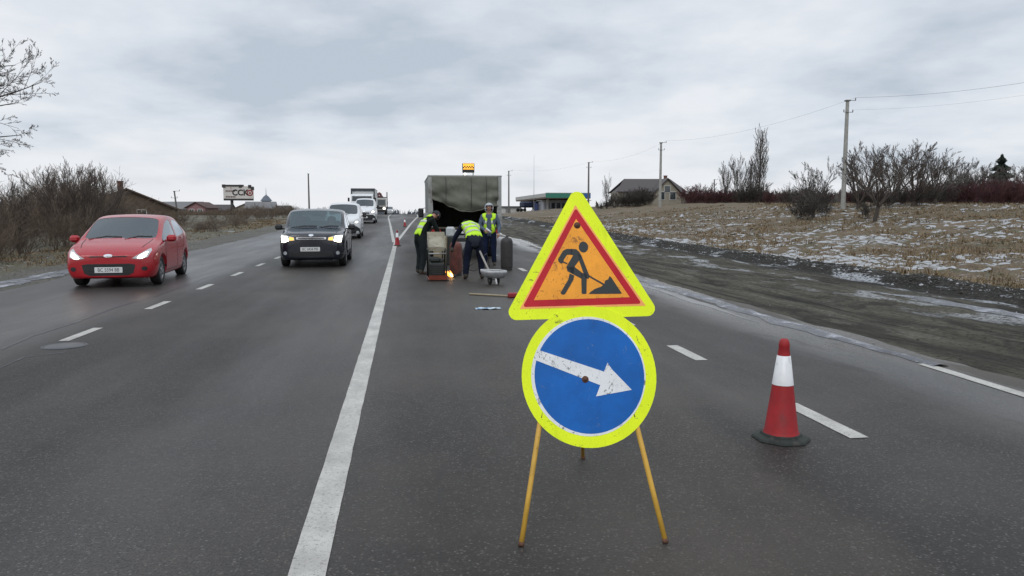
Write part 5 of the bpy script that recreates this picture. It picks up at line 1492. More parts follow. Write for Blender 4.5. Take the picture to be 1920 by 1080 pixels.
face(r3, JV['head'] + Vector((0, -.005, 0)), Vector((0, -.05, 1)), Vector((0, 1, -.1)))
hand(r3, J['wrl'], (.05, .4, -1), (1, 0, 0), M_SKIN); hand(r3, J['wrr'], (-.5, .3, -.2), (0, 0, -1), M_SKIN)
# pale paper cup / tool in his hand
b = MB(); q = Vector((-.02, .38, 1.0)); b.tube([q - Vector((.06, 0, .05)), q + Vector((.08, 0, .07))], .028, 8)
o = b.build('white_tube', mat('pale_tube', (.62, .64, .66), .5), label='short pale tube held by the hooded worker', cat='tube'); o.location = wp; o.rotation_euler = (0, 0, radians(168))

# ------------------------------------------------------------------ machine, cylinders, cart, torch, bits on the road
M_BEIGE = mat('beige_painted_steel', (0.30, 0.28, 0.215), 0.6, var=0.2, scale=5, dirt=((0.16, 0.13, 0.09), 5, 0.55, 0.7))
M_MACH = mat('dark_green_machine', (0.014, 0.018, 0.016), 0.6, var=0.35, scale=7)
M_REDB = mat('orange_red_plate', (0.20, 0.050, 0.030), 0.6, var=0.25, scale=9)
M_RUSTR = mat('rusty_red_cylinder', (0.16, 0.050, 0.040), 0.6, var=0.3, scale=7, dirt=((0.06, 0.03, 0.025), 6, 0.5, 0.7))
M_BLKC = mat('blackened_steel', (0.028, 0.026, 0.026), 0.6, var=0.3)
def machine():
    p = G(821, 527); root = empty('compactor', p, radians(2), 'dark petrol compactor with an orange red base plate and a beige hopper on top', 'machine')
    b = MB(); b.box((0, .26, .05), (.42, .62, .05), bev=.015); b.slab([(-.31, .03), (-.34, .13), (-.30, .13), (-.27, .06)], Vector((-.20, .26, 0)), Vector((0, 1, 0)), Vector((0, 0, 1)), 0, .4)
    b.build('base_plate', M_REDB, root)
    b = MB(); b.box((0, .22, .015), (.50, .50, .03), bev=.01); b.build('rubber_skid', M_BLKC, root)
    b = MB(); b.box((0, .26, .25), (.34, .42, .32), bev=.04); b.build('engine_block', M_MACH, root)
    b = MB(); b.box((-.05, .24, .47), (.26, .30, .12), bev=.04); b.build('fuel_tank', M_MACH, root)
    for k in range(5):
        b = MB(); b.box((0, .045, .16 + k * .045), (.26, .02, .016)); b.build('cooling_fin', M_BLKC, root)
    for sx in (-.20, .20):
        b = MB(); b.tube([(sx, .02, .08), (sx, .02, .62), (sx, .10, .70), (sx, .48, .72), (sx, .48, .08)], .017, 8); b.build('frame_tube', M_MACH, root)
    b = MB(); b.tube([(-.20, .02, .62), (.20, .02, .62)], .017, 8); b.build('frame_bar', M_BODYG, root)
    b = MB(); b.lathe([(.06, 0), (.07, .02), (.07, .07), (.03, .09), (0, .09)], 14, (.09, .2, .42)); b.build('air_filter', M_BLKC, root)
    # hopper: open tapering beige tray raised behind
    b = MB(); vs = [(-.17, .35, .66), (.19, .35, .66), (.24, 1.15, .98), (-.14, 1.15, .98), (-.19, .33, .76), (.21, .33, .76), (.26, 1.17, 1.08), (-.16, 1.17, 1.08)]
    b.add(vs, [(0, 3, 2, 1), (0, 1, 5, 4), (1, 2, 6, 5), (2, 3, 7, 6), (3, 0, 4, 7)]); o = b.build('hopper_tray', M_BEIGE, root); sm = o.modifiers.new('t', 'SOLIDIFY'); sm.thickness = .012
    for sx in (-.14, .2):
        b = MB(); b.tube([(sx, 1.05, .95), (sx, 1.1, .02)], .018, 6); b.build('hopper_leg', M_MACH, root)
machine()
def tank():
    # beige kettle behind the hopper
    p = G(826, 497); root = empty('bitumen_kettle', p, 0, 'small tan kettle and pale lid standing behind the hopper at the truck tail', 'kettle')
    b = MB(); b.lathe([(.16, .02), (.20, .05), (.20, .78), (.17, .84), (.06, .88), (.05, .95), (0, .95)], 18); b.build('drum', mat('tan_drum', (.28, .23, .15), .6, var=.3, scale=5), root)
    b = MB(); b.box((.30, .1, .95), (.26, .24, .30), bev=.05); b.build('canister', mat('pale_canister', (.40, .43, .44), .5, var=.12), root)
    b = MB(); b.box((.30, .1, .40), (.22, .22, .80), bev=.02); b.build('crate_support', M_MACH, root)
tank()
def cylinder(p, r, h, m, label, lean=0.0):
    root = empty('gas_cylinder', p, 0, label, 'gas cylinder', 'gas cylinders of the road crew')
    b = MB(); b.lathe([(r * .82, 0.0), (r * .86, .035), (r * .97, .06), (r, .10), (r, h * .80), (r * .96, h * .86), (r * .80, h * .92), (r * .45, h * .955), (r * .30, h * .96)], 26); b.lathe([(r * 1.012, h * .3), (r * 1.02, h * .305), (r * 1.012, h * .31)], 26); b.build('shell', m, root)
    b = MB(); b.lathe([(r * .30, h * .955), (r * .28, h * .99), (r * .12, h * .995), (r * .12, h * 1.03), (0, h * 1.03)], 12); b.box((r * .25, 0, h * 1.0), (r * .4, .03, .03)); b.build('valve', M_BLKC, root)
    b = MB(); b.lathe([(r * .80, .0), (r * .90, .0), (r * .90, .05), (r * .80, .05)], 20); b.build('foot_ring', M_BLKC, root)
    root.rotation_euler = (0, lean, 0)
    return root
cylinder(G(950, 506), .165, .90, M_BLKC, 'black gas cylinder standing apart to the right of the truck')
cylinder(G(855, 516), .155, .86, M_RUSTR, 'rusty red gas cylinder between the two stooping workers')
def cart():
    p = G(932, 535); root = empty('hand_cart', p, radians(10), 'small grey tray cart on two black wheels, its pale shaft propped up', 'hand cart')
    b = MB(); n = 16; vs = []; fs = []
    outer = ell(0, 0, .27, .24, 20, 2.8); 
    for (s_, z) in ((1.0, .30), (.99, .26), (.80, .17), (.55, .15)):
        for x, y in outer: vs.append((x * s_, y * s_ + .25, z + .05 * (-x)))
    N = len(outer)
    for k in range(3):
        for i in range(N): j = (i + 1) % N; fs.append((k * N + i, k * N + j, (k + 1) * N + j, (k + 1) * N + i))
    fs.append(tuple(range(3 * N, 4 * N))); b.add(vs, fs, 0, True); o = b.build('tray', mat('galvanised_tray', (.36, .37, .38), .5, metal=.3, var=.25, scale=6), root)
    sm = o.modifiers.new('t', 'SOLIDIFY'); sm.thickness = .012
    b = MB(); b.tube([(x, y + .25, .30 + .05 * (-x)) for x, y in outer + outer[:1]], .012, 6); b.build('rolled_rim', mat('pale_rim', (.55, .56, .57), .45), root)
    b = MB(); b.add([(x * .97, y * .97 + .25, .27 + .05 * (-x) + .04 * (1 - (x / .31) ** 2 - (y / .3) ** 2)) for x, y in outer], [tuple(range(N))]); b.build('asphalt_load', mat('cold_mix_load', (.07, .07, .072), .9, var=.5, scale=20), root)
    for sg in (-1, 1):
        b = MB(); b.lathe([(.04, -.025), (.085, -.03), (.10, -.015), (.10, .015), (.085, .03), (.04, .025), (.04, -.025)], 20, axis='X'); w = b.build('wheel', M_BLACK, root); w.location = (sg * .085, .25, .10)
        b = MB(); b.lathe([(.04, -.02), (.035, .02), (0, .02)], 12, axis='X'); b.build('hub', M_BODYG, w)
    b = MB(); b.tube([(-.12, .25, .10), (.12, .25, .10)], .012, 8); b.build('axle', M_STEEL, root)
    b = MB(); b.tube([(0.0, .12, .18), (0.0, .02, .015)], .02, 8); b.build('prop_leg', mat('pale_rim', (0, 0, 0)), root)
    b = MB(); b.tube([(-.02, .48, .24), (.02, 1.35, .62), (.06, 2.2, .98)], .024, 8); b.build('shaft', mat('pale_shaft', (.28, .27, .25), .6), root)
    b = MB(); b.tube([(-.14, 2.2, .98), (.26, 2.2, .98)], .018, 8); b.build('handle', M_BLACK, root)
cart()
def torch():
    p = G(846, 521); root = empty('gas_torch', p, 0, 'burning gas torch lying on the asphalt beside the compactor', 'torch')
    b = MB(); b.tube([(.95, .9, .52), (.35, .35, .18), (.10, .05, .05)], .010, 6); b.build('lance', M_BLKC, root)
    b = MB(); b.tube([(.10, .05, .05), (.02, -.01, .035)], [.028, .04], 10, caps=False); b.build('burner_cup', M_BLKC, root)
    rr = random.Random(3)
    FL = mat('flame', (.9, .35, .05), .5, emit=(1.0, .33, .05), estr=3.0); FL2 = mat('flame_core', (.9, .6, .2), .5, emit=(1.0, .66, .25), estr=7.0)
    fl = MB()
    for k in range(11):
        a = Vector((.0 + rr.gauss(0, .03), -.02 + rr.gauss(0, .02), .03)); h = rr.uniform(.05, .17); dx = -rr.uniform(.0, .14)
        fl.tube([a, a + Vector((dx * .4, 0, h * .4)), a + Vector((dx * .7 + rr.gauss(0, .01), 0, h * .75)), a + Vector((dx, 0, h))], [.016, .026, .014, .002], 7)
    fl.build('flame', FL, root)
    fl = MB()
    for k in range(6):
        a = Vector((-.01 + rr.gauss(0, .02), -.045, .03)); h = rr.uniform(.04, .10); fl.tube([a, a + Vector((-.02, 0, h * .5)), a + Vector((-.05, 0, h))], [.014, .018, .002], 7)
    fl.build('flame_core', FL2, root)
    # hose to the red cylinder
    a = Vector((.95, .9, .52)); 
    b = MB(); b.tube([a, a + Vector((.1, .3, -.35)), a + Vector((-.3, .5, -.47)), a + Vector((-.75, .2, -.3))], .009, 6); b.build('hose', M_BLACK, root)
torch()
def litter():
    a, c = G(880, 553), G(968, 558)
    root = empty('road_rake', a, 0, 'long handled tool with a dark red head lying on the road beyond the triangle', 'rake')
    d = c - a
    b = MB(); b.tube([Vector((0, 0, .02)), d * .5 + Vector((0, 0, .022)), d * .96 + Vector((0, 0, .02))], .018, 8); b.build('handle', mat('pale_wood', (.30, .25, .17), .7, var=.2), root)
    b = MB(); b.box(d * .97 + Vector((0, 0, .045)), (.26, .12, .09), bev=.02); b.build('head', mat('dark_red_head', (.22, .015, .02), .5), root)
    p = G(915, 579); b = MB(); r = random.Random(2); vs = []; fs = []; n = 9
    for i in range(n + 1):
        for j in range(5):
            vs.append(((i / n - .5) * .42, (j / 4 - .5) * .20 + .03 * sin(i), .006 + .035 * abs(noise.noise(Vector((i * .9, j * 1.3, 2)))) ))
    for i in range(n):
        for j in range(4): k = i * 5 + j; fs.append((k, k + 5, k + 6, k + 1))
    b.add(vs, fs, 0, False); t_ = NT('crumpled_film'); nn = t_.noise(9, 3, .6); t_.col(t_.ramp(nn, [(.4, (.06, .20, .38)), (.55, (.42, .52, .60)), (.65, (.62, .66, .70))])); t_.rough(.3)
    o = b.build('plastic_scrap', t_.m, label='crumpled blue and white plastic scrap on the wet asphalt left of the triangle', cat='litter'); o.location = p
litter()

# drivers seen through the windscreens
def driver(v, sy, label, top):
    J = dict(pelvis=(0, 0, .74), waist=(0, -.04, .86), chest=(0, -.03, 1.08), neckb=(0, -.02, 1.17), neck=(0, 0.0, 1.21), head=(0, .02, 1.29), crown=(0, .02, 1.35),
             shl=(-.18, -.02, 1.10), shr=(.18, -.02, 1.10), ell=(-.24, .18, .94), elr=(.24, .18, .94), wrl=(-.16, .36, 1.03), wrr=(.16, .36, 1.03), hal=(-.15, .40, 1.06), har=(.15, .40, 1.06),
             hpl=(-.10, .05, .72), hpr=(.10, .05, .72), knl=(-.12, .46, .74), knr=(.12, .46, .74), anl=(-.12, .62, .58), anr=(.12, .62, .58), hel=(-.12, .64, .54), her=(.12, .64, .54), tol=(-.12, .72, .56), tor=(.12, .72, .56))
    p = v.root.matrix_basis @ Vector((.38, sy, 0))
    r_, ev, tg, JV, lift = person(p, v.root.rotation_euler.z + pi, J, label, dict(top=top, leg=M_NAVY, boot=M_BOOT, skin=M_SKIN, hand=M_SKIN), None, group=None)
    head_shell(r_, JV['head'], Vector((0, -.1, 1)), Vector((0, 1, 0)), M_HAIR, 'hair', r=(.098, .112, .118), cut=.015)
    face(r_, JV['head'], Vector((0, 0, 1)), Vector((0, 1, 0)))
bpy.context.view_layer.update()
driver(red, 2.08, 'driver in a grey top behind the windscreen of the red hatchback', M_GREYJ)
driver(blu, 2.14, 'driver in dark clothes behind the windscreen of the dark crossover', M_DKGREEN)
# ------------------------------------------------------------------ trees and bushes
def gen_branches(r, start, d, length, rad, level, maxl, out, up=0.05, spread=0.75, kids=(5, 8), seg=4, wob=0.16, shrink=(0.45, 0.72), tip=0.25, keep=0.15):
    pts = [start.copy()]; rads = [rad]; p = start.copy(); dd = d.normalized()
    for i in range(seg):
        dd = (dd + Vector((r.gauss(0, wob), r.gauss(0, wob), r.gauss(0, wob * .7) + up))).normalized()
        p = p + dd * (length / seg); pts.append(p.copy()); rads.append(rad * (1 - (1 - tip) * (i + 1) / seg))
    out.append((level, pts, rads))
    if level >= maxl: return
    n = r.randint(*kids)
    for k in range(n):
        t = keep + (1 - keep) * (k + r.random()) / n; i = min(int(t * seg), seg - 1); f = t * seg - i
        q = pts[i].lerp(pts[i + 1], f); rr = (rads[i] * (1 - f) + rads[i + 1] * f)
        ax = (pts[i + 1] - pts[i]).normalized(); a = r.random() * 6.283
        s_ = ax.cross(Vector((0.3, 0.2, 1))); s_ = s_.normalized() if s_.length > .01 else Vector((1, 0, 0)); b_ = ax.cross(s_)
        side = s_ * cos(a) + b_ * sin(a); sp = spread * r.uniform(.7, 1.2)
        nd = (ax * cos(sp) + side * sin(sp)).normalized()
        gen_branches(r, q, nd, length * r.uniform(*shrink) * (1.05 - .45 * t), max(rr * r.uniform(.5, .68), 0.003), level + 1, maxl, out, up, spread, kids, max(3, seg - 1), wob, shrink, tip, .2)
def tree_mesh(br, thick_level, mtrunk, mcrown, minr=0.004):
    tb, cb = MB(), MB()
    for lv, pts, rads in br:
        n = 7 if lv == 0 else (4 if lv <= thick_level else 3)
        (tb if lv <= thick_level else cb).tube(pts, [max(q, minr) for q in rads], n, caps=False)
    return tb.mesh('trunk', mtrunk), cb.mesh('crown', mcrown)
M_BARK = mat('bark', (0.060, 0.050, 0.042), 0.9, var=0.3)
M_TWIG = mat('twigs', (0.088, 0.072, 0.062), 0.9, var=0.3, scale=2)
M_TWIGG = mat('grey_twigs', (0.125, 0.113, 0.104), 0.9, var=0.3, scale=1)
M_TWIGD = mat('brown_thicket_twigs', (0.130, 0.098, 0.072), 0.9, var=0.4, scale=1.2)
M_TWIGR = mat('red_stems', (0.080, 0.029, 0.032), 0.85, var=0.35, scale=1)
M_TWIGK = mat('dark_twigs', (0.055, 0.047, 0.040), 0.9, var=0.35, scale=1)

def put_tree(name, meshes, px, y, label, group, h_scale=1, rz=0, cat='tree', sx=None, z=None, xy=None):
    x = X(px, y) if xy is None else xy[0]
    root = empty(name, (x, y, T(x, y) - 0.03 if z is None else z), rz, label, cat, group)
    sx = sx or h_scale; root.scale = (sx, sx, h_scale)
    link('trunk', meshes[0], root); link('crown', meshes[1], root)
    return root
# prototypes
def proto_round(seed, h=5.0, trunk=.22, base=6, fan=.85):      # vase shaped field tree: steep limbs, straight fine shoots
    r = random.Random(seed); out = []
    gen_branches(r, Vector((0, 0, 0)), Vector((.10 * r.choice((-1, 1)), 0, 1)), h * trunk, h * .026, 0, 0, out, 0.02, seg=4, wob=.05, tip=.8)
    top = out[0][1][-1]
    for k in range(base):
        a = k * 6.283 / base + r.random() * .7; e_ = r.uniform(.12, fan)
        q = out[0][1][-2].lerp(top, r.random())
        gen_branches(r, q, Vector((cos(a) * sin(e_), sin(a) * sin(e_), cos(e_))), h * r.uniform(.58, .80), h * .0125, 1, 4, out, .05, .48, (6, 8), 5, .065, (.30, .60), .25)
    return out
def proto_spray(seed, h=3.6, stems=16, spread=.65):   # multi stemmed shrub
    r = random.Random(seed); out = []
    for k in range(stems):
        a = r.random() * 6.283; e_ = r.uniform(.05, spread)
        gen_branches(r, Vector((r.gauss(0, .25), r.gauss(0, .25), 0)), Vector((cos(a) * sin(e_), sin(a) * sin(e_), cos(e_))), h * r.uniform(.6, 1.02), h * .0045 + .004, 1, 3, out, .05, .5, (5, 8), 5, .13, (.34, .62), .3)
    return out
def proto_poplar(seed, h=9.0):      # bundle of steep stems with fine upright shoots, broad flame outline
    r = random.Random(seed); out = []
    gen_branches(r, Vector((0, 0, 0)), Vector((0, 0, 1)), h, h * .014, 0, 0, out, 0.02, seg=8, wob=.01, tip=.06)
    tr = out[0][1]
    for k in range(46):
        t = .02 + .80 * (k / 46) ** 1.1; i = min(int(t * 8), 7); q = tr[i].lerp(tr[i + 1], t * 8 - i); a = k * 2.4 + r.random()
        L_ = h * (.34 * (1 - t) + .12) * r.uniform(.8, 1.1); e_ = r.uniform(.14, .30)
        gen_branches(r, q, Vector((cos(a) * sin(e_), sin(a) * sin(e_), cos(e_))), L_, .022, 1, 3, out, .05, .24, (5, 7), 5, .03, (.30, .50), .2, .1)
    return out
ROUND = [tree_mesh(proto_round(3, trunk=.24, base=7, fan=1.0), 1, M_BARK, M_TWIG, .006)] + [tree_mesh(proto_round(s_, trunk=.08, base=8), 1, M_BARK, M_TWIG, .008) for s_ in (11, 23)]
ROUNDG = [tree_mesh(proto_round(s_, trunk=.10, base=7, fan=.7), 1, M_BARK, M_TWIGG, .009) for s_ in (5, 17)]
SPRAY = [tree_mesh(proto_spray(s_), 1, M_TWIGD, M_TWIGD, .006) for s_ in (1, 2, 7)]
SPRAYR = [tree_mesh(proto_spray(s_, 2.2, 22, .5), 1, M_TWIGR, M_TWIGR, .010) for s_ in (4, 9)]
SPRAYK = [tree_mesh(proto_spray(s_, 3.0, 24, .8), 1, M_TWIGK, M_TWIGK, .010) for s_ in (6, 8)]
POP = tree_mesh(proto_poplar(2), 0, M_BARK, M_TWIGG, .010)
def height_scale(base_h, px, y, top_py, x=None):
    x = X(px, y); return (P(px, top_py, y).z - T(x, y)) / base_h
def mesh_h(ms): return max(max(v.co.z for v in m.vertices) for m in ms)
HM = {}
def place(ms, name, px, y, top_py, label, group=None, rz=0, cat='tree', wide=1.0):
    k = id(ms); HM[k] = HM.get(k) or mesh_h(ms)
    s_ = height_scale(HM[k], px, y, top_py)
    return put_tree(name, ms, px, y, label, group, s_, rz, cat, s_ * wide)

# right meadow trees
place(ROUND[0], 'fruit_tree', 1640, 41, 270, 'nearest bare fruit tree with a leaning trunk, right of the tall pole', None, 2.2, wide=1.25)
place(ROUNDG[0], 'bare_tree', 1525, 50, 292, 'small bare tree with a round crown just left of the tallest pole', None, 1.0, wide=1.0)
for i, (px, y, tp, w_) in enumerate([(1608, 56, 262, 1.1), (1672, 60, 255, 1.15), (1712, 54, 258, 1.15), (1752, 58, 266, 1.15)]):
    place([ROUND[1], ROUNDG[1], ROUND[2], ROUNDG[0]][i], 'bare_tree', px, y, tp, ['bare tree directly right of the tallest pole', 'bare tree in the middle of the row behind the fruit tree', 'bushy bare tree right of centre in the row behind the fruit tree', 'rightmost bare tree of the row behind the fruit tree'][i], 'row of bare trees behind the fruit tree', i * 1.7, wide=w_)
for i, (px, y, tp) in enumerate([(1790, 74, 296), (1818, 76, 292), (1842, 76, 292), (1905, 78, 298), (1935, 76, 292)]):
    place(ROUNDG[i % 2], 'bare_tree', px, y, tp, ['pale grey bare tree left of the spruce, leftmost of three', 'pale grey bare tree left of the spruce, middle of three', 'pale grey bare tree touching the left side of the spruce', 'grey bare tree just right of the spruce', 'grey bare tree cut by the right edge of the picture'][i], 'pale bare trees around the spruce', i * 2.1, wide=1.15)
place(POP, 'poplar_tree', 1421, 112, 230, 'tall narrow bare poplar, tallest tree of the right skyline', None, .4, wide=1.25)
place(POP, 'poplar_tree', 1407, 108, 292, 'shorter bare poplar against the left side of the tall one', None, 1.9, wide=1.5)
place(ROUNDG[1], 'bare_tree', 1385, 112, 282, 'slender bare tree between the poplars and the thin tree', 'thin bare trees left of the poplars', 2.5, wide=.55)
place(ROUNDG[0], 'bare_tree', 1360, 112, 293, 'leftmost thin bare tree near the poplars', 'thin bare trees left of the poplars', .5, wide=.6)
place(ROUNDG[1], 'bare_tree', 1318, 140, 338, 'low round bare tree above the red bushes right of the house', None, .5, wide=.9)
place(ROUNDG[0], 'bare_tree', 1137, 110, 322, 'thin bare tree at the left corner of the house', None, .9, wide=.4)
# spruce
def spruce():
    r = random.Random(4); y = 84; px = 1872; x = X(px, y); z0 = T(x, y); h = P(px, 287, y).z - z0
    root = empty('spruce_tree', (x, y, z0), 0, 'dark green spruce above the red bushes at the far right', 'tree')
    b = MB(); b.tube([(0, 0, 0), (0, 0, h)], [.16, .02], 7); b.build('trunk', M_BARK, root)
    b = MB()
    for k in range(2600):
        t = r.random() ** .8; z = h * (.12 + .86 * t); R_ = (h * .46 * (1 - t) + .10) * (.75 + .35 * sin(z * 7.0 + r.random()))
        a = r.random() * 6.283; L_ = R_ * r.uniform(.55, 1.12); d = Vector((cos(a), sin(a), -.22)); s_ = Vector((-sin(a), cos(a), 0)); w_ = .10 + .10 * r.random()
        p0 = Vector((0, 0, z)) + d * L_ * .25; p1 = Vector((0, 0, z)) + d * L_
        dz = Vector((0, 0, -.14 * r.random() - .03))
        b.add([p0 - s_ * w_ * .4, p0 + s_ * w_ * .4, p1 + s_ * w_ + dz, p1 + d * .1, p1 - s_ * w_ + dz], [(0, 1, 2, 3, 4)])
    b.build('crown', mat('spruce_needles', (.020, .034, .022), .8, var=.4, scale=2), root)
spruce()
# red stemmed bushes
rr = random.Random(12); i = 0
spots = [(px, rr.uniform(62, 74), rr.uniform(328, 342)) for px in range(1718, 1960, 11)] + [(px, rr.uniform(72, 88), rr.uniform(350, 360)) for px in range(1440, 1560, 12)] \
      + [(px, rr.uniform(68, 80), rr.uniform(346, 358)) for px in range(1590, 1720, 10)] + [(px, rr.uniform(108, 124), rr.uniform(342, 358)) for px in range(1288, 1440, 8)]
for px, y, tp in spots:
    place(SPRAYR[i % 2], 'red_bush', px, y, tp, 'dark red stemmed bush in the belt along the top of the meadow', 'red stemmed bushes along the meadow top', i * 1.1, 'bush', 1.35); i += 1
i = 0
for px, y, tp in [(1475, 76, 346), (1500, 60, 338), (1530, 58, 340), (1545, 60, 352), (1640, 58, 338), (1665, 52, 344), (1690, 56, 340), (1610, 58, 345), (1720, 54, 340), (1745, 56, 336), (1770, 60, 334), (1790, 64, 326), (1815, 68, 322), (1385, 104, 345), (1400, 104, 335), (1415, 103, 338), (1430, 104, 336), (1500, 48, 360), (1520, 47, 362), (1545, 49, 366), (1625, 44, 372)]:
    nr = y < 50 and px < 1600
    place(SPRAYK[i % 2], 'dark_bush', px, y, tp, 'dark bush at the foot of the small round tree left of the tall pole' if nr else ('low dark bush beside the trunk of the fruit tree' if y < 50 else 'dark bare bush among the trees of the right meadow'), 'dark bushes at the foot of the small round tree' if nr else 'dark bushes under the meadow trees', i * 1.3, 'bush', 1.1); i += 1
# bushes in front of the house
i = 0
for px, y, tp in [(1125, 112, 378), (1138, 110, 372), (1152, 112, 360), (1165, 108, 354), (1180, 110, 358), (1196, 107, 350), (1205, 108, 346), (1212, 109, 350), (1198, 111, 352), (1172, 111, 364), (1190, 112, 352)]:
    place(SPRAYK[i % 2], 'dark_bush', px, y, tp, 'dense dark bush in front of the brown roofed house', 'dark bushes in front of the house', i * 1.3, 'bush', 1.5); i += 1

# left thicket
rr = random.Random(21); i = 0
def left_top(px):
    pts = [(-200, 330), (0, 330), (60, 320), (110, 305), (160, 300), (205, 318), (235, 352), (280, 380), (330, 395), (420, 398), (520, 402)]
    for a, c in zip(pts[:-1], pts[1:]):
        if a[0] <= px <= c[0]: return a[1] + (c[1] - a[1]) * (px - a[0]) / (c[0] - a[0])
    return 402
for k in range(118):
    y = 15.5 + 46 * (k / 118) ** 1.15 + rr.uniform(-.6, .6); x = -11.9 - rr.random() ** 1.3 * (5.5 + .12 * y)
    d = cam.matrix_world if False else None
    v = Vector((x, y, 0)); v2 = Matrix.Rotation(YAW, 3, 'Z') @ v
    px = 960 + F * v2.x / v2.y / cos(PITCH)
    if px < -260: continue
    front = x > -13.2
    tp = left_top(px) + rr.uniform(4, 46) if not front else left_top(px) + rr.uniform(60, 110)
    ms = SPRAY[i % 3]; kk = id(ms); HM[kk] = HM.get(kk) or mesh_h(ms)
    hgt = P(px, tp, y).z - T(x, y)
    if hgt < .5: hgt = rr.uniform(.7, 1.0)
    s_ = hgt / HM[kk]
    put_tree('thicket_bush', ms, 0, y, 'bare brown bush in the thicket along the left shoulder', 'bare bushes of the left thicket', s_, i * 1.3, 'bush', max(s_ * 1.25, .5), xy=(x, y)); i += 1
i = 0
for k in range(34):
    y = 62 + 2.6 * k; x = -12.5 - rr.random() * 7
    ms = SPRAY[i % 3]; s_ = rr.uniform(.25, .42)
    put_tree('verge_bush', ms, 0, y, 'low bare bush on the far stretch of the left verge', 'low bushes of the far left verge', s_, i * 1.3, 'bush', s_ * 2.2, xy=(x, y)); i += 1
for px, y, tp in [(30, 30, 318), (118, 34, 296), (165, 33, 292), (190, 37, 298)]:
    place(ROUND[i % 3], 'bare_tree', px, y, tp, {30: 'bare tree rising from the thicket near the left edge', 118: 'bare tree with upright twigs above the red car', 165: 'tallest bare tree at the centre of the left thicket', 190: 'bare tree where the left thicket begins to drop'}[px], 'bare trees in the left thicket', i, wide=.8); i += 1
# big tree outside the frame whose boughs reach in at upper left
def big_tree():
    r = random.Random(31); out = []
    y = 23; x = X(-230, y); z0 = T(x, y)
    gen_branches(r, Vector((0, 0, 0)), Vector((0, 0, 1)), 5.2, .26, 0, 0, out, .02, seg=5, wob=.04, tip=.6)
    # boughs aim at points measured in the photograph
    def tgt(px, py, yy=23): return P(px, py, yy) - Vector((x, y, z0))
    base = [out[0][1][3], out[0][1][4], out[0][1][5]]
    for k, (px, py, b0) in enumerate([(98, 190, 1), (60, 262, 0), (60, 215, 1), (18, 175, 2), (45, 185, 2), (20, 300, 0), (-5, 200, 2), (-90, 170, 2), (-330, 170, 2), (-400, 240, 1), (-200, 150, 2)]):
        t_ = tgt(px, py, 22 + (k % 3)); q = base[b0]; d = t_ - q
        gen_branches(r, q, d, d.length * .93, .066, 1, 5, out, .02, .62, (5, 8), 7, .08, (.26, .46), .12, .35)
    ms = tree_mesh(out, 1, M_BARK, M_TWIGG, .0035)
    root = empty('large_bare_tree', (x, y, z0), 0, 'large bare tree whose long boughs reach in at the upper left', 'tree')
    link('trunk', ms[0], root); link('crown', ms[1], root)
big_tree()

# far woods on the skyline: one mass
def woods(name, a, b_, n, h, seed, m, label):
    r = random.Random(seed); mb = MB(); vs = []; fs = []
    a = Vector(a); b_ = Vector(b_)
    for k in range(n):
        t = r.random(); p = a.lerp(b_, t) + Vector((r.gauss(0, 3), r.gauss(0, 6)))
        z = T(p.x, p.y); hh = h * (0.45 + .55 * max(0, .5 + nz(t * 40, 0, .8, seed))) * r.uniform(.5, 1)
        w_ = hh * r.uniform(.05, .16)
        aa = r.random() * 3.14; c, s_ = cos(aa), sin(aa); i = len(vs)
        x1, y1 = p.x + r.gauss(0, w_), p.y
        z1 = z + r.random() * hh * .4; z2 = z + hh
        vs += [(x1 - c * w_, y1 - s_ * w_, z1 - .5), (x1 + c * w_, y1 + s_ * w_, z1 - .3), (x1 + c * w_ * .6 + r.gauss(0, w_ * .5), y1, z1 + (z2 - z1) * .7), (x1 + r.gauss(0, w_), y1, z2)]
        fs += [(i, i + 1, i + 2), (i, i + 2, i + 3)]
    mb.add(vs, fs); mb.build(name, m, label=label, cat='woods', kind='stuff')
M_FARW = mat('far_wood_painted_haze', (0.085, 0.095, 0.115), 1.0, var=.25, scale=.05)  # blue grey: distance haze is painted into the wood's colour
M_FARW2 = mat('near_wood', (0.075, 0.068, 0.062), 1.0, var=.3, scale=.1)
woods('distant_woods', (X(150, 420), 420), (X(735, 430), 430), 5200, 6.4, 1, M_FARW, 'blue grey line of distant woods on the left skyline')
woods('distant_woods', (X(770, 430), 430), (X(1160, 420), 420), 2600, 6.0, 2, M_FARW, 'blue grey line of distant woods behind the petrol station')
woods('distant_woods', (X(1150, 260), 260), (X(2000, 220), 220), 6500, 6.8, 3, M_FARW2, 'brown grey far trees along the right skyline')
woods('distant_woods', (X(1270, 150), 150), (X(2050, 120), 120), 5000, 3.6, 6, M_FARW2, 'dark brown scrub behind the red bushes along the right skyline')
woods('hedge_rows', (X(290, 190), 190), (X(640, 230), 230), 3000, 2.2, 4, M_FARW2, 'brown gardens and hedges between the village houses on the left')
woods('hedge_rows', (X(250, 120), 120), (X(560, 170), 170), 2400, 1.1, 5, mat('brown_scrub', (0.10, 0.075, 0.055), 1.0, var=.3, scale=.3), 'brown scrub lining the far left field edge')

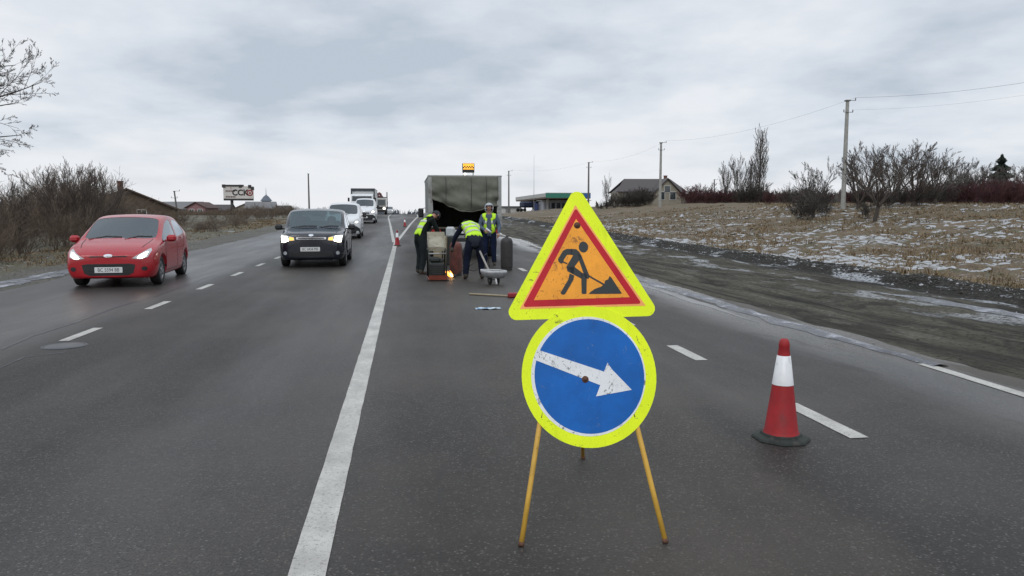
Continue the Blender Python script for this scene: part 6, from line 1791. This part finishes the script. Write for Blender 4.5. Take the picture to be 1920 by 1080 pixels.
# ------------------------------------------------------------------ buildings
def tiles(b, a0, a1, b0, b1, n, mi=0): pass
def house(px, y, w, d, hw, hr, rz, wall, roof, label, wins, ridge='x', z=None, chim=None, gable_front=False, group=None, hip=False):
    x = X(px, y); z = T(x, y) - .1 if z is None else z
    root = empty('house', (x, y, z), rz, label, 'house', group)
    b = MB(); b.box((0, 0, hw / 2), (w, d, hw)); 
    wl_ = b.build('wall', wall, root)
    b = MB()
    ov = .35
    if ridge == 'x':
        g = 0 if not hip else w * .18
        for sg in (-1, 1):
            vs = [(-w / 2 - ov, sg * (d / 2 + ov), hw - .12), (w / 2 + ov, sg * (d / 2 + ov), hw - .12), (w / 2 + ov - g, 0, hr), (-w / 2 - ov + g, 0, hr)]
            vs2 = [(a, b2, c + .14) for a, b2, c in vs]
            b.add(vs + vs2, [(0, 1, 2, 3), (7, 6, 5, 4), (0, 4, 5, 1), (1, 5, 6, 2), (2, 6, 7, 3), (3, 7, 4, 0)])
        gb = MB()
        for sg in (-1, 1): gb.add([(sg * w / 2, -d / 2, hw - .01), (sg * w / 2, d / 2, hw - .01), (sg * (w / 2 - g), 0, hr - .02), (sg * (w / 2 - .2), 0, hw - .01)], [(0, 1, 2), (0, 3, 1), (0, 2, 3), (1, 3, 2)])
        gb.build('gable', wall if not hip else roof, root)
    else:
        for sg in (-1, 1):
            vs = [(sg * (w / 2 + ov), -d / 2 - ov, hw - .12), (sg * (w / 2 + ov), d / 2 + ov, hw - .12), (0, d / 2 + ov, hr), (0, -d / 2 - ov, hr)]
            vs2 = [(a, b2, c + .14) for a, b2, c in vs]
            b.add(vs + vs2, [(0, 1, 2, 3), (7, 6, 5, 4), (0, 4, 5, 1), (1, 5, 6, 2), (2, 6, 7, 3), (3, 7, 4, 0)])
        gb = MB()
        for sg in (-1, 1): gb.add([(-w / 2, sg * d / 2, hw - .01), (w / 2, sg * d / 2, hw - .01), (0, sg * d / 2, hr - .02), (0, sg * (d / 2 - .2), hw - .01)], [(0, 1, 2), (0, 3, 1), (0, 2, 3), (1, 3, 2)])
        gb.build('gable', wall, root)
    me = b.mesh('roof', roof); fix_normals(me); ro = link('roof', me, root)
    if chim:
        b = MB(); b.box((chim[0], chim[1], hr + chim[2] / 2 - .5), (.5, .5, chim[2] + 1), bev=.02); b.box((chim[0], chim[1], hr + chim[2]), (.6, .6, .08)); b.build('chimney', mat('chimney_brick', (.14, .07, .05), .9), ro)
    for (face_, u_, v_, ww, hh) in wins:
        n = {'F': (Vector((u_, -d / 2, v_)), Vector((1, 0, 0)), Vector((0, -1, 0))), 'L': (Vector((-w / 2, u_, v_)), Vector((0, -1, 0)), Vector((-1, 0, 0))), 'R': (Vector((w / 2, u_, v_)), Vector((0, 1, 0)), Vector((1, 0, 0)))}[face_]
        c, ax_, nn = n; up_ = Vector((0, 0, 1)); b = MB()
        for (du, dv, a_, b2) in ((-ww / 2, 0, .08, hh), (ww / 2, 0, .08, hh), (0, -hh / 2, ww, .08), (0, hh / 2, ww, .08), (0, 0, .06, hh)):
            q = c + ax_ * du + up_ * dv + nn * .03
            dm = (a_ if abs(ax_.x) > .5 else .08, .08 if abs(ax_.x) > .5 else a_, b2); b.box(q, dm)
        wo_ = b.build('window', mat('window_frame', (.5, .5, .48), .6), root)
        b = MB(); dm = (ww, .02, hh) if abs(ax_.x) > .5 else (.02, ww, hh); b.box(c + nn * .012, dm); b.build('pane', M_GLASS, wo_)
    return root
M_ROOFD = mat('dark_brown_roof_tiles', (0.055, 0.045, 0.045), 0.55, var=.15, scale=3)
M_PALEW = mat('pale_plaster', (0.25, 0.23, 0.185), .85, var=.12, scale=1)
M_BRWN = mat('weathered_brown_boards', (0.085, 0.062, 0.045), .9, var=.25, scale=3)
M_PINK = mat('pink_plaster', (0.26, 0.14, 0.145), .85, var=.1)
M_GRR = mat('grey_slate_roof', (0.16, 0.16, 0.165), .7, var=.15)
M_RED2 = mat('rust_roof', (0.085, 0.05, 0.045), .8, var=.2)
# main house on the right: long roof with a front gable wing
hy = 122
k = F / (hy * cos(YAW) + 0) 
hx = X(1210, hy); zt = P(1200, 337, hy).z; zb = T(hx, hy)
H_ = zt - zb + .25
house(1212, hy, 11.0, 7.0, H_ * .50, H_ * .97, radians(-6), M_PALEW, M_ROOFD, 'two storey house with a dark brown roof and pale gable behind the thin pole', [('F', -3.6, 1.6, 1.2, 1.3), ('F', 4.2, 1.6, 1.1, 1.2), ('L', 0, 1.7, 1.2, 1.2)], 'x', chim=(3.3, .8, .7), hip=True)
hs = bpy.data.objects['house']
def wing():
    # gabled wing facing the road, part of the same house
    w, hw, hr = 4.6, H_ * .40, H_ * .95; x0 = 2.2; y0, y1 = -5.2, 0
    b = MB(); b.box((x0, (y0 + y1) / 2, hw / 2), (w, y1 - y0, hw)); b.build('wing_wall', M_PALEW, hs)
    b = MB(); b.add([(x0 - w / 2, y0, hw), (x0 + w / 2, y0, hw), (x0, y0, hr - .05), (x0, y0 + .3, hw)], [(0, 1, 2), (0, 3, 1), (0, 2, 3), (1, 3, 2)]); b.build('wing_gable', M_PALEW, hs)
    for sg in (-1, 1):
        b = MB(); vs = [(x0 + sg * (w / 2 + .4), y0 - .4, hw - .3), (x0 + sg * (w / 2 + .4), y1, hw - .3), (x0, y1, hr), (x0, y0 - .4, hr)]
        b.add(vs + [(a, c, z + .15) for a, c, z in vs], [(0, 1, 2, 3), (7, 6, 5, 4), (0, 4, 5, 1), (1, 5, 6, 2), (2, 6, 7, 3), (3, 7, 4, 0)]); me = b.mesh('wing_roof', M_ROOFD); fix_normals(me); link('wing_roof', me, hs)
    for (u_, v_, ww, hh) in ((x0 - .9, 1.5, .9, 1.2), (x0 + .9, 1.5, .9, 1.2), (x0, H_ * .58, .9, 1.0)):
        b = MB(); b.box((u_, y0 - .03, v_), (ww + .16, .08, hh + .16)); wo_ = b.build('window', mat('window_frame', (0, 0, 0)), hs)
        b = MB(); b.box((u_, y0 - .075, v_), (ww, .02, hh)); b.build('pane', M_GLASS, wo_)
wing()
# left side
house(243, 78, 8.6, 6.5, 1.2, 3.1, radians(16), M_BRWN, mat('old_brown_roof', (0.085, 0.058, 0.045), .85, var=.25, scale=3), 'weathered brown shed with a low gabled roof behind the left thicket', [('F', 1.2, .9, .8, .6)], 'y', chim=(-.6, -1.5, .8))
for (px, y, w, d, hw, hr, rz, wall, roof, label, rg) in [
    (380, 150, 3.6, 6, 1.5, 2.5, -8, M_PINK, M_RED2, 'small pink walled house with a rusty roof left of the billboard', 'y'),
    (332, 170, 7, 5, 1.5, 2.9, 10, M_PALEW, M_GRR, 'low house with a pale grey roof beside the leaning pole', 'x'),
    (352, 190, 7, 5, 2.0, 3.4, -4, M_BRWN, M_GRR, 'dull brown cottage behind the pink house', 'x'),
    (468, 200, 8, 6, 1.8, 3.6, 6, M_PALEW, M_RED2, 'cottage with a rust brown roof right of the billboard post', 'y'),
    (490, 150, 5, 5, 1.4, 2.6, 6, M_BRWN, M_GRR, 'low grey roofed outbuilding below the church tower', 'x'),
    (520, 240, 8, 6, 2.0, 3.6, -6, M_PALEW, M_ROOFD, 'dark roofed cottage left of the crossover roof', 'x'),
    (412, 240, 8, 6, 2.0, 3.8, -6, M_BRWN, M_ROOFD, 'dark far cottage under the billboard', 'x')]:
    house(px, y, w, d, hw, hr, radians(rz), wall, roof, label, [('F', -w * .22, hw * .55, .9, .9), ('F', w * .22, hw * .55, .9, .9)], rg, group='village houses left of the road')
# church-like tower far left
def tower():
    y = 260; x = X(500, y); z = T(x, y); h = P(500, 352, y).z - z
    root = empty('church_tower', (x, y, z), 0, 'thin distant tower with a needle spire right of the billboard', 'tower')
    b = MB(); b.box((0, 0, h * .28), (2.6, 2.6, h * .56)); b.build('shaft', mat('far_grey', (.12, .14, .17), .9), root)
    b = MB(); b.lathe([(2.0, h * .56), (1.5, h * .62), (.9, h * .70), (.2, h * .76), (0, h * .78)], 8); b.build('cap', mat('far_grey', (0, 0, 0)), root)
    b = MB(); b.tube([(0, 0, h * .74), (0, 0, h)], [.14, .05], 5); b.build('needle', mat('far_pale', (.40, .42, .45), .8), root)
tower()
# billboard
def billboard():
    y = 140; x0, x1 = X(420, y), X(476.5, y); zt, zb = P(448, 349, y).z, P(448, 374, y).z; cx = (x0 + x1) / 2; w = x1 - x0; h = zt - zb
    z = T(cx, y); root = empty('billboard', (cx, y, z), 0, 'white billboard with bold black and red lettering on a single post', 'billboard')
    zc = (zt + zb) / 2 - z
    b = MB(); b.box((0, .15, zc), (w, .25, h), bev=.03); b.build('panel', mat('billboard_face', (.56, .53, .50), .6, var=.1, scale=.6), root)
    b = MB(); b.box((-w * .16, .1, zc + h / 2 + .10), (w * .68, .35, .30)); b.box((-.48 * w, .1, zc + h / 2 + .02), (.55, .4, .55)); b.box((.07 * w, .1, zc + h / 2 + .02), (.5, .4, .5)); b.build('top_rail', M_BLKC, root)
    b = MB(); b.box((.38 * w, .1, zc + h / 2 - .05), (.5, .4, .55)); b.box((.47 * w, .1, zc + h * .33), (.5, .4, .55)); b.build('lamp_box', M_BLKC, root)
    b = MB(); b.box((0, .1, zc - h / 2 - .02), (w * .98, .5, .34)); b.build('catwalk', M_BLKC, root)
    px_ = X(435, y) - cx
    b = MB(); b.tube([(px_, .3, 0), (px_, .3, zc - h / 2)], .26, 10); b.build('post', M_BLKC, root)
    ink, red_ = M_INK, mat('dull_red_ink', (.28, .06, .06), .6)
    text_mesh('lettering', 'CCK', h * .60, ink, root, (w * .06, .01, zc), (radians(90), 0, 0), .95, .01, .05)
    text_mesh('lettering', 'C', h * .2, red_, root, (-w * .24, .01, zc + h * .34), (radians(90), 0, 0), 1, .01)
    for k, q in enumerate((.13, -.30)):
        for m_ in range(6):
            b = MB(); b.box((-w * .40 + m_ * w * .055, .01, zc + q * h), (w * .042, .02, h * .12)); b.build('text_line', mat('grey_ink', (.16, .12, .11), .7), root)
    b = MB(); b.lathe([(h * .24, 0), (h * .24, -.02), (h * .14, -.02), (h * .14, 0)], 20, (w * .38, .02, zc), 'Y'); b.lathe([(h * .08, 0), (h * .08, -.02), (0, -.02)], 14, (w * .38, .02, zc), 'Y'); b.build('round_emblem', red_, root)
billboard()
# petrol station
def station():
    M_WHT_ = mat('canopy_white', (.42, .42, .40), .5); M_GRN = mat('canopy_green', (.025, .17, .12), .5, var=.05); M_BLU_ = mat('canopy_blue', (.02, .10, .30), .5); M_SOF = mat('canopy_soffit', (.16, .12, .09), .7)
    y0, y1 = 186.0, 236.0
    xa, xb = X(1023, y0), X(1107, y0); xc = X(967, y1)
    zt, zu = P(1023, 362, y0).z, P(1023, 372, y0).z; z = T(xa, y0)
    root = empty('petrol_station', (xa, y0, z), 0, 'petrol station canopy with a green fascia and a low white shop beneath', 'petrol station')
    sh = (xc - xa) / (y1 - y0); w = xb - xa; zt -= z; zu -= z; L_ = y1 - y0
    def sk(x, y): return x + sh * y
    def prism(x0, x1, ya, yb, za, zb, nm, m, par=root):
        b = MB(); vs = [(sk(x0, ya), ya, za), (sk(x1, ya), ya, za), (sk(x1, yb), yb, za), (sk(x0, yb), yb, za), (sk(x0, ya), ya, zb), (sk(x1, ya), ya, zb), (sk(x1, yb), yb, zb), (sk(x0, yb), yb, zb)]
        b.add(vs, [(0, 3, 2, 1), (4, 5, 6, 7), (0, 1, 5, 4), (1, 2, 6, 5), (2, 3, 7, 6), (3, 0, 4, 7)]); return b.build(nm, m, par)
    roof = prism(0.06, w, .06, L_, zu, zt - .1, 'canopy', M_SOF)
    prism(0, w * .86, -.06, .05, zu + .15, zt, 'front_fascia', M_GRN); prism(w * .86, w, -.06, .05, zu + .15, zt, 'blue_fascia', M_BLU_)
    prism(0, w, -.08, .05, zt, zt + .12, 'cap_strip', M_WHT_)
    prism(-.06, .05, 0, L_, zu + .35, zt, 'side_fascia', M_WHT_)
    for (x_, y_) in ((w * .15, 6), (w * .85, 6), (w * .15, 26), (w * .15, 42), (w * .85, 26)):
        prism(x_ - .25, x_ + .25, y_, y_ + .5, -.2, zu, 'column', M_WHT_ if y_ < 10 else M_BLKC)
    shop = prism(w * .10, w * 1.15, 9, 16, -.2, zu * .86, 'shop_wall', mat('shop_wall', (.40, .41, .44), .6))
    for k in range(7):
        prism(w * (.16 + k * .125), w * (.16 + k * .125) + .9, 8.9, 8.98, .5, zu * .68, 'window', M_GLASS)
    prism(w * .05, w * 1.2, 8.2, 16.5, zu * .86, zu * .92, 'shop_roof', M_WHT_)
    for k in range(2):
        p_ = prism(-w * .02 + k * 4, -w * .02 + k * 4 + .9, 14, 15, 0, 2.0, 'fuel_pump', mat('pump_blue', (.04, .06, .16), .5))
station()
# dark parked truck beneath the canopy edge + low long shed
def parked():
    y = 205; x = X(985, y); z = T(x, y)
    root = empty('parked_truck', (x, y, z), radians(20), 'dark blue lorry parked under the left end of the station canopy', 'lorry')
    b = MB(); b.box((0.4, 0, 2.0), (3.6, 2.2, 1.7), bev=.35); b.build('box_body', mat('dark_blue_box', (.020, .028, .060), .5), root)
    b = MB(); b.slab([(2.8, .7), (4.7, .7), (4.7, 1.9), (4.3, 2.9), (2.8, 2.9)], Vector((0, 1.1, 0)), Vector((1, 0, 0)), Vector((0, 0, 1)), 0, 2.2); b.build('cab', mat('dark_cab', (.03, .03, .04), .4), root)
    for xx in (-1.8, -.8, 3.6):
        for sg in (-1, 1):
            b = MB(); b.lathe([(.2, -.12), (.48, -.12), (.5, 0), (.48, .12), (.2, .12), (.0, .12)], 16, (xx, sg * 1.05, .5), 'Y'); b.build('wheel', M_BLACK, root)
parked()
def shed():
    y = 240; x = X(958, y); z = T(x, y)
    root = empty('flat_shed', (x, y, z), 0, 'pale flat roofed shed with a dark roof edge left of the petrol station', 'shed')
    hz_ = P(958, 386, y).z - z
    b = MB(); b.box((0, 2, hz_ * .4), (6.5, 5, hz_ * .8)); b.build('wall', mat('shed_wall', (.50, .50, .49), .7), root)
    b = MB(); b.box((.3, 2, hz_ * .88), (8, 6, hz_ * .16)); b.build('roof', mat('shed_roof', (.10, .11, .13), .7), root)
    b = MB(); b.box((-1, -.52, hz_ * .38), (1.6, .06, hz_ * .6)); b.build('door', mat('shed_door', (.22, .22, .22), .7), root)
shed()

# ------------------------------------------------------------------ trucks in the queue
def queue_truck_a():
    # lorry with an open black portal frame over a pale front board
    y = 82; x0, x1 = X(656, y), X(702, y); cx = (x0 + x1) / 2; w = x1 - x0; z = road_z(y); zt = P(680, 352, y).z - z; zb = P(680, 377, y).z - z
    root = empty('tilt_truck', (cx, y, z), 0, 'lorry with a tall black framed pale front board rising behind the white vans', 'lorry')
    M_FR = mat('dark_frame', (.035, .04, .05), .6); M_PL = mat('pale_curtain', (.60, .62, .62), .6, var=.06)
    b = MB(); b.box((0, 2.2, (1.2 + zt) / 2), (w - .16, .06, zt - 1.35)); b.build('front_board', M_PL, root)
    b = MB(); b.box((0, 2.1, zt - .14), (w, .16, .28), bev=.02); b.build('top_beam', M_FR, root)
    for sg in (-1, 1):
        b = MB(); b.box((sg * (w / 2 - .06), 2.1, (1.0 + zt - .28) / 2), (.12, .14, zt - 1.28)); b.build('frame_post', M_FR, root)
        b = MB(); b.box((sg * (w / 2 - .03), 6.2, (1.1 + zt) / 2), (.04, 8, zt - 1.15)); b.build('side_curtain', M_PL, root)
    b = MB(); b.box((0, 6.2, zt - .03), (w, 8, .05)); b.build('roof', M_FR, root)
    prof = [(0, .6), (0, 1.6), (.18, 2.45), (.35, 2.6), (1.8, 2.6), (1.8, .6)]; cw = w / 2 - .12
    b = MB(); b.slab(prof, Vector((0, 0, 0)), Vector((0, 1, 0)), Vector((0, 0, 1)), -cw, cw); c = b.build('cab', PAINT_W, root); m = c.modifiers.new('b', 'BEVEL'); m.width = .08; m.segments = 3
    b = MB(); b.add([(-cw + .12, -.012 + .02, 1.62), (cw - .12, .008, 1.62), (cw - .15, .155, 2.38), (-cw + .15, .155, 2.38)], [(0, 1, 2, 3)]); b.build('windscreen', M_GLASS, c)
    b = MB(); b.box((0, -.04, .72), (w - .2, .2, .36), bev=.04); b.build('bumper', M_DARKPL, root)
    b = MB(); b.box((0, -.015, 1.25), (w * .6, .03, .3)); b.build('grille', M_DARKPL, root)
    for sg in (-1, 1):
        b = MB(); b.box((sg * (cw - .25), -.15, .74), (.34, .04, .18)); b.build('headlamp', M_LAMPW, root)
        b = MB(); b.box((sg * (cw + .22), .1, 2.0), (.2, .08, .42), bev=.03); b.build('wing_mirror', M_BLACK, root)
    b = MB(); b.box((0, 6.2, 1.0), (w - .2, 8.2, .18)); b.build('chassis', M_DARKPL, root)
    for yy in (1.0, 8.0, 9.2):
        for sg in (-1, 1):
            b = MB(); b.lathe([(.25, -.14), (.46, -.14), (.5, -.1), (.5, .1), (.46, .14), (.25, .14), (0, .1)], 20, (sg * (w / 2 - .2), yy, .5), 'X'); b.build('wheel', M_BLACK, root)
queue_truck_a()
def queue_truck_b():
    y = 118; x0, x1 = X(701, y), X(722, y); cx = (x0 + x1) / 2; w = 2.0; z = road_z(y); top = P(710, 371, y).z - z
    root = empty('timber_truck', (cx, y, z), 0, 'grey cab lorry with bright headlamp and a maroon load, last big vehicle at the crest', 'lorry')
    prof = [(0, .5), (0, 1.3), (.15, top - .15), (.3, top), (1.8, top), (1.8, .5)]; cw = w / 2
    b = MB(); b.slab(prof, Vector((0, 0, 0)), Vector((0, 1, 0)), Vector((0, 0, 1)), -cw, cw); c = b.build('cab', mat('grey_cab', (.32, .31, .29), .5), root); m = c.modifiers.new('b', 'BEVEL'); m.width = .08; m.segments = 2
    b = MB(); b.add([(-cw + .1, .0, 1.42), (cw - .1, .0, 1.42), (cw - .12, .13, top - .28), (-cw + .12, .13, top - .28)], [(0, 1, 2, 3)]); b.build('windscreen', M_GLASS, c)
    b = MB(); b.box((0, -.05, .6), (w, .2, .35), bev=.04); b.build('bumper', M_DARKPL, root)
    b = MB(); b.box((0, -.02, 1.05), (w * .55, .04, .35)); b.build('grille', M_DARKPL, root)
    for sg in (-1, 1):
        b = MB(); b.lathe([(.16, 0), (.14, -.03), (0, -.05)], 12, (sg * .72, -.06, .95), 'Y'); b.build('headlamp', M_LAMP, root)
        b = MB(); b.tube([(sg * (cw + .15), 1.9, .9), (sg * (cw + .15), 1.9, top + .95)], .09, 6); b.build('stake', M_BLKC, root)
        b = MB(); b.box((sg * (cw + .2), .2, 1.8), (.18, .08, .5), bev=.03); b.build('wing_mirror', M_BLACK, root)
        for yy in (1.0, 6.0, 7.2):
            b = MB(); b.lathe([(.25, -.14), (.46, -.14), (.5, -.1), (.5, .1), (.46, .14), (.25, .14), (0, .1)], 16, (sg * (w / 2 - .1), yy, .5), 'X'); b.build('wheel', M_BLACK, root)
    b = MB(); b.box((0, 1.9, top + .1), (w + .3, .12, .14)); b.build('head_rail', M_BLKC, root)
    b = MB(); b.box((-.35, 5.0, 1.0), (w - .3, 6, .2)); b.build('chassis', M_DARKPL, root)
    n = 0
    rl = random.Random(3)
    for row, (cnt, zz) in enumerate(((4, top + .32), (3, top + .72))):
        for q in range(cnt):
            b = MB(); xx = -.5 + (q - (cnt - 1) / 2) * .46; b.tube([(xx, 2.1, zz), (xx + rl.gauss(0, .03), 8, zz)], .21 + rl.uniform(-.03, .02), 10); b.build('log', mat('maroon_load', (.14, .05, .055), .8, var=.25), root)
queue_truck_b()
